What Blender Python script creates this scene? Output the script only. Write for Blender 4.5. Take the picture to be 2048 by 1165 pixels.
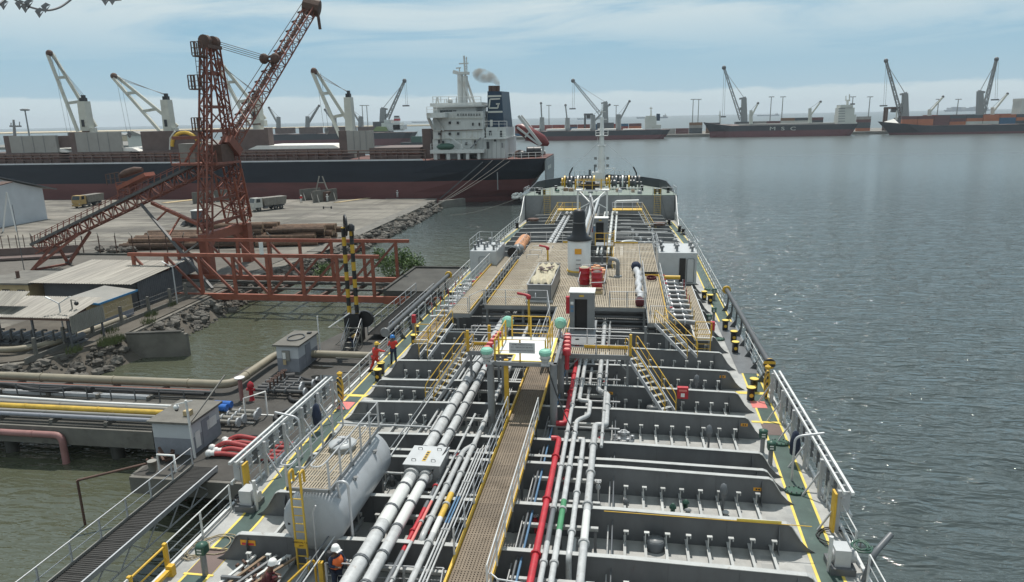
import bpy, math, random
import numpy as np
from mathutils import Vector, Matrix
random.seed(11); RS=np.random.RandomState(5)
for o in list(bpy.data.objects): bpy.data.objects.remove(o)
scene=bpy.context.scene; COL=scene.collection
R=math.radians
# ---------- camera (derived from horizon line, vanishing point of the ship's pipes) ----------
F=1430.;PX,PY=1024.,582.5;CZ=21.5
def nrm(v): v=np.array(v,float); return v/np.linalg.norm(v)
_dy=nrm(((1250-PX)/F,(230-PY)/F,1)); _up=nrm(np.cross(np.array([1,-.0202,0.]),_dy))
if _up[1]>0: _up=-_up
_dx=np.cross(_dy,_up)
if _dx[0]<0: _dx=-_dx
CM=np.array([_dx,_dy,_up])
cd=bpy.data.cameras.new('camera'); cam=bpy.data.objects.new('camera',cd); COL.objects.link(cam)
cd.sensor_width=36; cd.lens=F/2048*36; cd.clip_start=.1; cd.clip_end=40000
r_,d_,f_=CM[:,0],CM[:,1],CM[:,2]
cam.matrix_world=Matrix(((r_[0],-d_[0],-f_[0],0),(r_[1],-d_[1],-f_[1],0),(r_[2],-d_[2],-f_[2],CZ),(0,0,0,1)))
scene.camera=cam
def ray(px,py): return CM@np.array([(px-PX)/F,(py-PY)/F,1.])
def P(px,py,z=0.):
    r=ray(px,py); t=(z-CZ)/r[2]; return Vector((t*r[0],t*r[1],CZ+t*r[2]))
def Pd(px,py,Y):
    r=ray(px,py); t=Y/r[1]; return Vector((t*r[0],t*r[1],CZ+t*r[2]))
# ---------- sky, sun, exposure ----------
SUN_EL,SUN_AZ=65.,-7.
world=bpy.data.worlds.new('World'); scene.world=world; world.use_nodes=True
def build_world():
    nt=world.node_tree; nt.nodes.clear(); L=nt.links.new
    def nd(t,**k):
        n=nt.nodes.new(t)
        for a,b in k.items(): setattr(n,a,b)
        return n
    def mth(op,a,b=None,clamp=False):
        n=nd('ShaderNodeMath',operation=op); n.use_clamp=clamp
        for i,x in enumerate((a,b)):
            if x is None: continue
            if isinstance(x,(int,float)): n.inputs[i].default_value=x
            else: L(x,n.inputs[i])
        return n.outputs[0]
    out=nd('ShaderNodeOutputWorld'); bg=nd('ShaderNodeBackground'); L(bg.outputs[0],out.inputs[0])
    sky=nd('ShaderNodeTexSky',sky_type='NISHITA'); sky.sun_disc=False; sky.sun_elevation=R(SUN_EL); sky.sun_rotation=R(SUN_AZ)
    sky.air_density=1.25; sky.dust_density=.5; sky.ozone_density=1.6; sky.altitude=20
    tc=nd('ShaderNodeTexCoord'); sp=nd('ShaderNodeSeparateXYZ'); L(tc.outputs['Generated'],sp.inputs[0])
    z=mth('MAXIMUM',sp.outputs[2],0.0); den=mth('ADD',z,.09)
    cb=nd('ShaderNodeCombineXYZ'); L(mth('DIVIDE',sp.outputs[0],den),cb.inputs[0]); L(mth('MULTIPLY',mth('DIVIDE',sp.outputs[1],den),1.7),cb.inputs[1])
    n1=nd('ShaderNodeTexNoise'); n1.inputs['Scale'].default_value=.55; n1.inputs['Detail'].default_value=9; n1.inputs['Roughness'].default_value=.62; n1.inputs['Distortion'].default_value=.6
    L(cb.outputs[0],n1.inputs['Vector'])
    n2=nd('ShaderNodeTexNoise'); n2.inputs['Scale'].default_value=.16; n2.inputs['Detail'].default_value=3; L(cb.outputs[0],n2.inputs['Vector'])
    cir=mth('MULTIPLY',mth('ADD',mth('MULTIPLY',n1.outputs[0],.75),mth('MULTIPLY',n2.outputs[0],.55)),1.)
    mr=nd('ShaderNodeMapRange',interpolation_type='SMOOTHSTEP'); L(cir,mr.inputs[0])
    mr.inputs[1].default_value=.47; mr.inputs[2].default_value=.72; mr.inputs[4].default_value=.9
    # low cloud bank close above the horizon, all the way round
    at=mth('ARCTAN2',sp.outputs[0],sp.outputs[1]); c2=nd('ShaderNodeCombineXYZ'); L(mth('MULTIPLY',at,14.),c2.inputs[0]); L(mth('MULTIPLY',sp.outputs[2],60.),c2.inputs[1])
    n3=nd('ShaderNodeTexNoise'); n3.inputs['Scale'].default_value=1.; n3.inputs['Detail'].default_value=7; n3.inputs['Roughness'].default_value=.55; L(c2.outputs[0],n3.inputs['Vector'])
    el=mth('ADD',sp.outputs[2],mth('MULTIPLY',mth('SUBTRACT',n3.outputs[0],.5),-.02))
    m2=nd('ShaderNodeMapRange',interpolation_type='SMOOTHSTEP'); L(el,m2.inputs[0]); m2.inputs[1].default_value=.036; m2.inputs[2].default_value=.027; m2.inputs[3].default_value=0; m2.inputs[4].default_value=.8
    m3=nd('ShaderNodeMapRange',interpolation_type='SMOOTHSTEP'); L(el,m3.inputs[0]); m3.inputs[1].default_value=.2; m3.inputs[2].default_value=.0; m3.inputs[3].default_value=0; m3.inputs[4].default_value=.3
    cov=nd('ShaderNodeMapRange',interpolation_type='SMOOTHSTEP'); L(sp.outputs[2],cov.inputs[0]); cov.inputs[1].default_value=.05; cov.inputs[2].default_value=.15; cov.inputs[3].default_value=.22; cov.inputs[4].default_value=1.
    hz=mth('MAXIMUM',m2.outputs[0],m3.outputs[0]); cm=mth('MAXIMUM',hz,mth('MULTIPLY',mr.outputs[0],cov.outputs[0]),clamp=True)
    lo=nd('ShaderNodeMapRange',interpolation_type='SMOOTHSTEP'); L(sp.outputs[2],lo.inputs[0]); lo.inputs[1].default_value=.55; lo.inputs[2].default_value=.12; lo.inputs[3].default_value=.25; lo.inputs[4].default_value=.88
    mb_=nd('ShaderNodeMix',data_type='RGBA'); L(lo.outputs[0],mb_.inputs[0]); L(sky.outputs[0],mb_.inputs[6]); mb_.inputs[7].default_value=HAZEBLUE
    mx=nd('ShaderNodeMix',data_type='RGBA'); L(cm,mx.inputs[0]); L(mb_.outputs[2],mx.inputs[6]); mx.inputs[7].default_value=CLOUD
    L(mx.outputs[2],bg.inputs[0]); bg.inputs[1].default_value=SKY_STR
CLOUD=(6.9,7.9,8.1,1); HAZEBLUE=(2.2,4.7,6.6,1); SKY_STR=.103
build_world()
sl=bpy.data.lights.new('sun','SUN'); sl.energy=4.8; sl.angle=R(.6); sl.color=(1,.955,.88)
so=bpy.data.objects.new('sun',sl); COL.objects.link(so)
sd=Vector((math.sin(R(SUN_AZ))*math.cos(R(SUN_EL)),math.cos(R(SUN_AZ))*math.cos(R(SUN_EL)),math.sin(R(SUN_EL))))
so.rotation_euler=sd.to_track_quat('Z','Y').to_euler(); so.location=(0,0,80)
scene.view_settings.view_transform='Standard'; scene.view_settings.look='None'; scene.view_settings.exposure=-.08; scene.view_settings.gamma=1
scene.cycles.max_bounces=6; scene.cycles.diffuse_bounces=2; scene.cycles.glossy_bounces=3; scene.cycles.transparent_max_bounces=8; scene.cycles.volume_bounces=0
try: scene.cycles.volume_step_rate=4
except Exception: pass
# ---------- mesh builder ----------
class MB:
    def __init__(s,T=None): s.v=[];s.f=[];s.sm=[];s.T=T
    def add(s,vs,fs,smooth=False):
        b=len(s.v)
        for q in vs:
            q=Vector(q); s.v.append(tuple(s.T@q) if s.T is not None else tuple(q))
        for f in fs: s.f.append(tuple(i+b for i in f)); s.sm.append(smooth)
        return s
    def box(s,c,d,rz=0.):
        x,y,z=d[0]/2,d[1]/2,d[2]/2; co,si=math.cos(rz),math.sin(rz)
        vs=[(c[0]+a*x*co-b*y*si,c[1]+a*x*si+b*y*co,c[2]+e*z) for e in(-1,1) for b in(-1,1) for a in(-1,1)]
        return s.add(vs,[(0,2,3,1),(4,5,7,6),(0,1,5,4),(2,6,7,3),(0,4,6,2),(1,3,7,5)])
    def bx(s,x0,x1,y0,y1,z0,z1): return s.box(((x0+x1)/2,(y0+y1)/2,(z0+z1)/2),(abs(x1-x0),abs(y1-y0),abs(z1-z0)))
    def bar(s,p0,p1,w,h=None,up=(0,0,1)):
        h=h or w; p0,p1=Vector(p0),Vector(p1); d=(p1-p0).normalized(); u=Vector(up)
        if abs(d.dot(u))>.98: u=Vector((0,1,0))
        a=d.cross(u).normalized(); b=a.cross(d).normalized(); a*=w/2; b*=h/2
        vs=[p+sa*a+sb*b for p in(p0,p1) for sa,sb in((-1,-1),(1,-1),(1,1),(-1,1))]
        return s.add(vs,[(3,2,1,0),(4,5,6,7),(0,1,5,4),(1,2,6,5),(2,3,7,6),(3,0,4,7)])
    def tube(s,pts,r,n=8,cap=True):
        pts=[Vector(p) for p in pts]; m=len(pts); rr=r if isinstance(r,(list,tuple)) else [r]*m
        ds=[]
        for i in range(m):
            a=pts[i]-pts[i-1] if i>0 else pts[1]-pts[0]; b=pts[i+1]-pts[i] if i<m-1 else a
            ds.append((a.normalized()+b.normalized()).normalized() if (a.normalized()+b.normalized()).length>1e-6 else a.normalized())
        u=Vector((0,0,1)) if abs(ds[0].z)<.9 else Vector((1,0,0)); a=ds[0].cross(u).normalized(); rings=[]
        for i in range(m):
            a=(a-ds[i]*a.dot(ds[i])).normalized(); b=ds[i].cross(a); k=1.
            rings.append([pts[i]+(a*math.cos(2*math.pi*j/n)+b*math.sin(2*math.pi*j/n))*rr[i] for j in range(n)])
        vs=[q for g in rings for q in g]; fs=[(i*n+j,i*n+(j+1)%n,(i+1)*n+(j+1)%n,(i+1)*n+j) for i in range(m-1) for j in range(n)]
        s.add(vs,fs,True)
        if cap: s.add(rings[0],[tuple(range(n-1,-1,-1))]); s.add(rings[-1],[tuple(range(n))])
        return s
    def cyl(s,p0,p1,r0,r1=None,n=12): return s.tube([p0,p1],[r0,r0 if r1 is None else r1],n)
    def lathe(s,c,prof,n=16,axis=(0,0,1),smooth=True):
        ax=Vector(axis).normalized(); u=Vector((1,0,0)) if abs(ax.x)<.9 else Vector((0,1,0)); a=ax.cross(u).normalized(); b=ax.cross(a); c=Vector(c)
        vs=[c+ax*z+(a*math.cos(2*math.pi*j/n)+b*math.sin(2*math.pi*j/n))*r for r,z in prof for j in range(n)]
        fs=[(i*n+j,i*n+(j+1)%n,(i+1)*n+(j+1)%n,(i+1)*n+j) for i in range(len(prof)-1) for j in range(n)]
        s.add(vs,fs,smooth)
        for k,rev in((0,True),(len(prof)-1,False)):
            if prof[k][0]>1e-4:
                q=vs[k*n:k*n+n]; s.add(q,[tuple(range(n-1,-1,-1)) if rev else tuple(range(n))])
        return s
    def prism(s,poly,axis,lo,hi):
        def mk(a,b,c): return {'x':(c,a,b),'y':(a,c,b),'z':(a,b,c)}[axis]
        n=len(poly); vs=[mk(a,b,lo) for a,b in poly]+[mk(a,b,hi) for a,b in poly]
        return s.add(vs,[tuple(range(n-1,-1,-1)),tuple(range(n,2*n))]+[(i,(i+1)%n,n+(i+1)%n,n+i) for i in range(n)])
    def sphere(s,c,r,n=10,m=7,sq=(1,1,1)):
        c=Vector(c); vs=[];fs=[]
        for i in range(m+1):
            t=math.pi*i/m
            for j in range(n): p=2*math.pi*j/n; vs.append((c.x+r*sq[0]*math.sin(t)*math.cos(p),c.y+r*sq[1]*math.sin(t)*math.sin(p),c.z+r*sq[2]*math.cos(t)))
        for i in range(m):
            for j in range(n): fs.append((i*n+j,i*n+(j+1)%n,(i+1)*n+(j+1)%n,(i+1)*n+j)[::-1])
        return s.add(vs,fs,True)
def fil(pts,r,k=4):
    pts=[Vector(p) for p in pts]; o=[pts[0]]
    for i in range(1,len(pts)-1):
        p=pts[i]; a=(pts[i-1]-p); b=(pts[i+1]-p); q=min(r,a.length*.45,b.length*.45); a=p+a.normalized()*q; b=p+b.normalized()*q
        for j in range(k+1):
            t=j/k; o.append(a*(1-t)**2+p*2*t*(1-t)+b*t*t)
    return o+[pts[-1]]
W={}
def mesh_of(mb,name,origin):
    me=bpy.data.meshes.new(name); ox,oy,oz=origin
    me.from_pydata([(a-ox,b-oy,c-oz) for a,b,c in mb.v],[],mb.f)
    me.polygons.foreach_set('use_smooth',mb.sm); me.update(); return me
def link(o,parent,wl):
    COL.objects.link(o); W[o]=Vector(wl)
    if parent is not None: o.parent=parent; o.location=Vector(wl)-W[parent]
    else: o.location=wl
    return o
def thing(name,label,cat,loc,group=None,kind=None):
    o=bpy.data.objects.new(name,None); o.empty_display_size=.2; link(o,None,loc); return tag(o,label,cat,group,kind)
def tag(o,label=None,cat=None,group=None,kind=None):
    if label: o['label']=label
    if cat: o['category']=cat
    if group: o['group']=group
    if kind: o['kind']=kind
    return o
def part(name,mb,m,parent=None,label=None,kind=None):
    v=np.array(mb.v); c=(v.min(0)+v.max(0))/2; c[2]=v[:,2].min()
    me=mesh_of(mb,name,c); o=bpy.data.objects.new(name,me); me.materials.append(MT(m)); link(o,parent,c)
    if label: o['label']=label
    if kind: o['kind']=kind
    return o
def single(name,mb,m,label,cat,group=None,kind=None): return tag(part(name,mb,m),label,cat,group,kind)
def struct(name,mb,m): return tag(part(name,mb,m),kind='structure')
def inst(src,loc,parent=None,rz=0.,scale=None,name=None):
    o=bpy.data.objects.new(name or src.name.split('.')[0],src.data); link(o,parent,loc); o.rotation_euler=(0,0,rz)
    if scale: o.scale=scale if isinstance(scale,(tuple,list)) else (scale,)*3
    return o
# ---------- materials ----------
MATS={}; DEFS={}
def MT(n):
    if n not in MATS: MATS[n]=DEFS[n]() if n in DEFS else make_mat(n,*SPEC[n][:1],**SPEC[n][1])
    return MATS[n]
def new_mat(n):
    m=bpy.data.materials.new(n); m.use_nodes=True; nt=m.node_tree; return m,nt,nt.nodes['Principled BSDF'],nt.links.new
def rgb(c): return (c[0],c[1],c[2],1)
def make_mat(n,col,rough=.5,metal=0.,var=.18,scale=1.5,dirt=None,dirt_amt=.5,dirt_scale=2.5,bump=.0,bscale=30,stretch=(1,1,1),em=None,objvar=0.):
    m,nt,b,L=new_mat(n); N=nt.nodes.new
    g=N('ShaderNodeNewGeometry'); mp=N('ShaderNodeMapping'); mp.inputs['Scale'].default_value=stretch; L(g.outputs['Position'],mp.inputs[0])
    t=N('ShaderNodeTexNoise'); t.inputs['Scale'].default_value=scale; t.inputs['Detail'].default_value=5; t.inputs['Roughness'].default_value=.65; L(mp.outputs[0],t.inputs['Vector'])
    cr=N('ShaderNodeValToRGB'); cr.color_ramp.elements[0].position=.3; cr.color_ramp.elements[1].position=.7
    cr.color_ramp.elements[0].color=rgb([x*(1-var) for x in col]); cr.color_ramp.elements[1].color=rgb([min(1,x*(1+var*.6)) for x in col]); L(t.outputs[0],cr.inputs[0])
    src=cr.outputs[0]
    if dirt is not None:
        t2=N('ShaderNodeTexNoise'); t2.inputs['Scale'].default_value=dirt_scale; t2.inputs['Detail'].default_value=8; t2.inputs['Roughness'].default_value=.7; L(mp.outputs[0],t2.inputs['Vector'])
        mr=N('ShaderNodeMapRange'); mr.interpolation_type='SMOOTHSTEP'; mr.inputs[1].default_value=.66-.26*dirt_amt; mr.inputs[2].default_value=.8-.2*dirt_amt; mr.inputs[4].default_value=min(1,.55+.4*dirt_amt); L(t2.outputs[0],mr.inputs[0])
        mx=N('ShaderNodeMix'); mx.data_type='RGBA'; L(mr.outputs[0],mx.inputs[0]); L(src,mx.inputs[6]); mx.inputs[7].default_value=rgb(dirt); src=mx.outputs[2]
    if objvar:
        oi=N('ShaderNodeObjectInfo'); hv=N('ShaderNodeHueSaturation'); r1=N('ShaderNodeMapRange'); r1.inputs[3].default_value=1-objvar; r1.inputs[4].default_value=1+objvar; L(oi.outputs['Random'],r1.inputs[0]); L(r1.outputs[0],hv.inputs['Value']); L(src,hv.inputs['Color']); src=hv.outputs[0]
    L(src,b.inputs['Base Color']); b.inputs['Roughness'].default_value=rough; b.inputs['Metallic'].default_value=metal
    if bump:
        t3=N('ShaderNodeTexNoise'); t3.inputs['Scale'].default_value=bscale; t3.inputs['Detail'].default_value=4; L(mp.outputs[0],t3.inputs['Vector'])
        bp=N('ShaderNodeBump'); bp.inputs['Strength'].default_value=bump; bp.inputs['Distance'].default_value=.05; L(t3.outputs[0],bp.inputs['Height']); L(bp.outputs[0],b.inputs['Normal'])
    if em: b.inputs['Emission Color'].default_value=rgb(em); b.inputs['Emission Strength'].default_value=1
    return m
RUST=(.16,.075,.04); GRIME=(.07,.065,.055)
SPEC={
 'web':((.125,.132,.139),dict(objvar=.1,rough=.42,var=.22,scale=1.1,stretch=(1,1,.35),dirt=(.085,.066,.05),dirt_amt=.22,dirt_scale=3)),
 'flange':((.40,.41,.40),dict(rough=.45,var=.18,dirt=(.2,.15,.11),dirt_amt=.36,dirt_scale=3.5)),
 'longi':((.42,.43,.42),dict(objvar=.18,rough=.5,var=.2,dirt=(.2,.2,.2),dirt_amt=.3,dirt_scale=7)),
 'hull':((.03,.035,.045),dict(rough=.4,dirt=RUST,dirt_amt=.15)),
 'greysteel':((.2,.208,.212),dict(rough=.42,var=.12,dirt=(.17,.16,.15),dirt_amt=.2)),
 'lightgrey':((.46,.475,.48),dict(rough=.38,var=.1,dirt=(.28,.26,.24),dirt_amt=.2)),
 'tankgrey':((.35,.372,.392),dict(rough=.33,var=.12,dirt=(.25,.24,.22),dirt_amt=.32,dirt_scale=2.2,stretch=(1,1,.4))),
 'pipe':((.43,.44,.44),dict(objvar=.1,rough=.4,var=.22,scale=3,dirt=(.24,.2,.16),dirt_amt=.4,dirt_scale=5)),
 'pipewhite':((.62,.63,.61),dict(rough=.35,var=.08,dirt=(.4,.38,.35),dirt_amt=.2,dirt_scale=4)),
 'railgrey':((.07,.075,.08),dict(rough=.5)),
 'piped':((.13,.14,.15),dict(rough=.4)),
 'bolt':((.09,.095,.1),dict(rough=.5)),
 'galv':((.5,.51,.52),dict(rough=.4,metal=.25,var=.12,dirt=(.3,.3,.3),dirt_amt=.25)),
 'railwhite':((.58,.59,.58),dict(rough=.45,dirt=(.3,.22,.16),dirt_amt=.25,dirt_scale=5)),
 'yellow':((.62,.38,.035),dict(rough=.45,var=.2,dirt=(.28,.17,.06),dirt_amt=.35,dirt_scale=4)),
 'lineyellow':((.72,.55,.1),dict(rough=.6,var=.2,dirt=(.4,.36,.25),dirt_amt=.35,dirt_scale=4)),
 'green':((.052,.085,.073),dict(rough=.42,var=.3,scale=1.2,dirt=(.12,.15,.13),dirt_amt=.35,dirt_scale=2)),
 'valvegreen':((.03,.085,.06),dict(rough=.45)),
 'mint':((.22,.48,.37),dict(rough=.4,var=.12)),
 'red':((.43,.022,.034),dict(rough=.45,var=.25,scale=3,dirt=(.24,.04,.04),dirt_amt=.4,dirt_scale=5)),
 'pink':((.62,.18,.16),dict(rough=.45)),
 'signred':((.55,.03,.05),dict(rough=.5)),
 'white':((.72,.72,.7),dict(rough=.45,var=.1,dirt=(.5,.46,.4),dirt_amt=.3,dirt_scale=3)),
 'black':((.014,.014,.016),dict(rough=.45)),
 'rubber':((.02,.02,.021),dict(rough=.65,var=.3,scale=6)),
 'dark':((.02,.021,.023),dict(rough=.35)),
 'bluepipe':((.1,.2,.33),dict(rough=.4)),
 'greenpipe':((.06,.24,.11),dict(rough=.4)),
 'yellowpipe':((.55,.36,.05),dict(rough=.5,var=.25,scale=2,dirt=(.3,.21,.08),dirt_amt=.4,dirt_scale=2.5)),
 'blue':((.02,.12,.42),dict(rough=.4,var=.2)),
 'grating':((.18,.14,.1),dict(objvar=.22,rough=.75,var=.3,scale=.8,dirt=(.1,.075,.05),dirt_amt=.5,dirt_scale=.9)),
 'gratgrey':((.33,.28,.205),dict(objvar=.1,rough=.7,var=.25,scale=.7,dirt=(.19,.155,.105),dirt_amt=.4,dirt_scale=.8)),
 'brownplank':((.24,.17,.11),dict(rough=.8,var=.35,scale=3)),
 'orangebag':((.6,.3,.16),dict(rough=.8,var=.4,scale=6)),
 'tarp':((.44,.40,.29),dict(rough=.85,var=.25,scale=3,bump=.4,bscale=5)),
 'concrete':((.15,.142,.125),dict(rough=.9,var=.3,scale=.6,dirt=GRIME,dirt_amt=.45,dirt_scale=.5,bump=.25,bscale=8)),
 'concdark':((.065,.063,.056),dict(rough=.92,var=.35,scale=.4,dirt=(.045,.043,.04),dirt_amt=.55,dirt_scale=.35,bump=.25,bscale=6)),
 'jettytop':((.062,.058,.052),dict(rough=.9,var=.35,scale=.5,dirt=(.035,.033,.03),dirt_amt=.5,dirt_scale=.45,bump=.3,bscale=5)),
 'rustpaint':((.215,.068,.043),dict(rough=.6,var=.3,scale=1.5,dirt=(.14,.06,.035),dirt_amt=.45,dirt_scale=2)),
 'rustbright':((.27,.08,.045),dict(rough=.6,var=.25,scale=1.5,dirt=(.2,.075,.04),dirt_amt=.4,dirt_scale=2)),
 'rustdark':((.10,.055,.04),dict(rough=.75,var=.3)),
 'beltgrey':((.085,.085,.085),dict(rough=.6)),
 'rock':((.13,.12,.105),dict(objvar=.4,rough=.95,var=.45,scale=1.4,bump=.7,bscale=4,dirt=(.05,.048,.04),dirt_amt=.5,dirt_scale=.9)),
 'dirt':((.1,.088,.072),dict(rough=1,var=.35,scale=.35,dirt=(.07,.062,.05),dirt_amt=.5,dirt_scale=.3,bump=.5,bscale=3)),
 'bark':((.125,.078,.052),dict(objvar=.5,rough=.95,var=.5,scale=1.6,bump=.8,bscale=7,dirt=(.28,.2,.14),dirt_amt=.4,dirt_scale=2)),
 'logend':((.32,.2,.12),dict(rough=.9,var=.3,scale=4)),
 'darkgrate':((.035,.034,.032),dict(rough=.8)),
 'zincroof':((.25,.232,.195),dict(objvar=.16,rough=.6,var=.45,scale=1.,stretch=(4.,.12,1),dirt=(.13,.105,.08),dirt_amt=.5,dirt_scale=.9)),
 'zinc':((.235,.225,.2),dict(rough=.55,var=.18,scale=.5,dirt=(.15,.13,.105),dirt_amt=.4,dirt_scale=.7)),
 'zincdark':((.10,.105,.115),dict(rough=.6,var=.2)),
 'cream':((.45,.35,.2),dict(rough=.85,var=.12,dirt=(.35,.28,.18),dirt_amt=.35,dirt_scale=1)),
 'bluetrim':((.05,.22,.42),dict(rough=.5)),
 'whitewall':((.5,.52,.54),dict(rough=.85,var=.1,scale=.3,dirt=(.42,.41,.38),dirt_amt=.3,dirt_scale=.5)),
 'greywall':((.24,.25,.28),dict(rough=.8,var=.15,dirt=(.13,.13,.14),dirt_amt=.3,dirt_scale=1.2)),
 'paleyellowpipe':((.255,.225,.165),dict(rough=.6,var=.18,scale=.8,dirt=(.25,.2,.14),dirt_amt=.35,dirt_scale=1.5)),
 'palepink':((.28,.14,.13),dict(rough=.6,dirt=(.25,.12,.1),dirt_amt=.3)),
 'hosered':((.34,.05,.05),dict(rough=.6,var=.25,scale=5,dirt=(.2,.09,.08),dirt_amt=.35,dirt_scale=6)),
 'leaf':((.085,.15,.035),dict(rough=.7,var=.5,scale=3)),
 'grass':((.10,.125,.045),dict(rough=.9,var=.45,scale=3)),
 'skin':((.12,.065,.04),dict(rough=.55)),
 'vest':((.85,.17,.04),dict(rough=.7)),
 'redcloth':((.55,.04,.03),dict(rough=.8,var=.25,scale=9)),
 'maroon':((.10,.02,.025),dict(rough=.85)),
 'navy':((.02,.03,.06),dict(rough=.85,var=.3,scale=8)),
 'jeans':((.10,.15,.21),dict(rough=.85,var=.25,scale=8)),
 'whitecloth':((.6,.6,.58),dict(rough=.85)),
 'yellowbrown':((.4,.26,.08),dict(rough=.85,var=.3,scale=8)),
 'helmwhite':((.8,.8,.78),dict(rough=.3,var=.05)), 'helmblue':((.03,.2,.55),dict(rough=.3)), 'helmyellow':((.75,.48,.04),dict(rough=.3)),
 'bulkblue':((.015,.02,.03),dict(rough=.85,var=.3,scale=.25,stretch=(.3,1,1.5),dirt=(.035,.035,.038),dirt_amt=.3,dirt_scale=.3)),
 'antifoul':((.125,.04,.038),dict(rough=.65,var=.3,scale=.3,stretch=(.3,1,1.5),dirt=(.07,.035,.035),dirt_amt=.45,dirt_scale=.3)),
 'bulkdeck':((.12,.045,.035),dict(rough=.8,var=.3,scale=.3)),
 'hatch':((.30,.295,.27),dict(rough=.6,var=.1,scale=.3,dirt=(.22,.2,.18),dirt_amt=.25,dirt_scale=.4)),
 'coaming':((.125,.088,.078),dict(rough=.7,var=.25,scale=.4,dirt=(.09,.05,.045),dirt_amt=.35,dirt_scale=.5)),
 'cargo':((.75,.73,.68),dict(rough=.95,var=.08)),
 'cranecream':((.50,.50,.44),dict(rough=.5,var=.12,scale=.4,dirt=(.3,.24,.17),dirt_amt=.3,dirt_scale=.5)),
 'shipwhite':((.56,.57,.55),dict(rough=.5,var=.12,scale=.25,dirt=(.3,.24,.18),dirt_amt=.42,dirt_scale=.35,stretch=(1,1,.4))),
 'funnelblue':((.006,.03,.062),dict(rough=.4,var=.1)),
 'farblack':((.028,.032,.04),dict(rough=.6,var=.1,scale=.1)), 'farred':((.13,.04,.045),dict(rough=.7,var=.15,scale=.1)),
 'farwhite':((.55,.55,.5),dict(rough=.6,var=.1,scale=.1,dirt=(.35,.3,.22),dirt_amt=.3,dirt_scale=.15)),
 'fargrey':((.24,.25,.25),dict(rough=.6)), 'farhazeblue':((.06,.1,.15),dict(rough=.6)), 'fargreen':((.2,.26,.1),dict(rough=.7)),  # horizon ships' hulls: blue distance haze is put into their colour
 'cont_red':((.26,.055,.045),dict(rough=.6,scale=.2)),'cont_maroon':((.13,.05,.05),dict(rough=.6,scale=.2)),'cont_orange':((.42,.13,.055),dict(rough=.6,scale=.2)),
 'cont_blue':((.03,.11,.2),dict(rough=.6,scale=.2)),'cont_grey':((.3,.29,.27),dict(rough=.6,scale=.2)),'cont_white':((.5,.5,.46),dict(rough=.6,scale=.2)),'cont_dark':((.06,.075,.085),dict(rough=.6,scale=.2)),'cont_brown':((.2,.11,.06),dict(rough=.6,scale=.2)),
 'sand':((.52,.42,.27),dict(rough=1,var=.12,scale=.02)),
 'wharf':((.2,.19,.17),dict(rough=1,var=.2,scale=.05)),
 'truckwhite':((.45,.44,.4),dict(rough=.4,dirt=(.35,.3,.22),dirt_amt=.4)), 'truckyellow':((.4,.27,.1),dict(rough=.5,dirt=(.22,.16,.1),dirt_amt=.5)), 'skip':((.19,.175,.15),dict(rough=.6,dirt=(.16,.13,.1),dirt_amt=.45)),
 'glass':((.02,.03,.035),dict(rough=.08,var=.05)),
 'lampglass':((.5,.52,.5),dict(rough=.12)),
 'linegrey':((.2,.19,.17),dict(rough=.9)),
 'rope':((.33,.28,.19),dict(rough=.9,var=.35,scale=20)),
 'chrome':((.6,.61,.62),dict(rough=.3,metal=.5)),
 'orangesign':((.75,.35,.03),dict(rough=.5,var=.1)),
 'ladderyellow':((.6,.4,.06),dict(rough=.5,var=.2,dirt=(.3,.2,.1),dirt_amt=.35,dirt_scale=5)),
 'lifeboatred':((.17,.026,.025),dict(rough=.45)),
 'fcdeck':((.16,.2,.17),dict(rough=.6,var=.25,scale=.6,dirt=(.1,.11,.1),dirt_amt=.4,dirt_scale=.8)),
 'puddle':((.02,.02,.018),dict(rough=.04,var=.1)),
 'paving':((.12,.11,.095),dict(rough=.95,var=.25,scale=1,dirt=(.11,.1,.085),dirt_amt=.4,dirt_scale=.6)),
}
def deck_mat():
    m,nt,b,L=new_mat('deck'); N=nt.nodes.new; g=N('ShaderNodeNewGeometry')
    t=N('ShaderNodeTexNoise'); t.inputs['Scale'].default_value=.7; t.inputs['Detail'].default_value=7; t.inputs['Roughness'].default_value=.7; L(g.outputs['Position'],t.inputs['Vector'])
    cr=N('ShaderNodeValToRGB'); cr.color_ramp.elements[0].position=.32; cr.color_ramp.elements[1].position=.66; cr.color_ramp.elements[0].color=(.25,.25,.24,1); cr.color_ramp.elements[1].color=(.43,.43,.41,1); L(t.outputs[0],cr.inputs[0])
    v=N('ShaderNodeTexVoronoi'); v.distance='CHEBYCHEV'; v.inputs['Scale'].default_value=1.5; L(g.outputs['Position'],v.inputs['Vector'])
    m1=N('ShaderNodeMath'); m1.operation='LESS_THAN'; m1.inputs[1].default_value=.3; L(v.outputs['Distance'],m1.inputs[0])
    sx=N('ShaderNodeSeparateColor'); L(v.outputs['Color'],sx.inputs[0]); m2=N('ShaderNodeMath'); m2.operation='GREATER_THAN'; m2.inputs[1].default_value=.55; L(sx.outputs[0],m2.inputs[0])
    m3=N('ShaderNodeMath'); m3.operation='MULTIPLY'; L(m1.outputs[0],m3.inputs[0]); L(m2.outputs[0],m3.inputs[1]); m4=N('ShaderNodeMath'); m4.operation='MULTIPLY'; m4.inputs[1].default_value=.7; L(m3.outputs[0],m4.inputs[0])
    mx=N('ShaderNodeMix'); mx.data_type='RGBA'; L(m4.outputs[0],mx.inputs[0]); L(cr.outputs[0],mx.inputs[6]); mx.inputs[7].default_value=(.27,.275,.27,1)
    L(mx.outputs[2],b.inputs['Base Color']); b.inputs['Roughness'].default_value=.44; return m
DEFS['deck']=deck_mat
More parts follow.
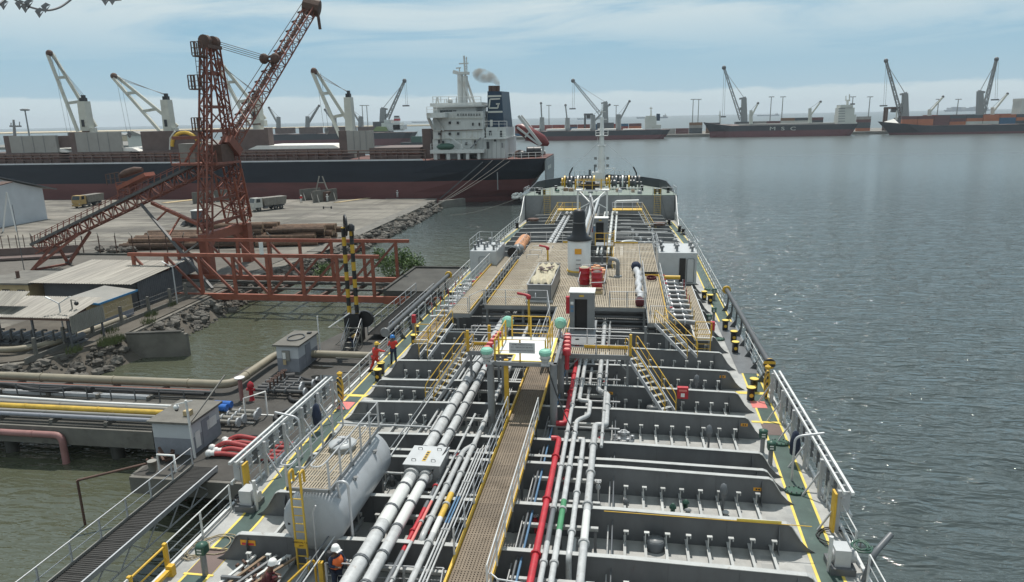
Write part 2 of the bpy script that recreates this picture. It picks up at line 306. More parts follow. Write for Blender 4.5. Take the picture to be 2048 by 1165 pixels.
def water_mat():
    m,nt,b,L=new_mat('water'); N=nt.nodes.new; g=N('ShaderNodeNewGeometry')
    def noise(sc,st,det,rot):
        mp=N('ShaderNodeMapping'); mp.inputs['Scale'].default_value=st; mp.inputs['Rotation'].default_value=(0,0,rot); L(g.outputs['Position'],mp.inputs[0])
        t=N('ShaderNodeTexNoise'); t.inputs['Scale'].default_value=sc; t.inputs['Detail'].default_value=det; t.inputs['Roughness'].default_value=.55; t.inputs['Distortion'].default_value=.4; L(mp.outputs[0],t.inputs['Vector']); return t.outputs[0]
    def bump(h,dist,prev=None,st=1.):
        bp=N('ShaderNodeBump'); bp.inputs['Strength'].default_value=st; bp.inputs['Distance'].default_value=dist; L(h,bp.inputs['Height'])
        if prev: L(prev,bp.inputs['Normal'])
        return bp.outputs[0]
    sy=N('ShaderNodeSeparateXYZ'); L(g.outputs['Position'],sy.inputs[0])
    # ripple bump is flattened towards the far wharf to brighten the water there
    fd=N('ShaderNodeMapRange'); fd.interpolation_type='SMOOTHSTEP'; fd.inputs[1].default_value=60; fd.inputs[2].default_value=330; fd.inputs[3].default_value=1.; fd.inputs[4].default_value=.09; L(sy.outputs[1],fd.inputs[0])
    lf=N('ShaderNodeMapRange'); lf.interpolation_type='SMOOTHSTEP'; lf.inputs[1].default_value=-26; lf.inputs[2].default_value=-8; lf.inputs[3].default_value=.5; lf.inputs[4].default_value=1.; L(sy.outputs[0],lf.inputs[0])
    am=N('ShaderNodeMath'); am.operation='MULTIPLY'; L(fd.outputs[0],am.inputs[0]); L(lf.outputs[0],am.inputs[1])
    def sc(h):
        q_=N('ShaderNodeMath'); q_.operation='MULTIPLY'; L(h,q_.inputs[0]); L(am.outputs[0],q_.inputs[1]); return q_.outputs[0]
    n=bump(sc(noise(1.15,(.5,1.55,1),2,.14)),.46); n=bump(sc(noise(2.7,(.6,1.4,1),2,-.2)),.07,n); n=bump(sc(noise(.2,(.7,2.2,1),2,.1)),.5,n)
    L(n,b.inputs['Normal'])
    t=N('ShaderNodeTexNoise'); t.inputs['Scale'].default_value=.012; t.inputs['Detail'].default_value=4; L(g.outputs['Position'],t.inputs['Vector'])
    sp=N('ShaderNodeSeparateXYZ'); L(g.outputs['Position'],sp.inputs[0])
    # sheltered silty basin on the landward (port) side is browner than the open harbour
    mr=N('ShaderNodeMapRange'); mr.interpolation_type='SMOOTHSTEP'; mr.inputs[1].default_value=-4; mr.inputs[2].default_value=-26; L(sp.outputs[0],mr.inputs[0])
    mr2=N('ShaderNodeMapRange'); mr2.interpolation_type='SMOOTHSTEP'; mr2.inputs[1].default_value=150; mr2.inputs[2].default_value=90; L(sp.outputs[1],mr2.inputs[0])
    mm=N('ShaderNodeMath'); mm.operation='MULTIPLY'; L(mr.outputs[0],mm.inputs[0]); L(mr2.outputs[0],mm.inputs[1])
    mx=N('ShaderNodeMix'); mx.data_type='RGBA'; L(mm.outputs[0],mx.inputs[0]); mx.inputs[6].default_value=(.052,.066,.064,1); mx.inputs[7].default_value=(.07,.076,.05,1)
    L(mx.outputs[2],b.inputs['Base Color']); rf=N('ShaderNodeMapRange'); rf.inputs[1].default_value=60; rf.inputs[2].default_value=420; rf.inputs[3].default_value=.05; rf.inputs[4].default_value=.3; L(sp.outputs[1],rf.inputs[0]); L(rf.outputs[0],b.inputs['Roughness']); b.inputs['IOR'].default_value=1.33; b.inputs['Specular IOR Level'].default_value=1.
    return m
DEFS['water']=water_mat
def quay_mat():
    m,nt,b,L=new_mat('quay'); N=nt.nodes.new; g=N('ShaderNodeNewGeometry')
    mp=N('ShaderNodeMapping'); mp.inputs['Scale'].default_value=(.6,1.6,1); mp.inputs['Rotation'].default_value=(0,0,.5); L(g.outputs['Position'],mp.inputs[0])
    t=N('ShaderNodeTexNoise'); t.inputs['Scale'].default_value=.12; t.inputs['Detail'].default_value=10; t.inputs['Roughness'].default_value=.72; t.inputs['Distortion'].default_value=.7; L(mp.outputs[0],t.inputs['Vector'])
    cr=N('ShaderNodeValToRGB'); e=cr.color_ramp.elements; e[0].position=.42; e[0].color=(.1,.092,.08,1); e[1].position=.58; e[1].color=(.21,.195,.165,1); L(t.outputs[0],cr.inputs[0])
    w=N('ShaderNodeTexNoise'); w.inputs['Scale'].default_value=.05; w.inputs['Detail'].default_value=6; L(g.outputs['Position'],w.inputs['Vector'])
    mr=N('ShaderNodeMapRange'); mr.interpolation_type='SMOOTHSTEP'; mr.inputs[1].default_value=.55; mr.inputs[2].default_value=.7; mr.inputs[4].default_value=.6; L(w.outputs[0],mr.inputs[0])
    mx=N('ShaderNodeMix'); mx.data_type='RGBA'; L(mr.outputs[0],mx.inputs[0]); L(cr.outputs[0],mx.inputs[6]); mx.inputs[7].default_value=(.28,.255,.22,1)
    src=mx.outputs[2]
    for sc_,rot_,amt in (((.035,.9,1),.42,.55),((.05,1.1,1),-.25,.45),((.9,.04,1),.1,.35)):
        m5=N('ShaderNodeMapping'); m5.inputs['Scale'].default_value=sc_; m5.inputs['Rotation'].default_value=(0,0,rot_); L(g.outputs['Position'],m5.inputs[0])
        t5=N('ShaderNodeTexNoise'); t5.inputs['Scale'].default_value=1.; t5.inputs['Detail'].default_value=3; t5.inputs['Distortion'].default_value=.3; L(m5.outputs[0],t5.inputs['Vector'])
        r5=N('ShaderNodeMapRange'); r5.interpolation_type='SMOOTHSTEP'; r5.inputs[1].default_value=.56; r5.inputs[2].default_value=.68; r5.inputs[4].default_value=amt; L(t5.outputs[0],r5.inputs[0])
        x5=N('ShaderNodeMix'); x5.data_type='RGBA'; L(r5.outputs[0],x5.inputs[0]); L(src,x5.inputs[6]); x5.inputs[7].default_value=(.055,.05,.042,1); src=x5.outputs[2]
    L(src,b.inputs['Base Color']); b.inputs['Roughness'].default_value=.95; return m
DEFS['quay']=quay_mat
def stripe_mat(n,c1,c2,sc,axis,ph=0.):
    def f():
        m,nt,b,L=new_mat(n); N=nt.nodes.new; g=N('ShaderNodeNewGeometry'); d=N('ShaderNodeVectorMath'); d.operation='DOT_PRODUCT'; L(g.outputs['Position'],d.inputs[0]); d.inputs[1].default_value=axis
        a=N('ShaderNodeMath'); a.operation='MULTIPLY_ADD'; a.inputs[1].default_value=sc; a.inputs[2].default_value=ph; L(d.outputs['Value'],a.inputs[0]); q=N('ShaderNodeMath'); q.operation='FRACT'; L(a.outputs[0],q.inputs[0])
        h=N('ShaderNodeMath'); h.operation='GREATER_THAN'; h.inputs[1].default_value=.5; L(q.outputs[0],h.inputs[0]); mx=N('ShaderNodeMix'); mx.data_type='RGBA'; L(h.outputs[0],mx.inputs[0]); mx.inputs[6].default_value=rgb(c1); mx.inputs[7].default_value=rgb(c2)
        L(mx.outputs[2],b.inputs['Base Color']); b.inputs['Roughness'].default_value=.5; return m
    return f
DEFS['hazard']=stripe_mat('hazard',(.55,.33,.03),(.02,.02,.02),4.2,(0,.7,.7))
# ---------- shared sub-assemblies ----------
_post={}
def railing(parent,pts,h=1.1,rails=(1.1,.72,.36),sp=1.5,r=.024,m='galv',name='railing',postm=None,flat=False):
    pts=[Vector(p) for p in pts]; mb=MB()
    for z in rails: mb.tube([p+Vector((0,0,z)) for p in pts],r if z==rails[0] else r*.7,6)
    o=part(name,mb,m,parent)
    key=(h,r,postm or m)
    for i in range(len(pts)-1):
        d=pts[i+1]-pts[i]; k=max(1,round(d.length/sp))
        for j in range(k+(1 if i==len(pts)-2 else 0)):
            p=pts[i]+d*j/k
            if key not in _post:
                q=part('post',MB().bar(p,p+Vector((0,0,h-.01)),r*2.6,r*1.8),postm or m,o); _post[key]=q
            else: inst(_post[key],p,o)
    return o
def ladder(parent,p0,p1,side,m='ladderyellow',step=.3,r=.028,name='ladder'):
    p0,p1,side=Vector(p0),Vector(p1),Vector(side); o=part(name,MB().bar(p0-side,p1-side,.05,.06).bar(p0+side,p1+side,.05,.06),m,parent)
    n=max(2,int((p1-p0).length/step))
    for i in range(1,n): q=p0+(p1-p0)*i/n; part('rung',MB().bar(q-side*.97,q+side*.97,r),m,o)
    return o
def stair(parent,pt,pb,side,m='galv',tm='flange',hm='yellow',rise=.22,rail=True,name='stairway'):
    pt,pb,side=Vector(pt),Vector(pb),Vector(side); o=part(name,MB().bar(pt-side,pb-side,.05,.2).bar(pt+side,pb+side,.05,.2),m,parent)
    n=max(3,int((pt.z-pb.z)/rise)); d=(pb-pt); hd=Vector((d.x,d.y,0)).normalized()
    for i in range(1,n): q=pt+d*i/n; part('tread',MB().bar(q-side*.95,q+side*.95,.2,.03),tm,o)
    if rail:
        for s in(-1,1):
            a,b=pt+side*s,pb+side*s; z=Vector((0,0,.95)); mb=MB().tube(fil([a+Vector((0,0,.0)),a+z,b+z,b],.25),.026,6).tube([a+z*.5,b+z*.5],.018,6)
            for t in(.33,.66): mb.tube([a+d*t,a+d*t+z],.02,6)
            part('handrail',mb,hm,o)
    return o
def flange_pipe(parent,pts,r,m='pipe',fl=2.2,n=10,fr=1.5,phase=0.,segs=(),bend=.35,fm=None):
    """pipe run with bolted flange rings; segs: (t0,t1,material) painted bands along straight Y runs"""
    P_=fil(pts,bend) if len(pts)>2 else [Vector(p) for p in pts]
    o=part('pipe',MB().tube(P_,r,n),m,parent)
    for i in range(len(pts)-1):
        a,b=Vector(pts[i]),Vector(pts[i+1]); d=b-a; L_=d.length; u=d.normalized(); t=phase if phase else fl*.5
        while fl and t<L_-.3:
            q=a+u*t; mb=MB().cyl(q-u*.045,q-u*.008,r*fr,None,12).cyl(q+u*.008,q+u*.045,r*fr,None,12)
            part('flange',mb,fm or m,o); t+=fl
    for y0,y1,mm in segs:
        x,z=Vector(pts[0]).x,Vector(pts[0]).z; part('painted_band',MB().cyl((x,y0,z),(x,y1,z),r*1.03,None,n),mm,o)
    return o
def wheel(parent,c,r,axis,m,name='handwheel'):
    ax=Vector(axis).normalized(); u=Vector((0,0,1)) if abs(ax.z)<.9 else Vector((1,0,0)); a=ax.cross(u).normalized(); b=ax.cross(a); c=Vector(c)
    mb=MB().tube([c+(a*math.cos(t*math.pi/6)+b*math.sin(t*math.pi/6))*r for t in range(13)],r*.11,5,False)
    for t in range(3): k=a*math.cos(t*math.pi/3)+b*math.sin(t*math.pi/3); mb.bar(c-k*r,c+k*r,r*.12)
    return part(name,mb,m,parent)
_gr={}
def grating(parent,x0,x1,y0,y1,z,m='gratgrey',pw=1.5,pl=2.,cross=.5,pitch=.1,holes=()):
    nx=max(1,round((x1-x0)/pw)); ny=max(1,round((y1-y0)/pl)); w=(x1-x0)/nx; l=(y1-y0)/ny
    for i in range(nx):
        for j in range(ny):
            cx,cy=x0+(i+.5)*w,y0+(j+.5)*l
            if any(a<cx<b and c<cy<d for a,b,c,d in holes): continue
            zz=z+random.uniform(-.006,.006); key=(round(w,3),round(l,3),m,pitch,cross)
            if key not in _gr:
                mb=MB(); n=int(w/pitch)
                for k in range(n): x=cx-w/2+(k+.5)*w/n; mb.bx(x-pitch*.34,x+pitch*.34,cy-l/2+.01,cy+l/2-.01,zz-.03,zz)
                k=max(2,int(l/cross))
                for q in range(k+1): y=cy-l/2+.02+(l-.04)*q/k; mb.bx(cx-w/2+.01,cx+w/2-.01,y-.02,y+.02,zz-.036,zz+.003)
                _gr[key]=part('grating_panel',mb,m,parent)
            else: inst(_gr[key],(cx,cy,zz-.036),parent)
def text(parent,body,loc,size,rot,m,name='lettering',ext=.003):
    cu=bpy.data.curves.new(name,'FONT'); cu.body=body; cu.size=size; cu.extrude=ext; cu.align_x='CENTER'; cu.align_y='CENTER'
    o=bpy.data.objects.new(name,cu); dg=bpy.context.evaluated_depsgraph_get(); COL.objects.link(o); bpy.context.view_layer.update()
    me=bpy.data.meshes.new_from_object(o.evaluated_get(bpy.context.evaluated_depsgraph_get())); bpy.data.objects.remove(o)
    me.materials.clear(); me.materials.append(MT(m)); q=bpy.data.objects.new(name,me); link(q,parent,loc); q.rotation_euler=rot; return q
# ================= SETTING: water =================
D=6.5
def build_water():
    """harbour surface: one sheet to the horizon, real wind ripples where they can be seen singly"""
    def axis(lo,hi,st,far):
        a=list(np.arange(lo,hi,st)); d=st; up=[]; x=a[-1]
        while x<far: d*=1.35; x+=d; up.append(min(x,far))
        d=st; dn=[]; x=a[0]
        while x>-far: d*=1.35; x-=d; dn.append(max(x,-far))
        return np.array(dn[::-1]+a+up)
    X=axis(-62,112,.42,9000.); Y=axis(16,235,.42,9000.); gx,gy=np.meshgrid(X,Y); z=np.zeros_like(gx); rs=np.random.RandomState(3)
    for i in range(70):
        lam=1.25*(4.5**rs.rand()); th=math.pi/2+.25+rs.normal(0,.62); k=2*math.pi/lam; sl=.11*math.sqrt(2/70)
        z+=sl/k*np.sin(k*(gx*math.cos(th)+gy*math.sin(th))+rs.rand()*6.28)
    sm=lambda v,a,b: np.clip((v-a)/(b-a),0,1)**2*(3-2*np.clip((v-a)/(b-a),0,1))
    gust=.75+.35*np.sin(gx*.031+1.7*np.sin(gy*.017))*np.sin(gy*.043+gx*.011)
    amp=gust*(1-.9*sm(gy,60,190))*(1-sm(gy,195,232))*sm(gy,15,18)*(1-sm(gx,100,111))*sm(gx,-61.5,-55)*(.38+.62*sm(gx,-19,-8)+.3*sm(gy,86,110)*(1-sm(gx,-19,-8)))
    z=z*amp; ny,nx=gx.shape; v=np.stack([gx,gy,z],-1).reshape(-1,3); i=np.arange(ny*nx).reshape(ny,nx)
    f=np.stack([i[:-1,:-1],i[:-1,1:],i[1:,1:],i[1:,:-1]],-1).reshape(-1,4)
    me=bpy.data.meshes.new('water'); me.vertices.add(len(v)); me.vertices.foreach_set('co',v.astype(np.float32).ravel()); me.loops.add(f.size); me.loops.foreach_set('vertex_index',f.astype(np.int32).ravel()); me.polygons.add(len(f)); me.polygons.foreach_set('loop_start',np.arange(0,f.size,4,dtype=np.int32)); me.polygons.foreach_set('use_smooth',np.ones(len(f),dtype=bool)); me.update(); me.validate()
    o=bpy.data.objects.new('water',me); me.materials.append(MT('water')); link(o,None,(0,0,0)); o['kind']='structure'
build_water()
# ================= PRODUCT TANKER (the ship we stand on) =================
CX=-3.6
T=thing('tanker','long grey product tanker seen from its bridge, deck full of pipes and web frames','ship',(CX,60,0))
HB=[(-28,11.2),(0,11.75),(85,11.75),(96,11.5),(106,11.1),(112.28,10.6),(118.22,9.0),(122.84,6.5),(126.47,3.4),(128.78,.3)]
def hb(y): return float(np.interp(y,[a for a,_ in HB],[b for _,b in HB]))
ys=[-28,0,40,85,90,96,101,106,108.98,112.28,114.92,118.22,120.86,122.84,124.82,126.47,127.79,128.78]
def loft(lv):
    vs=[];k=len(ys)
    for z,sc,dy in lv:
        vs+=[(CX+hb(y)*sc,y+dy*max(0,(y-100)/40),z) for y in ys]+[(CX-hb(y)*sc,y+dy*max(0,(y-100)/40),z) for y in reversed(ys)]
    m=2*k; return vs,[(i*m+j,i*m+(j+1)%m,(i+1)*m+(j+1)%m,(i+1)*m+j) for i in range(len(lv)-1) for j in range(m)],m
vs,fs,m=loft([(-2,.97,-4),(1.2,1,-3),(D-.02,1.005,-1)]); part('hull',MB().add(vs,fs),'hull',T)
ring=[(CX+hb(y)*1.0,y) for y in ys if y<108]+[(CX-hb(y),y) for y in reversed(ys) if y<108]
part('main_deck',MB().prism(ring,'z',D-.06,D),'deck',T)
part('sheer_strake',MB().prism([(D-.05,0),(D+.12,0),(D+.12,.1),(D-.05,.1)],'y',0,1) if False else MB().bx(CX+11.68,CX+11.8,0,85,D-.05,D+.12).bx(CX-11.8,CX-11.68,0,85,D-.05,D+.12),'railwhite',T)
# accommodation block under the bridge (behind and below the camera)
part('bridge_house',MB().bx(CX-11,CX+11,-22,2.6,D,19.3),'white',T)
# ---- walkway strips: green with yellow borders ----
def strip(x0,x1,y0,y1,z,m,name): part(name,MB().bx(x0,x1,y0,y1,D+z-.002,D+z),m,T)
SG=[(8,6.5,7.2),(17,6.5,7.2),(24,6.65,7.4),(33,7.0,7.75),(43,7.2,7.95),(85,7.2,7.95),(96,6.6,7.35),(104,6.1,6.85)]
def ribbon(pts,z,m,name): # pts: (y,x0,x1)
    vs=[];[vs.extend([(a,y,D+z),(b,y,D+z)]) for y,a,b in pts]
    part(name,MB().add(vs,[(2*i,2*i+1,2*i+3,2*i+2) for i in range(len(pts)-1)]),m,T)
ribbon(SG,.008,'green','walkway_strip'); ribbon([(y,a-.1,a) for y,a,b in SG],.012,'lineyellow','walkway_line'); ribbon([(y,b,b+.1) for y,a,b in SG],.012,'lineyellow','walkway_line')
PG=[(8,-14.5,-13.75),(18,-14.55,-13.8),(23,-14.5,-13.75),(29,-14.85,-14.1),(40,-15.05,-14.3),(85,-15.05,-14.3),(96,-14.4,-13.7),(104,-13.9,-13.2)]
ribbon(PG,.008,'green','walkway_strip'); ribbon([(y,a-.1,a) for y,a,b in PG],.012,'lineyellow','walkway_line'); ribbon([(y,b,b+.1) for y,a,b in PG],.012,'lineyellow','walkway_line')
strip(6.0,8.0,38.2,38.55,.016,'lineyellow','crossing_line'); strip(6.5,7.9,34.4,34.6,.016,'lineyellow','crossing_line')
strip(6.85,7.6,36.3,37.2,.017,'pink','warning_patch'); strip(-15.0,-14.3,33.8,34.8,.017,'pink','warning_patch'); strip(-15.3,-13.4,35.6,35.9,.016,'lineyellow','crossing_line')
strip(-14.6,-13.7,19.6,21.0,.016,'coaming','warning_patch'); strip(-14.7,-13.6,21.0,21.1,.018,'lineyellow','crossing_line'); strip(-14.7,-13.6,19.5,19.6,.018,'lineyellow','crossing_line')
strip(6.9,7.75,33.0,34.3,.017,'coaming','warning_patch')
# ---- transverse web frames ----
WY=[17.2,20.5,23.4,26.6,27.7,28.8,32.5,35.6,38.8,42,45.2,48.4,51.6,54.8,58,61.2,64.4,67.6,70.8,74,77.2,80.4,83.6,86.8,90,93.2,96.4,99.6,102.8]
prof=[(-14.05,0),(-13.75,.18),(-13.5,.45),(-13.15,1.0),(-13.0,1.08),(-7.2,1.22),(0,1.22),(5.8,1.08),(5.95,1.0),(6.3,.45),(6.55,.18),(6.85,0)]
def shrink(y): return min(1,hb(y)/11.75-.0)
def web(y,h=1.):
    k=1 if y<85 else (hb(y)-1.1)/(11.75-1.1)
    return [(CX+(x-CX)*k,D+.003+z*h) for x,z in prof]
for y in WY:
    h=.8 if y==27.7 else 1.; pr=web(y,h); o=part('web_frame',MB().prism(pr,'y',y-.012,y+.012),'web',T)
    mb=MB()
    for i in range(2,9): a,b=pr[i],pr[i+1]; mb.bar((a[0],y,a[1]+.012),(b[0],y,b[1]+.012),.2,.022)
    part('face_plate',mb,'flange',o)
    if y<48:
        for x in(pr[2][0]+.75,pr[9][0]-.75): part('stiffener_plate',MB().prism([(y-.012,D+.01),(y-.34,D+.01),(y-.2,D+.2),(y-.17,D+.75),(y-.012,D+.98*h)],'x',x-.012,x+.012),'web',o)
        for x in(1.6,3.8,-9.2,-11.3): part('weld_seam',MB().bx(x-.008,x+.008,y-.018,y-.012,D+.02,D+1.05*h),'bolt',o)
# ---- deck longitudinals and their end posts ----
LX=[.25+.72*k for k in range(8)]+[-7.5-.72*k for k in range(8)]
for x in LX: part('deck_longitudinal',MB().bx(x-.012,x+.012,16.5,104,D,D+.2).bx(x-.05,x+.05,16.5,104,D+.2,D+.215),'longi',T)
lp=None
for i,y in enumerate(WY[:12]):
    for x in LX:
        if y==27.7 and x>5: continue
        p=(x,y-.46,D+.215)
        hgt=.42 if y!=28.8 else .25
        if lp is None or hgt<.4:
            q=part('end_post',MB().bx(x-.02,x+.02,y-.5,y-.42,D+.215,D+.215+hgt).bx(x-.05,x+.13,y-.52,y-.4,D+.215+hgt,D+.25+hgt).bx(x+.09,x+.13,y-.52,y-.4,D+.13+hgt,D+.215+hgt),'longi',T)
            if hgt>.4: lp=q
        else: inst(lp,(x+.04,y-.46,D+.215),T)
# orange tally plates on the web ends
for px,py,z in [(1513,973,7.1),(1488,849,7.2),(1447,759,7.25),(1575,1163,7.1),(1220,780,7.3)]:
    p=P(px,py,z); yy=min(WY,key=lambda w:abs(w-p.y)); o=part('tally_plate',MB().bx(p.x-.16,p.x+.16,yy-.025,yy-.014,p.z-.07,p.z+.07),'orangesign',T)
    for k in(-.06,.04): part('tally_mark',MB().bx(p.x+k-.02,p.x+k+.05,yy-.03,yy-.026,p.z-.035,p.z+.035),'black',o)
p=P(503,1078,7.25); o=part('tally_plate',MB().bx(p.x-.28,p.x+.28,20.46,20.478,p.z-.1,p.z+.1),'orangesign',T); part('tally_mark',MB().bx(p.x-.22,p.x+.22,20.45,20.459,p.z-.08,p.z+.0),'signred',o)
part('warning_strip',MB().bx(4.1,5.6,23.28,23.287,D+1.12,D+1.22),'lineyellow',T)
part('drain_line',MB().tube([(-.5,23.27,D+1.19),(6.6,23.27,D+1.1)],.016,6),'yellow',T)
# red hose box on web 35.6
o=part('fire_hose_box',MB().bx(2.9,3.45,35.3,35.56,D+.75,D+1.35),'red',T); part('hose_symbol',MB().bx(3.08,3.27,35.285,35.297,D+.85,D+1.05),'white',o); part('hose_symbol',MB().bx(2.98,3.37,35.285,35.297,D+1.15,D+1.25),'pink',o)
# tank hatches and valves between the frames
for px,py,z,r in [(1311,1078,6.9,.32),(1305,812,6.9,.3)]:
    p=P(px,py,z); o=part('tank_opening',MB().lathe((p.x,p.y,D),[(r,0),(r,.35),(r*.93,.37),(r*.85,.37)],20),'piped',T); part('opening_rim',MB().lathe((p.x,p.y,D+.37),[(r*.9,0),(r*.9,.03),(.02,.05)],20),'greysteel',o)
c=P(1247,880,7.0); o=part('cleaning_hatch',MB().lathe((c.x,c.y,D),[(.42,0),(.42,.5),(.5,.5),(.5,.56),(.2,.6)],20),'greysteel',T)
for k in range(6): a=k*math.pi/3; part('hatch_bolt',MB().lathe((c.x+.4*math.cos(a),c.y+.4*math.sin(a),D+.57),[(.05,0),(.05,.12),(.09,.12),(.09,.16),(.01,.18)],8),'galv',o)
part('hatch_cone',MB().lathe((c.x,c.y,D+.6),[(.2,0),(.1,.14),(.16,.16),(.05,.3)],12),'galv',o); wheel(o,(c.x,c.y,D+.92),.17,(0,0,1),'galv')
for px,py in [(1447,988),(1418,868),(1393,765)]:
    p=P(px,py,7.2); o=part('sounding_valve',MB().tube([(p.x,p.y,D),(p.x,p.y,D+.55)],.05,8).bx(p.x-.09,p.x+.09,p.y-.09,p.y+.09,D+.55,D+.75),'web',T); part('valve_cover',MB().lathe((p.x,p.y,D+.72),[(.13,0),(.16,.12),(.1,.36),(.02,.42)],10),'piped',o)
for px,py in [(1560,888),(1590,985),(1525,760),(1437,680),(1418,580)]:
    p=P(px,py,D); o=part('manhole_cover',MB().prism([(p.x+.42*math.cos(t)*1.0,p.y+.3*math.sin(t)) for t in np.linspace(0,2*math.pi,21)[:-1]],'z',D+.02,D+.1),'valvegreen',T)
    for k in range(12): t=k*math.pi/6; part('stud',MB().cyl((p.x+.37*math.cos(t),p.y+.25*math.sin(t),D+.1),(p.x+.37*math.cos(t),p.y+.25*math.sin(t),D+.15),.028,None,6),'bolt',o)
for px,py,ht in [(1524,905,.75),(1540,930,.75),(411,1150,.85),(1418,655,.6),(1427,640,.6),(1428,600,.6)]:
    p=P(px,py,D); o=part('gauge_post',MB().cyl((p.x,p.y,D),(p.x,p.y,D+ht),.1),'greysteel',T); part('gauge_head',MB().bx(p.x-.16,p.x+.16,p.y-.16,p.y+.16,D+ht,D+ht+.28).lathe((p.x,p.y,D+ht+.28),[(.2,0),(.2,.05),(.02,.1)],10),'valvegreen',o)
    for k in(0,1): part('gauge_mark',MB().bx(p.x-.09,p.x+.07,p.y-.172,p.y-.162,D+ht+.06+k*.11,D+ht+.11+k*.11),'white',o)
def bollard(px,py,z=D,r=.2,h=.62):
    p=P(px,py,z); o=part('bollard',MB().lathe((p.x,p.y,z),[(r,0),(r,h),(r*1.25,h+.02),(r*1.25,h+.09)],16),'black',T); part('bollard_cap',MB().lathe((p.x,p.y,z+h+.092),[(r*1.22,0),(r*1.15,.02)],16),'lineyellow',o); part('bollard_mark',MB().lathe((p.x,p.y-r-.003,z+h*.5),[(r*.55,-.004),(r*.55,.004)],12,(0,1,0)),'yellow',o)
for q in [(1501,800),(1507,782),(1467,683),(1470,705),(1450,660),(757,762),(763,748),(829,690),(833,672),(905,600),(925,585),(1420,607),(1408,600)]: bollard(*q)
# ---- pipe bank ----
zp=D+1.3
LT=[(16,19.0,'pipe')]
flange_pipe(T,[(-8.1,14,zp),(-8.1,47.5,zp),(-8.1,48,zp-.05),(-8.1,104,zp-.05)],.25,'pipe',1.55,14,1.16,.5,[(21.3,24.2,'pipewhite')],.2,'piped')
flange_pipe(T,[(-7.52,14,zp),(-7.52,104,zp)],.19,'pipe',1.55,14,1.18,.9,[(21.2,24.1,'pipewhite')],.2,'piped')
flange_pipe(T,[(-7.02,14,zp-.2),(-7.02,27,zp-.2)],.085,'red',3.1,8,1.5,1.1,[(14,20.1,'piped'),(22.8,27,'piped')])
flange_pipe(T,[(-6.8,14,zp),(-6.8,21.2,zp),(-6.8,31,zp)],.055,'pipe',4,8,1.6,.4,[(20.4,23,'pink')])
flange_pipe(T,[(-6.52,20.6,D+.5),(-6.52,20.6,zp),(-6.52,27.2,zp),(-6.15,27.8,zp)],.11,'pipe',2.3,10,1.35,1.3,[(21.0,23,'pipewhite')],.3)
flange_pipe(T,[(-6.2,14,zp),(-6.2,47,zp)],.11,'pipe',2.4,10,1.4,1.6,[(21.9,23.6,'yellowpipe'),(20.9,21.9,'pipewhite')])
for x,mm in((-5.94,'bluepipe'),(-5.83,'bluepipe'),(-5.72,None)): flange_pipe(T,[(x,14,zp+.02),(x,27.5,zp+.02),(x,27.6,zp-.4),(x,48,zp-.4)],.036,'pipe',3.3,6,1.6,.6,[(21.6,23.4,mm)] if mm else ())
for x in(-8.75,-9.0): flange_pipe(T,[(x,30,zp-.5),(x,47,zp-.5)],.06,'pipe',0)
# starboard bank
flange_pipe(T,[(-2.6,14,zp),(-2.6,28.8,zp),(-2.95,28.8,zp)],.12,'red',3.4,12,1.5,6.2,[],.3)
flange_pipe(T,[(-2.9,30.6,zp-.1),(-2.5,30.6,zp-.1),(-2.5,39.4,zp-.1),(-2.5,39.4,zp+1.2)],.13,'red',2.6,12,1.4,1.2,[],.35)
flange_pipe(T,[(-2.3,14,zp),(-2.3,45,zp)],.095,'pipe',3.2,10,1.45,2.6,[(20.9,23,'piped')])
flange_pipe(T,[(-1.97,14,zp),(-1.97,30.8,zp),(-1.45,31.4,zp),(-1.45,33.2,zp),(-2.0,33.2,zp),(-2.0,46,zp)],.105,'pipe',3.2,10,1.45,2.6,[(21.6,23.6,'greenpipe')],.3)
flange_pipe(T,[(-1.54,20.2,D+.4),(-1.54,20.2,zp),(-1.54,28.8,zp),(-1.75,28.8,zp)],.1,'pipe',2.6,10,1.45,1.4,[(20.6,22.6,'pipewhite')],.25)
flange_pipe(T,[(-1.1,14,zp),(-1.1,30.0,zp),(-1.1,30.4,zp),(-.62,30.4,zp),(-.62,34.2,zp),(-1.1,34.6,zp),(-1.1,48,zp)],.135,'pipe',2.4,12,1.45,2.2,[(20.9,22.9,'pipewhite')],.3)
flange_pipe(T,[(-1.62,31.8,zp-.3),(-1.62,46,zp-.3)],.08,'pipe',2.5)
flange_pipe(T,[(-.75,28,zp+.1),(-.75,47,zp+.1)],.07,'pipe',2.5)
for x in(-3.25,-3.1): flange_pipe(T,[(x,15,zp-.35),(x,40,zp-.35)],.045,'bluepipe' if x>-3.2 else 'piped',0,6)
for i in range(7): flange_pipe(T,[(-9.6,46.8+.1*i,D+.5+.3*i),(2.2,46.8+.1*i,D+.5+.3*i)],.09,'web',0,8)
# forward pipes
for x,r in((-2.6,.11),(-2.2,.11),(-1.5,.16),(-.9,.13)): flange_pipe(T,[(x,72,zp),(x,88+3*x,zp),(x,92+2*x,zp+.1),(x,104,zp+.1)],r,'pipewhite',3,10,1.35)
flange_pipe(T,[(-.1,73,zp-.4),(-.1,76,zp+.6),(1.4,76.4,zp+.6),(1.4,77.4,zp-.2)],.16,'pipewhite',0,10,1.4,0,[],.5)
flange_pipe(T,[(-1.2,104,zp+.1),(-1.2,106,zp+.1),(-1.2,106,zp+1.4),(2.2,106,zp+1.5)],.16,'pipewhite',0)
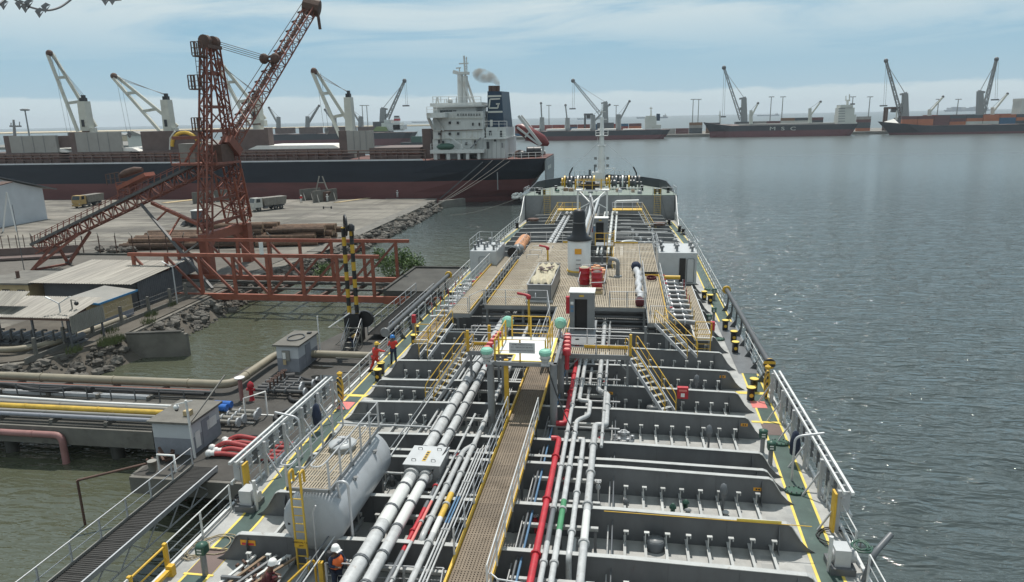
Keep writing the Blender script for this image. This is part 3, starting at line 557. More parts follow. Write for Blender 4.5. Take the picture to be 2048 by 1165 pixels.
# pipe supports: cross beams on posts
for y in [15.2,17.0,18.6,19.5,20.8,22.6,24.3,26.0,27.8,29.6,31.4,33.2,35,36.8,38.6,40.4,42.2,44]:
    for x0,x1 in((-8.5,-5.4),(-3.35,-.68)):
        o=part('pipe_support',MB().bx(x0,x1,y-.07,y+.07,D+.86,D+.92).bx(x0,x1,y-.012,y+.012,D+.76,D+.86),'flange',T)
        for x in(x0+.1,(x0+x1)/2,x1-.1): part('support_leg',MB().bx(x-.05,x+.05,y-.05,y+.05,D,D+.76),'web',o)
for y in [74,80,86,92,98,103]:
    part('pipe_support',MB().bx(-3.2,1.0,y-.08,y+.08,D+1.04,D+1.12).bx(-3,-2.9,y-.05,y+.05,D,D+1.04).bx(.6,.7,y-.05,y+.05,D,D+1.04),'flange',T)
    part('pipe_support',MB().bx(-8.7,-7,y-.08,y+.08,D+.9,D+.98).bx(-8.6,-8.5,y-.05,y+.05,D,D+.9).bx(-7.2,-7.1,y-.05,y+.05,D,D+.9),'flange',T)
# small cross pipes and valves in the gaps
for i in range(26):
    y=random.uniform(17,44); x=random.choice([-6.9,-6.4,-3.0,-2.1,-.8]); zz=D+random.uniform(.25,.7)
    o=part('branch_valve',MB().tube([(x,y,D+.1),(x,y,zz+.3)],.045,6).lathe((x,y,zz),[(.07,0),(.1,.05),(.1,.12),(.06,.2)],8),'pipe' if i%3 else 'red',T); wheel(o,(x,y,zz+.34),.12,(0,0,1),random.choice(['red','bolt','galv']))
for y in(34.0,29.3,24.9,44): part('cross_pipe',MB().tube([(-13,y,D+1.32),(-8.5,y,D+1.32)],.045,6),'pipe',T)
for y in(30.6,33.8,36.9,40): part('cross_pipe',MB().tube([(-3.3,y,D+1.05),(-.2,y,D+1.05),(0,y,D+1.05)],.05,6),'pipe',T)
# valve chamber over the two big pipes
o=part('pipe_box',MB().bx(-8.42,-6.98,24.9,26.5,D+.75,D+1.72),'greysteel',T); part('pipe_box_lid',MB().bx(-8.46,-6.94,24.86,26.54,D+1.72,D+1.75),'lightgrey',o)
part('name_plate',MB().bx(-7.78,-7.62,25.2,26.1,D+1.752,D+1.758),'yellowpipe',o)
for k in range(4): part('name_mark',MB().bx(-7.75,-7.65,25.28+.2*k,25.4+.2*k,D+1.76,D+1.764),'black',o)
for a,b in((-8.1,26.2),(-7.3,26.2),(-8.1,25.2),(-7.3,25.2)): part('lid_handle',MB().tube(fil([(a-.08,b,D+1.75),(a-.08,b,D+1.84),(a+.08,b,D+1.84),(a+.08,b,D+1.75)],.03),.014,5),'bolt',o)
for x,r in((-8.1,.34),(-7.52,.27)): part('box_flange',MB().cyl((x,24.72,zp),(x,24.86,zp),r,None,18).cyl((x,26.54,zp),(x,26.66,zp),r,None,18),'pipe',o)
# ---- fore-and-aft catwalk ----
cz=D+1.5
grating(T,-5.02,-3.78,8,43.5,cz,'grating',1.24,1.0,.1,.1)
part('toe_plate',MB().bx(-5.1,-5.03,8,43.5,cz-.08,cz+.13),'yellow',T); part('toe_plate',MB().bx(-3.77,-3.7,8,43.5,cz-.08,cz+.13),'yellow',T)
for y in np.arange(9,43,2.4): part('catwalk_frame',MB().bx(-5.1,-3.7,y-.05,y+.05,cz-.2,cz-.08).bx(-5.0,-4.9,y-.05,y+.05,D,cz-.2).bx(-3.9,-3.8,y-.05,y+.05,D,cz-.2),'web',T)
railing(T,[(-5.08,19.4,cz),(-5.08,30.2,cz)],1.1,(1.1,.72,.38),1.6,.022,'galv'); railing(T,[(-3.68,17.6,cz),(-3.68,30.2,cz)],1.1,(1.1,.72,.38),1.6,.022,'railwhite')
railing(T,[(-5.08,35.4,cz),(-5.08,43,cz)],1.1,(1.1,.72),1.6,.022); railing(T,[(-3.68,35.4,cz),(-3.68,43,cz)],1.1,(1.1,.72),1.6,.022)
# aft cross walkway rails in the lower edge of the view
railing(T,[(-9.3,19.15,D+.1),(-5.45,19.35,D+.1),(-5.35,18.6,D+.1)],1.05,(1.05,.6),1.5,.026,'galv')
railing(T,[(-3.6,17.75,cz-.3),(-3.35,17.5,cz-.3),(3.5,16.9,cz-.45)],1.05,(1.05,.6),1.7,.026,'galv')
o=part('gate_post',MB().tube(fil([(-9.75,19.3,D),(-9.75,19.3,D+1.2),(-10.4,18.3,D+.75),(-10.4,18.3,D)],.25),.04,8).bx(-9.55,-9.4,19.1,19.25,D,D+1.15),'yellow',T)
# ---- storage tank on the port side ----
tx,tz,tr=-10.25,D+1.75,1.12
o=tag(part('storage_tank',MB().lathe((tx,20.45,tz),[(.05,-.16),(.5,-.13),(.85,-.06),(1.05,.0),(tr,.16),(tr,1.6),(tr,5.0),(1.05,5.16),(.85,5.2),(.05,5.25)],40,(0,1,0)),'tankgrey',T))
for y in(21.4,24.8): part('saddle',MB().bx(tx-.95,tx+.95,y-.1,y+.1,D,tz-.62),'web',o)
Zt=D+3.05
mbx=MB().bx(tx-.78,tx+.72,20.35,20.41,Zt-.12,Zt).bx(tx-.78,tx+.72,25.34,25.4,Zt-.12,Zt).bx(tx-.8,tx-.74,20.35,25.4,Zt-.12,Zt).bx(tx+.7,tx+.76,20.35,25.4,Zt-.12,Zt)
for y in(21,22.8,24.6):
    for x in(tx-.6,tx+.6): mbx.bx(x-.04,x+.04,y-.04,y+.04,tz+.9,Zt-.1)
part('tank_platform',mbx,'greysteel',T)
grating(T,tx-.74,tx+.7,20.42,25.34,Zt,'gratgrey',.72,1.23,.4,.09)
railing(T,[(tx+.73,20.4,Zt),(tx+.73,25.35,Zt),(tx-.77,25.35,Zt),(tx-.77,20.4,Zt)],1.05,(1.05,.55),1.1,.026,'galv')
for s,x0 in((1,tx+.73),(-1,tx-.77)): part('rail_hoop',MB().tube(fil([(x0,20.4,Zt+1.05),(x0-s*.05,19.95,Zt+1.05),(x0-s*.42,19.95,Zt+1.05),(x0-s*.42,20.4,Zt+1.05)],.2),.024,6),'galv',T)
L_=ladder(T,(tx-.28,20.02,D+.1),(tx-.28,20.02,Zt+.1),(.19,0,0)); 
for x in(tx-.47,tx-.09): part('ladder_grip',MB().tube(fil([(x,20.02,Zt),(x,20.02,Zt+.75),(x,20.3,Zt+.75),(x,20.3,Zt+.3)],.12),.045,6),'yellow',L_)
part('tank_sign',MB().bx(tx-.5,tx-.06,19.965,19.98,tz-.68,tz-.42),'yellow',o)
text(o,'RESIDUAL T.K',(tx-.28,19.958,tz-.49),.085,(R(90),0,0),'black'); text(o,'20M³',(tx-.26,19.958,tz-.61),.085,(R(90),0,0),'black')
part('tank_mark',MB().bx(tx-.88,tx-.76,20.38,20.4,tz-.12,tz-.05),'black',o)
h=part('tank_hatch',MB().lathe((tx,23.4,Zt-.2),[(.45,0),(.45,.35),(.52,.36),(.52,.42),(.1,.46)],20),'lightgrey',o)
wheel(o,(tx,23.45,Zt+.42),.2,(0,.3,1),'galv'); part('hatch_arm',MB().tube([(tx-.25,22.9,Zt+.2),(tx,23.4,Zt+.33),(tx+.1,23.9,Zt+.3)],.045,6),'greysteel',o)
for px,py in((705,1010),(685,975)): pass
part('vent_pipe',MB().tube(fil([(tx+.85,20.9,tz+.72),(tx+.85,20.7,Zt+.15),(tx+1.25,20.7,Zt+.15),(tx+1.3,20.7,D+.3)],.2),.045,8),'galv',T)
for a,b in((22.2,.95),(24.3,.95)): part('funnel_cup',MB().lathe((tx+.92,a,tz+.72),[(.02,-.05),(.04,.03),(.09,.1)],10),'greysteel',o)
part('dipstick',MB().tube([(tx+.18,20.12,D+.2),(tx+.2,20.12,tz+.6),(tx+.32,20.1,tz+.85)],.03,6),'galv',T)
# equipment stowed beside the tank
o=part('chain_stopper',MB().bx(-12.9,-12.2,18.9,19.0,D,D+.5),'web',T)
# ---- control platform tower above the catwalk ----
z1=10.5
for x,y in((-6.0,31.0),(-3.05,31.0),(-6.0,34.9),(-3.05,34.9)): part('tower_leg',MB().cyl((x,y,D),(x,y,z1-.05),.17,None,14),'greysteel',T)
part('tower_leg',MB().bx(-5.42,-5.22,31.3,31.5,D,z1-.05),'yellow',T)
part('tower_frame',MB().bx(-6.15,-2.9,30.95,31.1,z1-.2,z1-.02).bx(-6.15,-2.9,34.8,34.95,z1-.2,z1-.02).bx(-6.15,-6.0,30.95,34.95,z1-.2,z1-.02).bx(-3.05,-2.9,30.95,34.95,z1-.2,z1-.02).bx(-6.15,-5.9,30.9,31.05,z1-.55,z1-.2).bx(-3.2,-2.95,30.9,31.05,z1-.55,z1-.2),'greysteel',T)
part('tower_floor',MB().prism([(-6.0,32.0),(-5.0,32.0),(-5.0,31.1),(-3.2,31.1),(-3.2,34.8),(-6.0,34.8)],'z',z1-.02,z1+.01),'white',T)
part('floor_border',MB().bx(-6.02,-5.0,31.96,32.06,z1+.012,z1+.02).bx(-5.02,-4.92,31.06,32.0,z1+.012,z1+.02).bx(-6.02,-5.85,32.06,34.8,z1+.012,z1+.02).bx(-3.3,-3.18,31.1,34.8,z1+.012,z1+.02).bx(-4.92,-3.3,31.06,31.16,z1+.012,z1+.02),'lineyellow',T)
for s in((-5.75,31.05),(-3.45,31.05)): pass
railing(T,[(-5.78,34.2,z1),(-5.78,31.05,z1),(-3.42,31.05,z1),(-3.42,34.2,z1)],1.05,(1.05,.5),1.2,.028,'yellow')
railing(T,[(-5.55,34.85,z1),(-3.6,34.85,z1)],1.1,(1.1,.6,.2),.95,.028,'yellow')
o=part('notice_board',MB().bx(-5.1,-3.9,30.99,31.02,z1+.42,z1+.92),'lightgrey',T)
text(o,'NUMBER OF PERSONS ALLOWED',(-4.5,30.985,z1+.83),.062,(R(90),0,0),'black'); text(o,'P.V.   MAX.FLOW 500 M³/H',(-4.5,30.985,z1+.7),.085,(R(90),0,0),'black'); text(o,'F.MAIN MAX.FLOW 75 M³/H',(-4.5,30.985,z1+.55),.085,(R(90),0,0),'black')
def flood(x,y,z,back=False,s=1.):
    o=part('flood_light',MB().lathe((x,y,z),[(.1,0),(.12,.15),(.2,.18)],12).bx(x-.2,x+.2,y-.03,y+.03,z-.08,z+.02),'lightgrey',T)
    part('lamp_glass',MB().lathe((x,y,z+.18),[(.18,0),(.24,.1),(.24,.28)],14),'lampglass',o)
    part('lamp_cap',MB().lathe((x,y,z+.46),[(.27,0),(.3,.06),(.29,.16),(.22,.24),(.05,.27)],14,smooth=False),'mint',o)
    part('lamp_guard',MB().tube([(x+.27*math.cos(t),y+.27*math.sin(t),z+.3) for t in np.linspace(0,2*math.pi,13)],.012,4,False),'bolt',o)
flood(-6.1,30.75,z1); flood(-3.4,30.75,z1)
for x in(-5.85,-3.1): # lamps turned the other way at the far end: caps show
    o=part('flood_light',MB().cyl((x,35.1,z1),(x,35.1,z1+.5),.05),'greysteel',T); part('lamp_cap',MB().lathe((x,35.35,z1+.65),[(.02,-.32),(.2,-.3),(.3,-.18),(.32,.0),(.26,.1)],14,(0,1,0),smooth=False),'mint',o)
for sx,x0,dx in((-1,-6.6,0),(1,-2.62,0)):
    for k in range(5):
        y=33.4+.62*k; x=x0-sx*.04*k; o=part('pressure_valve',MB().cyl((x,y,9.35),(x,y,10.1),.11),'red',T)
        part('valve_cap',MB().lathe((x,y,10.1),[(.2,0),(.2,.26),(.13,.3),(.02,.31)],14),'red',o); part('cap_face',MB().lathe((x,y,10.412),[(.15,0),(.14,.01)],14),'pink',o)
        part('valve_body',MB().lathe((x-sx*.34,y,9.9),[(.08,0),(.13,.1),(.08,.2),(.16,.28),(.16,.36),(.07,.5),(.1,.56),(.03,.62)],10),'galv',o)
# side gangways with stairs
g=9.4
for x0,x1 in((-8.1,-6.3),(-2.95,.5)):
    grating(T,x0,x1,35.6,36.7,g,'gratgrey',.9,1.1,.4,.1)
    part('gangway_edge',MB().bx(x0,x1,35.52,35.6,g-.22,g+.02).bx(x0,x1,36.7,36.78,g-.22,g+.02),'greysteel',T)
    part('toe_plate',MB().bx(x0+(1.0 if x0>-5 else .1),x1,36.62,36.68,g+.02,g+.16),'yellow',T)
    for x in(x0+.15,x1-.15): part('gangway_leg',MB().bx(x-.06,x+.06,35.6,35.72,D,g-.2).bar((x,35.66,g-.9),(x+(-.6 if x>x0+.5 else .6),35.66,g-.25),.06),'greysteel',T)
    railing(T,[(x0,36.74,g),(x1,36.74,g)],1.05,(1.05,.55),1.2,.024,'galv'); railing(T,[(x0,35.56,g),(x1-.1,35.56,g)] ,1.05,(1.05,.55),1.5,.022,'galv')
stair(T,(.5,36.1,g),(2.45,33.6,D+.6),(.28,.22,0)); stair(T,(-8.1,36.1,g),(-9.75,33.6,D+.6),(.28,-.2,0))
part('gate_post',MB().bx(.42,.55,35.5,35.62,g,g+1.15),'yellow',T); part('gate_post',MB().bx(-8.15,-8.0,35.5,35.62,g,g+1.15),'yellow',T); part('gate_post',MB().bx(-7.2,-7.05,36.7,36.85,g,g+1.1),'yellow',T)
# ---- manifold platform amidships ----
M=9.0
holes=[(-4.7,-2.6,60.5,64.5)]
grating(T,-9.3,-4.3,46.7,71.6,M,'gratgrey',1.67,1.92,.96,.12); grating(T,-4.3,-3.2,36.8,46.6,M,'gratgrey',1.1,1.96,.9,.12); grating(T,-4.3,-.9,46.7,59.2,M,'gratgrey',1.7,2.08,.96,.12); grating(T,-.9,1.55,46.7,71.6,M,'gratgrey',1.23,1.92,.96,.12)
grating(T,1.65,2.9,43.2,56.6,M,'gratgrey',1.25,1.92,.9,.12); grating(T,1.6,2.9,58.2,71.6,M,'gratgrey',1.3,1.92,.9,.12)
grating(T,-11.4,-9.9,44.4,64,M,'gratgrey',1.5,1.96,.9,.12)
edges=[(-9.3,46.7,1.55,46.7),(-9.3,46.7,-9.3,71.6),(-9.3,71.6,-4.3,71.6),(-.9,71.6,2.9,71.6),(2.9,71.6,2.9,58.2),(2.9,56.6,2.9,43.2),(1.65,43.2,2.9,43.2),(1.55,46.7,1.55,71.6),(-4.35,36.8,-4.35,46.6),(-3.15,36.8,-3.15,46.6),(-4.3,59.2,-.9,59.2),(1.65,43.2,1.65,56.6),(-11.4,44.4,-9.9,44.4),(-11.4,44.4,-11.4,64),(-9.9,44.4,-9.9,64)]
for a,b,c,d in edges: part('platform_edge',MB().bar((a,b,M-.16),(c,d,M-.16),.08,.24),'greysteel',T)
for a,b,c,d in [(2.85,43.3,2.85,56.6),(1.7,56.5,2.85,56.5),(-.8,59.1,-.9,71.6),(-9.2,47,-9.2,62),(-9.95,45,-9.95,58),(-.9,71.5,1.5,71.5),(-6,71.5,-4.4,71.5),(-11.3,52,-11.3,64),(-3.2,37,-3.2,46.5)]: part('toe_plate',MB().bar((a,b,M+.08),(c,d,M+.08),.05,.14),'yellow',T)
for x in(-11.3,-9.2,-6.7,-4.3,-1.9,1.5,2.8):
    for y in((43.3,47,52,57,62,67,71.4) if x in(1.5,2.8) else (47,52,57,62,67,71.4)): part('platform_leg',MB().bx(x-.08,x+.08,y-.08,y+.08,D,M-.28),'greysteel',T)
railing(T,[(-9.3,46.8,M),(-5.0,46.8,M),(-4.4,42.5,M),(-4.35,37,M)],1.05,(1.05,.55),1.6,.022); railing(T,[(-.8,46.8,M),(1.5,46.8,M)],1.05,(1.05,.55),1.2,.022)
railing(T,[(1.6,46.8,M),(1.6,57.5,M)],1.05,(1.05,.55),1.6,.022); railing(T,[(1.75,43.25,M),(2.85,43.25,M)],1.05,(1.05,.55),1.1,.022); railing(T,[(2.92,44,M),(2.92,56.6,M)],1.05,(1.05,.55),1.6,.022,'railwhite')
railing(T,[(-9.3,47,M),(-9.3,62,M)],1.05,(1.05,.72,.36),1.3,.022); railing(T,[(-11.4,46,M),(-11.4,60,M)],1.05,(1.05,.72,.36),1.5,.022,'railwhite'); railing(T,[(-10.0,45,M),(-9.4,46.8,M)],1.05,(1.05,.55),1.3,.022); railing(T,[(-11.3,44.45,M),(-10.0,44.45,M)],1.05,(1.05,.55),1.3,.022)
railing(T,[(-9.3,71.5,M),(-4.4,71.5,M)],1.05,(1.05,.55),1.7,.022); railing(T,[(-.9,71.5,M),(2.9,71.5,M),(2.9,66,M)],1.05,(1.05,.55),1.7,.022)
railing(T,[(-9.6,64,M),(-9.6,71,M)],1.05,(1.05,.72,.36),1.3,.022)
# lower manifold drip-tray walkways on both sides with manifold piping
for s,x0,x1 in((1,4.6,5.6),(-1,-13.0,-12.0)):
    y0=44.3 if s>0 else 42.3
    grating(T,x0,x1,y0,58.5,D+1.25,'grating' if s<0 else 'gratgrey',1.0,2.,.8,.11); part('tray_edge',MB().bx(x0-.05,x1+.05,y0-.1,y0,D+1.1,D+1.3).bx(x1,x1+.06,y0,58.5,D+1.1,D+1.32).bx(x0-.06,x0,y0,58.5,D+1.1,D+1.32),'railwhite',T)
    for y in np.arange(y0+.3,58,3.4): part('tray_leg',MB().bx(x0+.05,x0+.15,y-.05,y+.05,D,D+1.1).bx(x1-.15,x1-.05,y-.05,y+.05,D,D+1.1),'greysteel',T)
    ladder(T,((x0+x1)/2,y0-.25,D),((x0+x1)/2,y0-.25,D+2.2),(.42,0,0),'yellow'); part('tray_gate',MB().tube(fil([(x0,y0,D+1.3),(x0,y0,D+2.3),(x1,y0,D+2.3),(x1,y0,D+1.3)],.1),.03,6),'yellow',T)
    stair(T,((2.3 if s>0 else -10.7),y0-.3 if s<0 else 43.1,M),((4.1 if s>0 else -11.6),y0-3.2 if s<0 else 40.6,D+1.2),(.3,.15*s,0),rail=True)
    xo=3.3 if s>0 else -11.7
    for k in range(17):
        y=46.2+k*.7; r=(.13 if k%3 else .16)*(1 if s>0 else .6); zz=D+1.75+.14*(k%2); xe=xo+s*(1.0 if s>0 else .9)
        o=part('manifold_pipe',MB().tube(fil([(xo-s*.9,y,zz),(xe,y,zz),(xe+s*.15,y,zz-.6)] if k%2 else [(xo-s*.9,y,zz),(xe-s*.1,y,zz),(xe+s*.45,y-.12,zz-.02)],.35,5),r,10),'web' if k%4==1 and s>0 else 'greysteel' if s>0 else 'pipe',T)
        for q in(-.5,.2,.8): part('flange',MB().cyl((xo+s*q-.04,y,zz),(xo+s*q+.04,y,zz),r*1.5,None,12),'galv',o)
        part('valve_bonnet',MB().lathe((xo-s*.1,y,zz+r),[(.12,0),(.09,.12),(.14,.15),(.05,.45)],8),'galv',o); wheel(o,(xo-s*.1,y,zz+r+.5),.16,(0,0,1),'red' if (k>10 or k in(1,6)) else 'galv')
    for k in range(9):
        y=47+k*1.2; part('gauge_pipe',MB().tube([(xo+s*1.45,y,D+1.3),(xo+s*1.45,y,D+2.2+random.random()*.3)],.03,5),random.choice(['yellow','galv','red']),T)
    part('hydrant_box',MB().bx(xo+s*2.6-.13,xo+s*2.6+.13,46.2,46.5,D+1.2,D+1.75),'red',T); part('hydrant_stand',MB().bx(xo+s*2.6-.12,xo+s*2.6+.12,46.22,46.45,D,D+1.19),'greysteel',T)
part('header_pipe',MB().tube(fil([(3.0,57.5,D+2.2),(4.6,57.5,D+2.2)],.2),.16,10),'yellow',T)
# lower cross pipes seen under the platform front
for k in range(4): part('cross_pipe',MB().tube([(-9.2,47.6+k*.7,D+.7+.35*k),(1.4,47.6+k*.7,D+.7+.35*k)],.12,8),'web',T)
# ---- vent lockers either side ----
for s,xa,xb in((1,2.95,6.15),(-1,-13.2,-10.85)):
    z0,zt=D+1.05,10.2; o=part('deck_locker',MB().bx(xa,xb,60.2,64.8,z0,zt),'lightgrey',T); part('locker_base',MB().bx(xa+.05,xb-.3 if s>0 else xb-.05,60.4,64.6,D,z0),'web',T)
    if s>0:
        part('doorway',MB().bx(4.72,5.22,60.14,60.19,z0+.15,zt-.45),'dark',o); d=part('locker_door',MB().bx(5.3,5.95,60.1,60.18,z0+.12,zt-.42),'lightgrey',o); 
        part('door_seal',MB().tube(fil([(5.34,60.08,z0+.16),(5.91,60.08,z0+.16),(5.91,60.08,zt-.46),(5.34,60.08,zt-.46),(5.34,60.08,z0+.2)],.1),.018,5),'bolt',o)
    else: part('locker_door',MB().tube(fil([(-12.4,60.17,z0+.4),(-11.7,60.17,z0+.4),(-11.7,60.17,zt-.5),(-12.4,60.17,zt-.5),(-12.4,60.17,z0+.45)],.1),.018,5),'bolt',o)
    for k in range(9):
        x=xa+.35+(xb-xa-.7)*(k%3)/2; y=60.9+1.4*(k//3)+.1*(k%2); o2=part('vent_head',MB().cyl((x,y,zt),(x,y,zt+.3+.1*(k%2)),.1).lathe((x,y,zt+.3+.1*(k%2)),[(.11,0),(.2,.03),(.21,.12),(.15,.18),(.02,.2)],10),'greysteel' if k%3 else 'piped',o)
    railing(T,[(xa,60.25,zt),(xa,64.7,zt),(xb,64.7,zt),(xb,60.25,zt)],1.0,(1.0,.5),1.4,.02)
# ---- booths ----
def booth(x,y,z,w,d,h):
    o=part('booth',MB().bx(x-w/2,x-w*.3,y,y+d,z,z+h).bx(x+w*.22,x+w/2,y,y+d,z,z+h).bx(x-w*.3,x+w*.22,y,y+d,z+h*.84,z+h).bx(x-w*.3,x+w*.22,y+d*.5,y+d,z,z+h*.84),'greysteel',T)
    part('booth_roof',MB().bx(x-w/2-.04,x+w/2+.04,y-.04,y+d+.04,z+h,z+h+.05),'white',o); part('booth_door',MB().bx(x-w*.29,x+w*.21,y+d*.28,y+d*.42,z+.02,z+h*.83),'dark',o)
    part('side_cabinet',MB().bx(x-w/2-.22,x-w/2-.01,y+.05,y+.4,z+h*.45,z+h*.88),'red',o)
    for k in range(3): part('safety_sticker',MB().bx(x-w*.46,x-w*.34,y-.012,y-.004,z+h*(.5+.1*k),z+h*(.57+.1*k)),'bluepipe' if k<2 else 'white',o)
    part('plate_mark',MB().bx(x-.16,x+.12,y-.012,y-.004,z+h*.9,z+h*.95),'yellowpipe',o)
booth(-2.33,41.0,9.0,1.45,1.2,2.35); booth(-2.4,76.5,D+1.6,1.6,1.3,2.7)
part('booth_floor',MB().bx(-3.15,-1.5,38.6,43.5,M-.1,M-.0),'greysteel',T)
# ---- hose crane ----
o=part('crane_pedestal',MB().lathe((-3.55,58.3,M),[(.95,0),(.95,2.4),(.85,2.6)],24),'white',T); part('warning_label',MB().bx(-3.85,-3.3,57.31,57.335,M+1.55,M+2.0),'orangesign',o)
part('pedestal_ladder',MB().bx(-3.75,-3.35,57.3,57.33,M+.35,M+.4).bx(-3.75,-3.35,57.3,57.33,M+.7,M+.75).bx(-3.75,-3.35,57.3,57.33,M+1.05,M+1.1),'greysteel',o); part('pedestal_foot',MB().lathe((-3.55,58.3,M),[(1.02,0),(1.02,.1),(.95,.13)],24),'yellow',o)
c=part('crane_column',MB().lathe((-3.55,58.3,M+2.6),[(1.05,0),(1.08,.12),(.7,.32),(.58,.65),(.52,1.2),(.5,2.25),(.42,2.45),(.1,2.5)],20),'black',T)
part('column_band',MB().lathe((-3.55,58.3,M+4.0),[(.54,0),(.54,.05)],20),'greysteel',c)
part('crane_jib',MB().tube([Pd(1168,462,59.5),Pd(1179,428,64),Pd(1184,402,72),Pd(1180,388,84)],[.16,.17,.16,.12],8),'lightgrey',T)
part('jib_frame',MB().tube(fil([Pd(1166,490,59.5),Pd(1176,468,60.5),Pd(1190,420,66),Pd(1198,396,76)],1),.13,8),'lightgrey',T)
for k in range(3): part('hydraulic_hose',MB().tube([(-2.9+.12*k,59.2,M+2.8),(-2.6+.1*k,60.6,M+4.0+.2*k),(-2.9+.05*k,62+.6*k,M+5.6)],.045,5),'rubber' if k%2 else 'greysteel',T)
cr=part('crane_platform',MB().bx(-2.3,-.7,60.2,61.8,M+1.7,M+1.78),'greysteel',T); railing(T,[(-2.3,60.2,M+1.78),(-.75,60.2,M+1.78),(-.75,61.8,M+1.78)],1.05,(1.05,.55),.8,.03,'yellow'); ladder(T,(-1.1,60.0,M),(-1.1,60.0,M+2.7),(.2,0,0),'yellow')
cg=part('jib_rest',MB().bx(-5.4,-5.2,84,84.2,D,M+4).bx(-2.0,-1.8,84,84.2,D,M+4).bx(-5.6,-1.6,83.6,85.2,M+4,M+4.12),'white',T)
railing(T,[(-5.6,83.6,M+4.12),(-1.6,83.6,M+4.12),(-1.6,85.2,M+4.12),(-5.6,85.2,M+4.12),(-5.6,83.6,M+4.12)],1.1,(1.1,.55),.9,.035,'yellow')
part('jib_winch',MB().bx(-4.4,-3.3,84,84.9,M+4.12,M+5.0).cyl((-4.9,84.4,M+4.6),(-2.8,84.4,M+4.6),.3),'black',T)
part('jib_cradle',MB().bar((-5.2,84,M+4),(-3.6,80,M+3),.12).bar((-2,84,M+4),(-3.4,80,M+3),.12).bar((-5.0,84,M+2),(-2,84,M+3.6),.1).bar((-2.0,84,M+2),(-5,84,M+3.6),.1),'white',T)
# gooseneck vent and fire monitors
part('gooseneck',MB().tube(fil([(-.35,56.2,M),(-.35,56.2,M+1.35),(-1.0,56.6,M+1.35),(-1.0,56.6,M+.9)],.5,6),.16,10).lathe((-.35,56.2,M),[(.34,0),(.34,.06),(.2,.08)],12),'greysteel',T)
for x,y in((-6.6,62.5),(-6.0,44.8)):
    o=part('fire_monitor',MB().cyl((x,y,M if y>50 else D+1),(x,y,M+1.0),.08),'yellow',T); part('monitor_barrel',MB().tube([(x-.75,y-.1,M+1.35),(x-.3,y,M+1.25),(x,y,M+1.15)],[.09,.08,.12],8).lathe((x,y,M+.95),[(.14,0),(.17,.12),(.12,.25)],10),'red',o)
    wheel(o,(x+.45,y,M+1.2),.16,(1,0,0),'galv')
# drum stand and stretcher frames on the platform
part('drum_rack',MB().tube(fil([(-3.15,50.2,M+.9),(-3.1,55.2,M+1.1),(-1.2,55.4,M+1.1),(-1.25,50.2,M+.9),(-2.2,50.0,M+.9)],.15),.03,6).bx(-3.1,-3.04,50.3,50.36,M,M+.9).bx(-1.3,-1.24,50.3,50.36,M,M+.9).bx(-1.26,-1.2,55.2,55.26,M,M+1.1),'galv',T)
part('storage_basket',MB().bx(-6.45,-4.85,47.7,47.74,M+.1,M+1.2).bx(-6.45,-4.85,55.0,55.04,M+.1,M+1.2).bx(-6.47,-6.43,47.7,55,M+.1,M+1.2).bx(-4.87,-4.83,47.7,55,M+.1,M+1.2).bx(-6.4,-4.9,47.8,55,M+.1,M+.14),'greysteel',T)
part('basket_rim',MB().tube([(-6.5,47.65,M+1.25),(-4.8,47.65,M+1.25),(-4.8,55.1,M+1.25),(-6.5,55.1,M+1.25),(-6.5,47.65,M+1.25)],.035,6).bx(-6.6,-4.7,47.5,47.62,M+.02,M+.14),'yellow' if False else 'galv',T)
for y in(63.2,65.6,67.8): part('stretcher_frame',MB().tube(fil([(-8.6,y,M),(-8.6,y,M+.35),(-7.5,y,M+.35),(-7.5,y,M)],.06),.03,6),'galv',T)
# ---- rails along both sides ----
def edge(y,s,o=-.12): return CX+s*(hb(y)+o)
def side_rail(s,y0,y1,sp=1.7,m='railwhite'): 
    n=max(2,int((y1-y0)/4)); railing(T,[(edge(y,s),y,D) for y in np.linspace(y0,y1,n)],1.1,(1.1,.74,.38),sp,.026,m)
side_rail(1,9,21.8); side_rail(1,38.8,46.5); side_rail(1,57,106); side_rail(1,23.2,27)
side_rail(-1,9,17.6); side_rail(-1,19.6,23.6); side_rail(-1,34.6,45); side_rail(-1,60,105); side_rail(-1,45,60,1.7)
for y in(17.7,19.5): part('gate_post',MB().bx(edge(y,-1)-.06,edge(y,-1)+.06,y-.06,y+.06,D,D+1.15),'yellow',T)
part('rail_gate',MB().tube([(edge(18,-1),17.7,D+1.05),(edge(18,-1),19.5,D+1.05)],.04,6).tube([(edge(18,-1),17.7,D+.6),(edge(18,-1),19.5,D+.6)],.03,6).bx(edge(18,-1)+.1,edge(18,-1)+.24,17.8,19.4,D+.18,D+.3).bx(edge(18,-1)+.05,edge(18,-1)+.3,17.7,17.9,D,D+.4).bx(edge(18,-1)+.05,edge(18,-1)+.3,19.3,19.5,D,D+.4),'yellow',T)
for s in(1,-1):
    for y in np.arange(60,104,2.0): x=edge(y,s); part('rail_stay',MB().bar((x-s*.5,y,D),(x,y,D+.75),.04,.03),'railwhite',T)
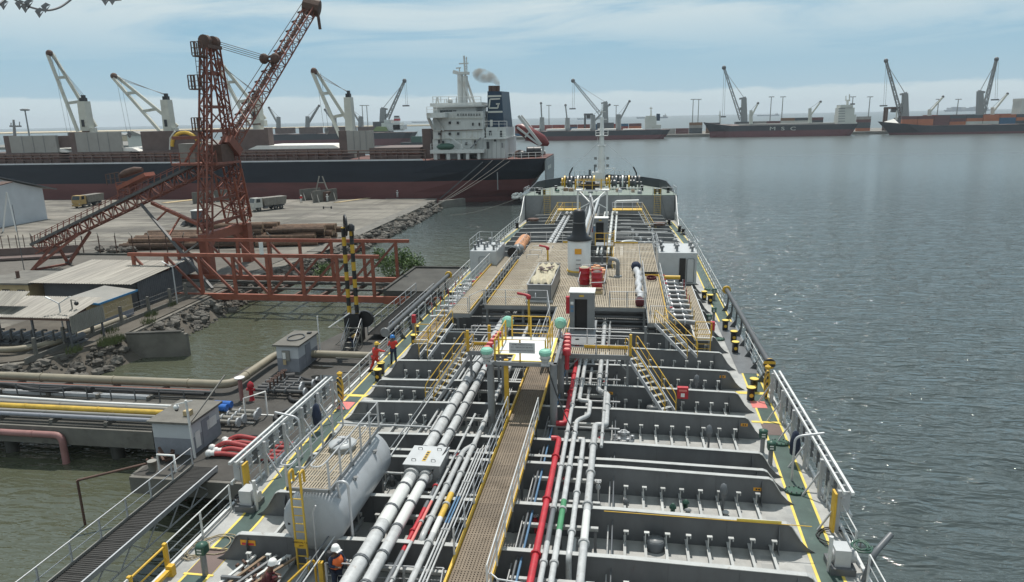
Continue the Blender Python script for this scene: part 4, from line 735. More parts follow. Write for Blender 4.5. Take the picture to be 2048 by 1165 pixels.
# hose-boom rails at the manifolds with striped ends
for s in(1,-1):
    x=edge(50,s,.05); y0,y1=(39.6,57) if s>0 else (43.5,61)
    o=part('hose_rail',MB().cyl((x,y0,D+1.35),(x,y1,D+1.35),.17,None,14),'railgrey',T)
    part('rail_end',MB().lathe((x,y0-.12,D+1.35),[(.3,-.05),(.34,0),(.3,.1)],14,(0,1,0)),'hazard' if s>0 else 'greysteel',o); part('rail_end',MB().lathe((x,y1+.05,D+1.35),[(.3,-.05),(.34,0),(.3,.1)],14,(0,1,0)),'yellow',o)
    for y in np.arange(y0+.6,y1,2.2): part('rail_bracket',MB().prism([(x-s*.05,D),(x-s*.5,D),(x-s*.12,D+.55),(x-s*.1,D+1.2),(x+s*.03,D+1.2)],'y',y-.03,y+.03),'railgrey',o)
part('manifold_deck_paint',MB().bx(6.9,8.05,41.5,52.5,D+.013,D+.018),'web',T)
# stowed accommodation ladders
for s,y0,y1 in((1,24.6,37.3),(-1,24.2,34.0)):
    x=edge(30,s,.12); z0=D+.75; z2=D+1.75; o=part('accommodation_ladder',MB().bx(x-.05,x+.05,y0,y1,z2-.12,z2).bx(x-.05,x+.05,y0,y1,z0,z0+.14).bx(x-s*.28-.04,x-s*.28+.04,y0,y1,z2-.1,z2+.02),'railwhite',T)
    for y in np.arange(y0+.25,y1,.48): part('ladder_step',MB().bx(x-s*.3-.02,x+.0,y-.03,y+.03,z0+.1,z2-.1).bx(x-s*.26-.05,x-s*.26+.05,y-.11,y+.11,z2-.35,z2-.3),'galv' if int(y*10)%3 else 'web',o)
    for y in np.linspace(y0+.3,y1-.2,6): part('stow_bracket',MB().bx(x-s*.42,x-s*.3,y-.07,y+.07,D,z2-.1).bar((x-s*1.0,y,D),(x-s*.4,y,D+1.1),.06),'galv',T)
    for y in(y0+.05,y1+.1): part('hazard_board',MB().bx(x-s*.55-.04,x-s*.55+.04,y-.05,y+.35,D+.1,z2-.1),'yellow' if y<30 else 'hazard',T)
    side_rail(s,y0+.5,y1,1.4)
    hs=edge(30,s,-1.0); part('ladder_davit',MB().tube(fil([(hs,y0+4,D),(hs,y0+4,D+2.0),(x,y0+4,D+2.2)],.3),.05,6),'galv',T)
# winch control boxes at the aft ends of the ladders
for s,y in((1,22.6),(-1,23.9)):
    x=edge(y,s,-.75); o=part('ladder_winch',MB().bx(x-.25,x+.25,y-.3,y+.3,D+.25,D+.85).cyl((x-.3,y,D+.5),(x+.45,y,D+.5),.22),'lightgrey',T); part('winch_bed',MB().bx(x-.4,x+.4,y-.45,y+.45,D,D+.25),'web',o)
    part('winch_post',MB().cyl((x+.4*s*-1,y-.2,D),(x+.4*s*-1,y-.2,D+1.3),.07),'railwhite',o)
part('davit_arm',MB().tube(fil([(8.0,22,D),(8.2,22,D+1.0),(8.9,22.6,D+1.4)],.3),.1,8),'piped',T)
# ---- forecastle ----
FZ=10.0
fy=[y for y in ys if y>=106]; fy=[107]+[y for y in fy if y>107]
def fh(y): return hb(y)+(.35 if y<127.46 else .2)
fring=[(CX+fh(y),y) for y in fy]+[(CX-fh(y),y) for y in reversed(fy)]
part('forecastle_deck',MB().prism(fring,'z',FZ-.08,FZ),'fcdeck',T)
k=len(fring); part('bow_plating',MB().add([(x,y,FZ-.08) for x,y in fring]+[(CX+(x-CX)*.985,y-.5*max(0,(y-107)/33),D-.05) for x,y in fring],[(i,(i+1)%k,k+(i+1)%k,k+i) for i in range(k)]),'hull',T)
o=part('forecastle_bulkhead',MB().bx(CX-hb(107)+.05,CX+hb(107)-.05,106.9,107.05,D,FZ-.1),'greysteel',T)
for x in(-12.6,-12.1,-11.6,5.3,5.8,6.3,-8,1): part('bulkhead_rib',MB().bar((x,106.86,D),(x+(.9 if x<-11 else -.9 if x>5 else 0),106.86,FZ-.15),.05,.06),'web',o)
for s in(1,-1): part('bulwark_wing',MB().prism([(99.5,D),(107.2,D),(107.2,FZ),(106.3,FZ-.1),(103.5,D+1.6),(101,D+.7)],'x',CX+s*(hb(104)-.05)-.05,CX+s*(hb(104)-.05)+.05),'railwhite',T)
for x in(-11.3,4.9): ladder(T,(x,106.6,D),(x,106.6,FZ+1.1),(.45,0,0),'ladderyellow',.32,.035)
bw=[y for y in fy if y>=110.96]; bl=[(CX+fh(y),y) for y in [110.96]+bw]+[(CX-fh(y),y) for y in reversed([110.96]+bw)]
hgt=[.1+1.25*min(1,max(0,(y-110.63)/4)) for x,y in bl]; kk=len(bl)
vs=[(x,y,FZ-.1) for x,y in bl]+[(x,y,FZ+h) for (x,y),h in zip(bl,hgt)]+[(CX+(x-CX)*.985,y-.15,FZ+h) for (x,y),h in zip(bl,hgt)]+[(CX+(x-CX)*.985,y-.15,FZ) for x,y in bl]
part('bow_bulwark',MB().add(vs,[(r*kk+i,r*kk+i+1,(r+1)*kk+i+1,(r+1)*kk+i) for r in range(3) for i in range(kk-1)]),'hull',T)
railing(T,[(CX-hb(107)+.2,107.1,FZ),(-12,107.1,FZ)],1.1,(1.1,.55),1.5,.025); railing(T,[(-10.6,107.1,FZ),(4.2,107.1,FZ)],1.1,(1.1,.55),1.6,.025); railing(T,[(5.5,107.1,FZ),(CX+hb(107)-.2,107.1,FZ)],1.1,(1.1,.55),1.5,.025)
for s in(1,-1): railing(T,[(CX+s*(fh(107.66)-.1),107.2,FZ),(CX+s*(fh(110.96)-.1),110.96,FZ)],1.1,(1.1,.55),1.5,.03)
for xc,s in((-7.2,-1),(-.1,1)): # mooring winches
    o=part('mooring_winch',MB().cyl((xc-2.9,116.24,FZ+.95),(xc+2.9,116.24,FZ+.95),.22,None,10).bx(xc-.5,xc+.5,115.78,116.7,FZ,FZ+1.0),'piped',T)
    for dx,rr,mm in((-2.6,.5,'yellow'),(-2.2,.75,'yellow'),(-1.7,.7,'railgrey'),(-1.1,.75,'piped'),(-.5,.65,'railgrey'),(-.1,.75,'white'),(.4,.7,'railgrey'),(.9,.75,'yellow' if s>0 else 'piped'),(1.4,.7,'railgrey'),(1.9,.72,'piped'),(2.5,.75,'yellow' if s<0 else 'railgrey')): part('drum_flange',MB().lathe((xc+dx,116.24,FZ+1.15),[(rr*1.35,-.12),(rr*1.35,.12)],20,(1,0,0)),mm,o)
    part('rope_drum',MB().lathe((xc-1.5,116.24,FZ+.95),[(.5,-.4),(.5,.4)],16,(1,0,0)),'greysteel',o); part('rope_drum',MB().lathe((xc+1.3,116.24,FZ+.95),[(.52,-.4),(.52,.5)],16,(1,0,0)),'piped',o)
for x,y in((-12.6,108.32),(-11.9,108.32),(4.6,108.65),(5.3,108.65),(6.6,110.3),(-10.6,113.6),(2.8,113.6),(-13.2,110.3)): o=part('bollard',MB().lathe((x,y,FZ),[(.22,0),(.22,.7),(.28,.72),(.28,.8)],12),'black',T); part('bollard_cap',MB().lathe((x,y,FZ+.8),[(.26,0),(.2,.02)],12),'lightgrey',o)
for x,y in((edge(103,-1,-1.3),101),(edge(103,-1,-1.9),101.5),(edge(103,1,-1.3),101),(edge(103,1,-1.9),101.5),(edge(96,1,-.6),95),(edge(93,1,-.4),92.5),(edge(98,-1,-.5),97.5)): part('bollard',MB().lathe((x,y,D),[(.2,0),(.2,.65),(.28,.67),(.28,.75)],12).bx(x-.4,x+.4,y-.3,y+.3,D,D+.08),'black',T)
for x,y in((-12.1,96.2),(4.6,92.6)): part('rope_coil',MB().lathe((x,y,D+1.22),[(.3,0),(.75,.02),(.8,.3),(.35,.35)],14),'rustdark',T)
mh=part('mast_house',MB().bx(CX-1.6,CX+.1,119.54,121.12,FZ,FZ+2.4),'white',T)
m=part('foremast',MB().tube([(CX-.6+.5,120.86,FZ),(CX-.1,120.86,FZ+6.5)],[.62,.52],14).tube([(CX-.1,120.86,FZ+6.5),(CX-.1,120.86,FZ+11.2)],[.42,.26],12).tube([(CX-.1,120.86,FZ+11),(CX-.1,120.86,FZ+13.2)],.07,8),'white',T)
part('mast_platform',MB().bx(CX-1.1,CX+.9,120.2,121.52,FZ+8.2,FZ+8.3).bx(CX-.8,CX+.6,120.33,121.39,FZ+6.6,FZ+6.7),'white',m); railing(T,[(CX-1.1,120.2,FZ+8.3),(CX+.9,120.2,FZ+8.3),(CX+.9,121.52,FZ+8.3),(CX-1.1,121.52,FZ+8.3),(CX-1.1,120.2,FZ+8.3)],.8,(.8,.4),.9,.03,'white')
part('mast_yard',MB().bx(CX-.9,CX+.7,120.79,120.93,FZ+10.8,FZ+10.9).bx(CX-.7,CX+.5,120.79,120.93,FZ+12,FZ+12.08),'white',m)
for z in(3.2,4.4):
    part('lamp_arm',MB().bx(CX-1.1,CX+.9,120.66,120.73,FZ+z-.05,FZ+z+.03),'white',m)
    for x in(-1.1,.9): part('mast_lamp',MB().bx(CX+x-.22,CX+x+.22,120.46,120.73,FZ+z,FZ+z+.42),'greysteel',m)
part('mast_boom',MB().tube([(CX+.2,120.73,FZ+1.6),(CX+2.2,120.53,FZ+3.0)],.06,6).tube([(CX+2.2,120.53,FZ+3.0),(CX+.2,120.73,FZ+2.9)],.03,5),'white',m); part('vent_post',MB().cyl((CX-1.2,120.2,FZ+2.4),(CX-1.2,120.2,FZ+3.6),.12).cyl((CX-2.0,120.2,FZ),(CX-2.0,120.2,FZ+2.8),.2),'piped',T)
part('mast_ladder',MB().bx(CX-.75,CX-.7,120.4,120.43,FZ,FZ+8).bx(CX-.4,CX-.35,120.4,120.43,FZ,FZ+8),'white',m)
for x in(-8.9,2.0): part('fairlead_post',MB().tube([(x,119.87,FZ),(x,119.87,FZ+2.2),(x+(.5 if x<0 else -.5),119.94,FZ+3.2)],.12,8),'black',T); part('mast_stay',MB().tube([(x+(.5 if x<0 else -.5),119.94,FZ+3.2),(CX-.1,120.86,FZ+7.6)],.03,5),'galv',T)
railing(T,[(CX-5.5,122.18,FZ+.8),(CX-3.0,123.17,FZ+.8)],1.6,(1.6,1.1),.9,.03,'lightgrey'); railing(T,[(CX+2,123.37,FZ+.8),(CX+4.5,122.18,FZ+.8)],1.6,(1.6,1.1),.9,.03,'lightgrey')
for k in range(14): x=random.uniform(-13,6); y=random.uniform(108.32,114.26); s_=random.uniform(.3,.8); part('deck_fitting',MB().lathe((x,y,FZ),[(s_*.5,0),(s_*.5,s_*.5),(s_*.3,s_*.7),(.05,s_*.75)],9),random.choice(['piped','greysteel','lightgrey','valvegreen','brownplank']),T)
# small bore pipes, clamps and fittings among the frames
for k in range(46):
    sx_=random.choice([(.1,5.2),(-12.2,-7.3)]); x=random.uniform(*sx_); y=random.choice(WY[1:10])-random.uniform(.6,2.4); h_=random.uniform(.18,.5)
    part('deck_fitting',MB().lathe((x,y,D),[(.09,0),(.09,h_*.6),(.14,h_*.62),(.14,h_*.7),(.05,h_)],9),random.choice(['greysteel','pipe','web','valvegreen','lightgrey','red']),T)
for x,zz,mm in((-.35,D+.55,'pipe'),(-.2,D+.75,'piped'),(-9.5,D+1.28,'pipe'),(-9.7,D+1.3,'piped'),(-3.45,D+.7,'galv')): part('small_pipe',MB().tube([(x,15,zz),(x,46,zz)],.028,6),mm,T)
# stairs and rails forward of the platform
stair(T,(-8.8,101,D+2.2),(-9.9,94,D+.1),(.35,0,0),'galv','flange','ladderyellow'); stair(T,(2.2,101,D+2.2),(3.8,92,D+.1),(.35,0,0),'galv','flange','ladderyellow'); part('forward_walk',MB().bx(-9.2,-6,100,102,D+2.1,D+2.2).bx(-1.5,2.6,100,102,D+2.1,D+2.2),'yellow',T)
railing(T,[(-9.2,100,D+2.2),(-6,100,D+2.2)],1.05,(1.05,.5),1.2,.03,'ladderyellow'); railing(T,[(-1.5,100,D+2.2),(2.6,100,D+2.2)],1.05,(1.05,.5),1.2,.03,'galv')
grating(T,-4.9,-3.4,72,100,D+1.7,'gratgrey',1.5,2,.9,.12); railing(T,[(-5,72,D+1.7),(-5,100,D+1.7)],1.05,(1.05,.5),2,.025); railing(T,[(-3.3,72,D+1.7),(-3.3,100,D+1.7)],1.05,(1.05,.5),2,.025)
for y in(78,85.5,92): part('cross_pipe',MB().tube([(-.3,y,D+1.5),(5.2,y,D+1.5)],.05,6),'pipe',T)
for k in range(16): x=random.uniform(.8,4.5); y=random.uniform(72.5,90); o=part('branch_valve',MB().tube([(x,y,D),(x,y,D+1.2)],.06,6).lathe((x,y,D+1.0),[(.1,0),(.16,.1),(.1,.25)],8),'lightgrey',T); wheel(o,(x,y,D+1.4),.2,(0,0,1),'galv')
# ================= JETTY =================
J=2.5
jp=[(-26.8,32.7),(-17.3,32.7),(-17.3,62),(-25,62),(-26.6,55),(-29.5,50),(-29.5,38.2),(-26.8,38.2)]
jt=thing('jetty','stained dark concrete jetty platform alongside the tanker','jetty',(-22,45,0))
part('jetty_slab',MB().prism(jp,'z',J-.9,J),'jettytop',jt)
part('edge_beam',MB().bx(-26.9,-17.3,32.45,32.7,J-1.0,J-.02),'concrete',jt); part('edge_beam',MB().bx(-27.0,-26.75,32.7,38.1,J-1.0,J-.02),'concrete',jt)
for x,y in [(-26,33.6),(-22,33.6),(-18,33.6),(-26,40),(-22,40),(-28.5,46),(-18,42),(-24,52),(-18,52),(-18,60),(-24,60)]: part('pile',MB().cyl((x,y,-3),(x,y,J-.9),.45,None,12),'concdark',jt)
part('fender_panel',MB().bx(-17.3,-16.6,38,40,.2,J+.6),'rubber',jt); part('fender_panel',MB().bx(-17.3,-16.6,54,56,.2,J+.6),'rubber',jt)
tr=thing('pipe_trestle','concrete trestle carrying product pipes from the shore to the jetty','trestle',(-45,42,0))
part('trestle_deck',MB().bx(-75,-29.5,38.4,45.6,1.55,J),'concdark',tr); part('trestle_beam',MB().bx(-75,-29.5,38.2,38.4,1.2,J-.1),'concrete',tr)
for x in(-33,-41,-50,-58):
    for y in(39.2,44.6): part('pile',MB().cyl((x,y,-3),(x,y,1.5),.4,None,12),'concdark',tr)
railing(tr,[(-62,42.55,J),(-30,42.55,J)],1.0,(1.0,.5),1.9,.03,'bolt'); part('walk_slab',MB().bx(-62,-30,41.5,42.45,J,J+.05),'concrete',tr); part('kerb_slab',MB().bx(-58,-33,43.0,43.3,J,J+.25),'whitewall',tr)
for x in np.arange(-61,-29,4.): part('pipe_sleeper',MB().bx(x-.12,x+.12,38.5,41.3,J,J+.28).bx(x-.12,x+.12,42.8,45.2,J,J+.28),'concrete',tr)
def runpipe(label,pts,r,m,n=10,name='shore_pipe',bend=.6,fl=0): 
    o=thing(name,label,'pipe',Vector(pts[0])); part('pipe_run',MB().tube(fil(pts,bend),r,n),m,o)
    for i in range(len(pts)-1):
        a,b=Vector(pts[i]),Vector(pts[i+1]); u=(b-a).normalized(); t=2.
        while fl and t<(b-a).length-.5: q=a+u*t; part('pipe_joint',MB().cyl(q-u*.06,q+u*.06,r*1.12,None,n),m,o); t+=fl
    return o
runpipe('thick pale pipe bending round behind the jetty valves',[(-75,44.7,J+.68),(-27.6,44.7,J+.68),(-27.6,51.9,J+.68),(-17.9,51.9,J+.68)],.31,'paleyellowpipe',14,'shore_pipe',1.2,6)
runpipe('thin rusty red pipe in front of the thick pale pipe',[(-75,44.1,J+.4),(-29,44.1,J+.4)],.07,'rustbright',6)
runpipe('dark grey pipe along the back of the trestle',[(-75,43.8,J+.42),(-28.5,43.8,J+.42)],.14,'beltgrey',8,fl=5)
runpipe('black pipe lying on the trestle beside the railing',[(-75,43.45,J+.4),(-29,43.45,J+.4)],.12,'rubber',8)
runpipe('slim white pipe beside the trestle walkway',[(-75,41.25,J+.5),(-44,41.3,J+.52),(-36,41.1,J+.45),(-29.4,41.1,J+.45)],.1,'white',8)
runpipe('grey pipe between the white and the yellow pipe',[(-75,40.6,J+.42),(-29.2,40.6,J+.42)],.17,'zinc',10,fl=5)
runpipe('bright yellow pipe crossing the trestle',[(-75,39.85,J+.5),(-28.8,39.85,J+.5)],.2,'yellowpipe',10,fl=5.5)
runpipe('grey pipe in front of the yellow pipe',[(-75,39.35,J+.42),(-28.6,39.35,J+.42)],.13,'zinc',8,fl=5)
runpipe('pale grey pipe at the front edge of the trestle',[(-75,38.85,J+.4),(-28.4,38.85,J+.4)],.15,'greywall',8,fl=5)
runpipe('faded pink pipe turning down into the water',[(-75,38.0,1.95),(-35.9,38.0,1.95),(-35.9,38.0,-1)],.22,'palepink',10,bend=.5,fl=7)
pts=[(-62,43.05,J+.75),(-50,43.0,J+.72),(-44,43.0,J+.7),(-42.5,42.9,J+.45),(-40.5,42.85,J+.4),(-38.6,42.9,J+.75),(-37.6,42.85,J+.7)]
o=single('flexible_hose',MB().tube(fil(pts,.8),.16,10).cyl((-37.7,42.85,J+.7),(-37.3,42.8,J+.65),.26),'rubber','thick black hose with a flanged end lying on the trestle pipes','hose')
# huts
def hut(x0,x1,y0,y1,h,label,extra):
    o=thing('control_hut',label,'hut',((x0+x1)/2,(y0+y1)/2,J)); part('lower_wall',MB().bx(x0,x1,y0,y1,J,J+h*.52),'greywall',o); part('upper_wall',MB().bx(x0+.003,x1-.003,y0+.003,y1-.003,J+h*.52,J+h),'whitewall',o)
    part('roof_slab',MB().bx(x0-.2,x1+.2,y0-.2,y1+.2,J+h,J+h+.13),'concrete',o); part('hut_door',MB().bx(x1,x1+.03,y0+(y1-y0)*.35,y0+(y1-y0)*.62,J,J+h*.85),'greywall',o); return o
h1=hut(-27.2,-24.75,35.3,38.3,2.0,'white and grey concrete hut with camera pole at the jetty corner',0)
part('notice',MB().bx(-24.74,-24.72,36.9,37.9,J+.9,J+1.5),'white',h1); part('notice',MB().bx(-24.74,-24.72,35.6,36.1,J+.3,J+1.3),'white',h1); part('floodlight_box',MB().bx(-25.6,-25.2,36.0,36.4,J+2.15,J+2.45),'cream',h1)
h2=hut(-26.5,-24.7,49.5,53.0,2.1,'small grey and white hut with a round ring on its roof','')
part('roof_ring',MB().tube([(-25.6+.62*math.cos(t),51.2+.85*math.sin(t),J+2.3) for t in np.linspace(0,2*math.pi,25)],.05,6,False),'bolt',h2); part('roof_box',MB().bx(-25.2,-24.9,52.3,52.6,J+2.23,J+2.35),'black',h2)
part('switch_board',MB().bx(-26.0,-25.4,49.38,49.49,J+.9,J+1.75),'zinc',h2); part('board_sheet',MB().bx(-25.95,-25.7,49.35,49.375,J+1.1,J+1.6),'white',h2); part('board_sheet',MB().bx(-25.95,-25.7,49.35,49.375,J+.6,J+1.0),'cream',h2)
o=thing('camera_pole','white pole with surveillance camera beside the jetty corner hut','pole',(-24.5,35.0,J)); part('pole_shaft',MB().cyl((-24.5,35.0,J),(-24.6,35.0,J+3.6),.07),'white',o); part('pole_arm',MB().bar((-25.3,35,J+3.3),(-24.2,35,J+3.6),.06),'white',o); part('camera_dome',MB().sphere((-25.25,35,J+3.15),.17),'white',o); part('camera_dome',MB().sphere((-25.25,35,J+3.0),.11),'black',o)
part('stay_rod',MB().bar((-24.6,35,J+2.1),(-23.6,37.6,J+4.2),.07),'zinc',o)
o=thing('light_pole','slim white floodlight pole beside the small hut with roof ring','pole',(-24.45,52.9,J)); part('pole_shaft',MB().tube([(-24.45,52.9,J),(-24.45,52.9,J+3.6)],[.07,.05],8),'white',o); part('light_tube',MB().bar((-23.6,53,J+2.6),(-22.1,54.0,J+3.6),.08),'white',o)
# red hoses
for k,(dy,dz,lab) in enumerate([(0,0,'nearest red cargo hose with white wrapped end on the jetty'),(.35,.12,'second red cargo hose from the front in the heap'),(.7,.25,'red cargo hose arched over the heap of hoses'),(1.4,.05,'red cargo hose with white collar behind the arched one'),(1.75,.2,'farthest red cargo hose bending at the back of the heap')]):
    x0=-23.6+.25*(k%2)-.2*(k==2); y=35.2+dy; pts=[(x0,y,J+.2),(x0+.7,y+.1,J+.22+dz*1.6),(x0+1.8,y+.0,J+.2+dz*1.3),(x0+3.2,y-.15,J+.18+dz*.4),(-17.6,y-.3+.1*k,J+.25)]
    o=thing('cargo_hose',lab,'hose',(x0,y,J),'red cargo hoses on the jetty'); part('hose_body',MB().tube(fil(pts,1.2,6),.14,10),'hosered',o); part('hose_end',MB().sphere((x0-.12,y,J+.24),.23,8,6,(1,.9,1)).cyl((x0-.15,y,J+.22),(x0+.25,y+.05,J+.25),.17),'white',o)
o=single('black_hose',MB().tube(fil([(-23.2,37.3,J+.2),(-22,37.5,J+.42),(-20.5,37.1,J+.25),(-18,36.9,J+.2)],1),.1,8),'rubber','thin black hose lying behind the red hoses','hose')
# loading valve clusters
def valve_cluster(x,y,label,blue,n):
    o=thing('loading_valves',label,'valve',(x,y,J)); 
    for k in range(n):
        yy=y+.55*k; x2=x+1.3+random.random(); q=part('valve_pipe',MB().tube([(x-1.5,yy,J+.5),(x2,yy,J+.5)],.13+.04*(k%2),8),'zinc' if blue else 'beltgrey',o)
        for t in(-.6+random.uniform(-.2,.2),.1+random.uniform(-.2,.3),.9+random.uniform(-.2,.3)): part('pipe_flange',MB().cyl((x+t-.05,yy,J+.5),(x+t+.05,yy,J+.5),.25,None,10),'galv' if blue else 'bolt',q)
        part('end_flange',MB().cyl((x2,yy,J+.5),(x2+.12,yy,J+.5),.3,None,12),'galv',q)
        if blue and k>1: part('valve_actuator',MB().cyl((x-.9,yy,J+.95),(x+.3,yy,J+.95),.24,None,12),'blue',q); part('actuator_neck',MB().cyl((x-.3,yy,J+.5),(x-.3,yy,J+.9),.08),'yellow',q)
        else: part('valve_stem',MB().cyl((x-.3,yy,J+.5),(x-.3,yy,J+1.2),.06),'yellow' if blue else 'rustdark',q); wheel(q,(x-.3,yy,J+1.2),.22,(0,0,1),'rustdark')
valve_cluster(-25.6,39.0,'blue actuated valves on silver pipe ends behind the corner hut',True,4); valve_cluster(-24.2,44.4,'dark loading valves with handwheels in the middle of the jetty',False,5)
o=thing('pressure_stand','pink stand with a white round top beside the loading valves','stand',(-26.3,43.6,J)); part('stand_column',MB().cyl((-26.3,43.6,J),(-26.3,43.6,J+1.6),.14),'palepink',o); part('stand_top',MB().lathe((-26.3,43.6,J+1.6),[(.1,0),(.35,.05),(.35,.12)],14),'white',o)
o=thing('hydrant','dark red hydrant beside the pink stand','hydrant',(-25.6,43.7,J)); part('hydrant_body',MB().lathe((-25.6,43.7,J),[(.2,0),(.15,.1),(.15,.9),(.25,1.0),(.2,1.25),(.05,1.4)],12),'red',o); part('hydrant_outlet',MB().cyl((-25.9,43.7,J+.8),(-25.3,43.7,J+.8),.1),'red',o)
o=thing('sign_frame','white goalpost sign frame standing on the open jetty','frame',(-23.6,40.7,J)); part('frame_bars',MB().tube([(-24.0,40.0,J),(-24.0,40.0,J+1.7),(-23.2,41.3,J+1.7),(-23.2,41.3,J)],.06,6),'white',o); part('frame_foot',MB().bx(-24.5,-23.5,39.95,40.05,J,J+.06).bx(-23.7,-22.7,41.25,41.35,J,J+.06),'white',o)
def hz(pp,z=.14): return [P(420+.2746*u_,640+.2746*v_,J+z) for u_,v_ in pp]
single('black_hose',MB().tube(fil(hz([(560,425),(640,415),(720,440),(800,450),(880,440)],.6),.9),.12,8).cyl(P(572,755,J+.6),P(590,753,J+.6),.3),'rubber','black loading hose led from the dark valves to the ship','hose')
single('black_hose',MB().tube(fil(hz([(545,455),(575,500),(585,580),(620,595),(690,585),(700,545),(640,490),(610,455)],.14),.5,6),.14,8),'rubber','black hose lying in a narrow loop below the valves','hose')
single('black_hose',MB().tube(fil(hz([(660,632),(600,640),(490,690),(468,715),(500,735),(580,735),(650,700)],.14),.5,6),.15,8),'rubber','black hose bight hanging back from the ship onto the jetty','hose')
# gangway to the aft dolphin
def shore_gangway(x0,x1,y0,y1,z,label,right=True):
    o=thing('shore_gangway',label,'gangway',((x0+x1)/2,y0,z)); n=int(abs(y1-y0)/1.2)
    for k in range(n):
        a=y0+(y1-y0)*k/n; b=y0+(y1-y0)*(k+1)/n
        mbp=MB().bx(x0+.08,x1-.08,min(a,b)+.01,max(a,b)-.01,z-.05,z-.02)
        for e in np.linspace(min(a,b)+.05,max(a,b)-.05,9): mbp.bx(x0+.08,x1-.08,e-.02,e+.02,z-.021,z+.005)
        part('walk_panel',mbp,'darkgrate',o)
    part('side_beam',MB().bx(x0,x0+.08,min(y0,y1),max(y0,y1),z-.15,z+.12),'zinc',o); part('side_beam',MB().bx(x1-.08,x1,min(y0,y1),max(y0,y1),z-.15,z+.12),'galv',o)
    railing(o,[(x0+.04,y0,z),(x0+.04,y1,z)],1.1,(1.1,.55),1.8,.03,'galv')
    if right: railing(o,[(x1-.04,y0,z),(x1-.04,y1,z)],1.1,(1.1,.55),1.8,.03,'galv')
    mb=MB(); k=0
    for a in np.linspace(y0,y1,int(abs(y1-y0)/1.8)+1)[:-1]:
        d=(y1-y0)/(int(abs(y1-y0)/1.8)); mb.bar((x1-.04,a,z-.15),(x1-.04,a+d/2,z-.95),.05).bar((x1-.04,a+d/2,z-.95),(x1-.04,a+d,z-.15),.05)
    mb.bar((x1-.04,y0+(.9 if y1>y0 else -.9),z-.95),(x1-.04,y1,z-.95),.06); part('truss',mb,'galv',o); return o
shore_gangway(-23.75,-22.2,33.6,8,2.75,'long grey grated gangway running aft from the jetty corner',False)
shore_gangway(-22.3,-20.2,58.2,73.5,3.0,'grey footbridge with railings between jetty and red girder dolphin')
o=thing('aft_dolphin','concrete mooring dolphin at the near end of the long gangway','dolphin',(-23,6,0)); part('dolphin_cap',MB().bx(-26,-20,2,8,1,2.6),'concrete',o); part('dolphin_pile',MB().cyl((-23,5,-3),(-23,5,1),1.2),'concdark',o)
o=thing('step_unit','steel steps with handrail beside the striped tower','steps',(-22.6,55,J)); stair(o,(-23.0,57.4,J+1.3),(-22.7,54.4,J),(.55,0,0),'zinc','zinc','galv')
o=thing('jetty_goalpost','pale pipe goalpost at the jetty front edge','frame',(-25,33.3,J)); part('post_bars',MB().tube([(-25.6,33.3,J),(-25.6,33.3,J+1.0),(-24.6,33.3,J+1.0),(-24.6,33.3,J)],.07,6),'white',o)
single('waste_bin',MB().lathe((-26.0,33.3,J),[(.2,0),(.26,.6),(.28,.6)],12),'zinc','small open bin at the front edge of the jetty','bin')
o=thing('rusty_gear','heap of dark rusty chain and gear at the jetty corner','scrap',(-26.3,34.2,J))
for k in range(14): a=random.uniform(-26.7,-25.7); b=random.uniform(33.5,35); part('scrap_piece',MB().bar((a,b,J+random.random()*.5),(a+random.uniform(-.7,.7),b+random.uniform(-.7,.7),J+random.random()*.6),.12),'rustdark',o)
single('edge_rail',MB().tube([(-29.2,31.4,J+.2),(-26.3,33.5,J+.35)],.07,6).tube([(-29.2,31.4,J+.2),(-29.2,31.4,-1)],.07,6),'rustdark','rusty pipe rail standing out from the jetty corner over the water','rail')
# striped loading tower
DEFS['polestripe']=stripe_mat('polestripe',(.02,.02,.02),(.55,.33,.03),.66,(0,0,1),.2); DEFS['polestripe2']=stripe_mat('polestripe2',(.02,.02,.02),(.55,.33,.03),.66,(0,0,1),.62)
o=thing('striped_tower','tall pair of black and yellow striped columns with a wheel on top','tower',(-23.2,57.6,J)); t1=Pd(697,455,57.6).z; t2=Pd(712,462,57.6).z
part('column',MB().cyl((-23.6,57.6,J),(-23.6,57.6,t1),.18,None,12),'polestripe',o); part('column',MB().cyl((-22.9,57.6,J+2.2),(-22.9,57.6,t2),.18,None,12),'polestripe2',o); part('tower_base',MB().bx(-24.0,-22.6,57.2,58.4,J,J+2.6),'black',o); part('base_wheel',MB().lathe((-22.3,57.9,J+2.0),[(.75,-.15),(.75,.15)],18,(0,1,0)),'black',o)
wheel(o,(-23.25,57.3,t1+.2),.85,(1,.55,0),'black','sheave'); wheel(o,(-22.9,57.9,t2-.1),.6,(1,.5,0),'black','sheave'); part('column_cap',MB().lathe((-22.9,57.6,t2),[(.3,0),(.33,.4),(.1,.6)],12),'black',o)
part('tower_frame',MB().bar((-24.6,56.4,J),(-22.2,56.4,J+1.8),.07).bar((-22.4,56.4,J),(-24.4,56.4,J+1.8),.07).bar((-24.6,56,J+1.7),(-22,56,J+1.7),.07).bar((-22.1,56.2,J),(-22.1,56.2,J+1.8),.07),'zinc',o)
# scaffold of braces between jetty and ship
o=thing('hose_support','crossed grey steel braces holding hoses at the ship side','frame',(-19,50,J))
for a,b in [((-21,53,J),(-17.5,49,J+2.2)),((-17.6,53,J),(-21,48,J+1.8)),((-20,50,J),(-17.6,46,J+2.5)),((-17.7,50.5,J),(-19.6,45.6,J+1.6)),((-18.4,55,J),(-18.4,47,J+2.2)),((-21,47.5,J),(-17.6,51,J+2.6))]: part('brace',MB().bar(a,b,.07),'zinc',o)
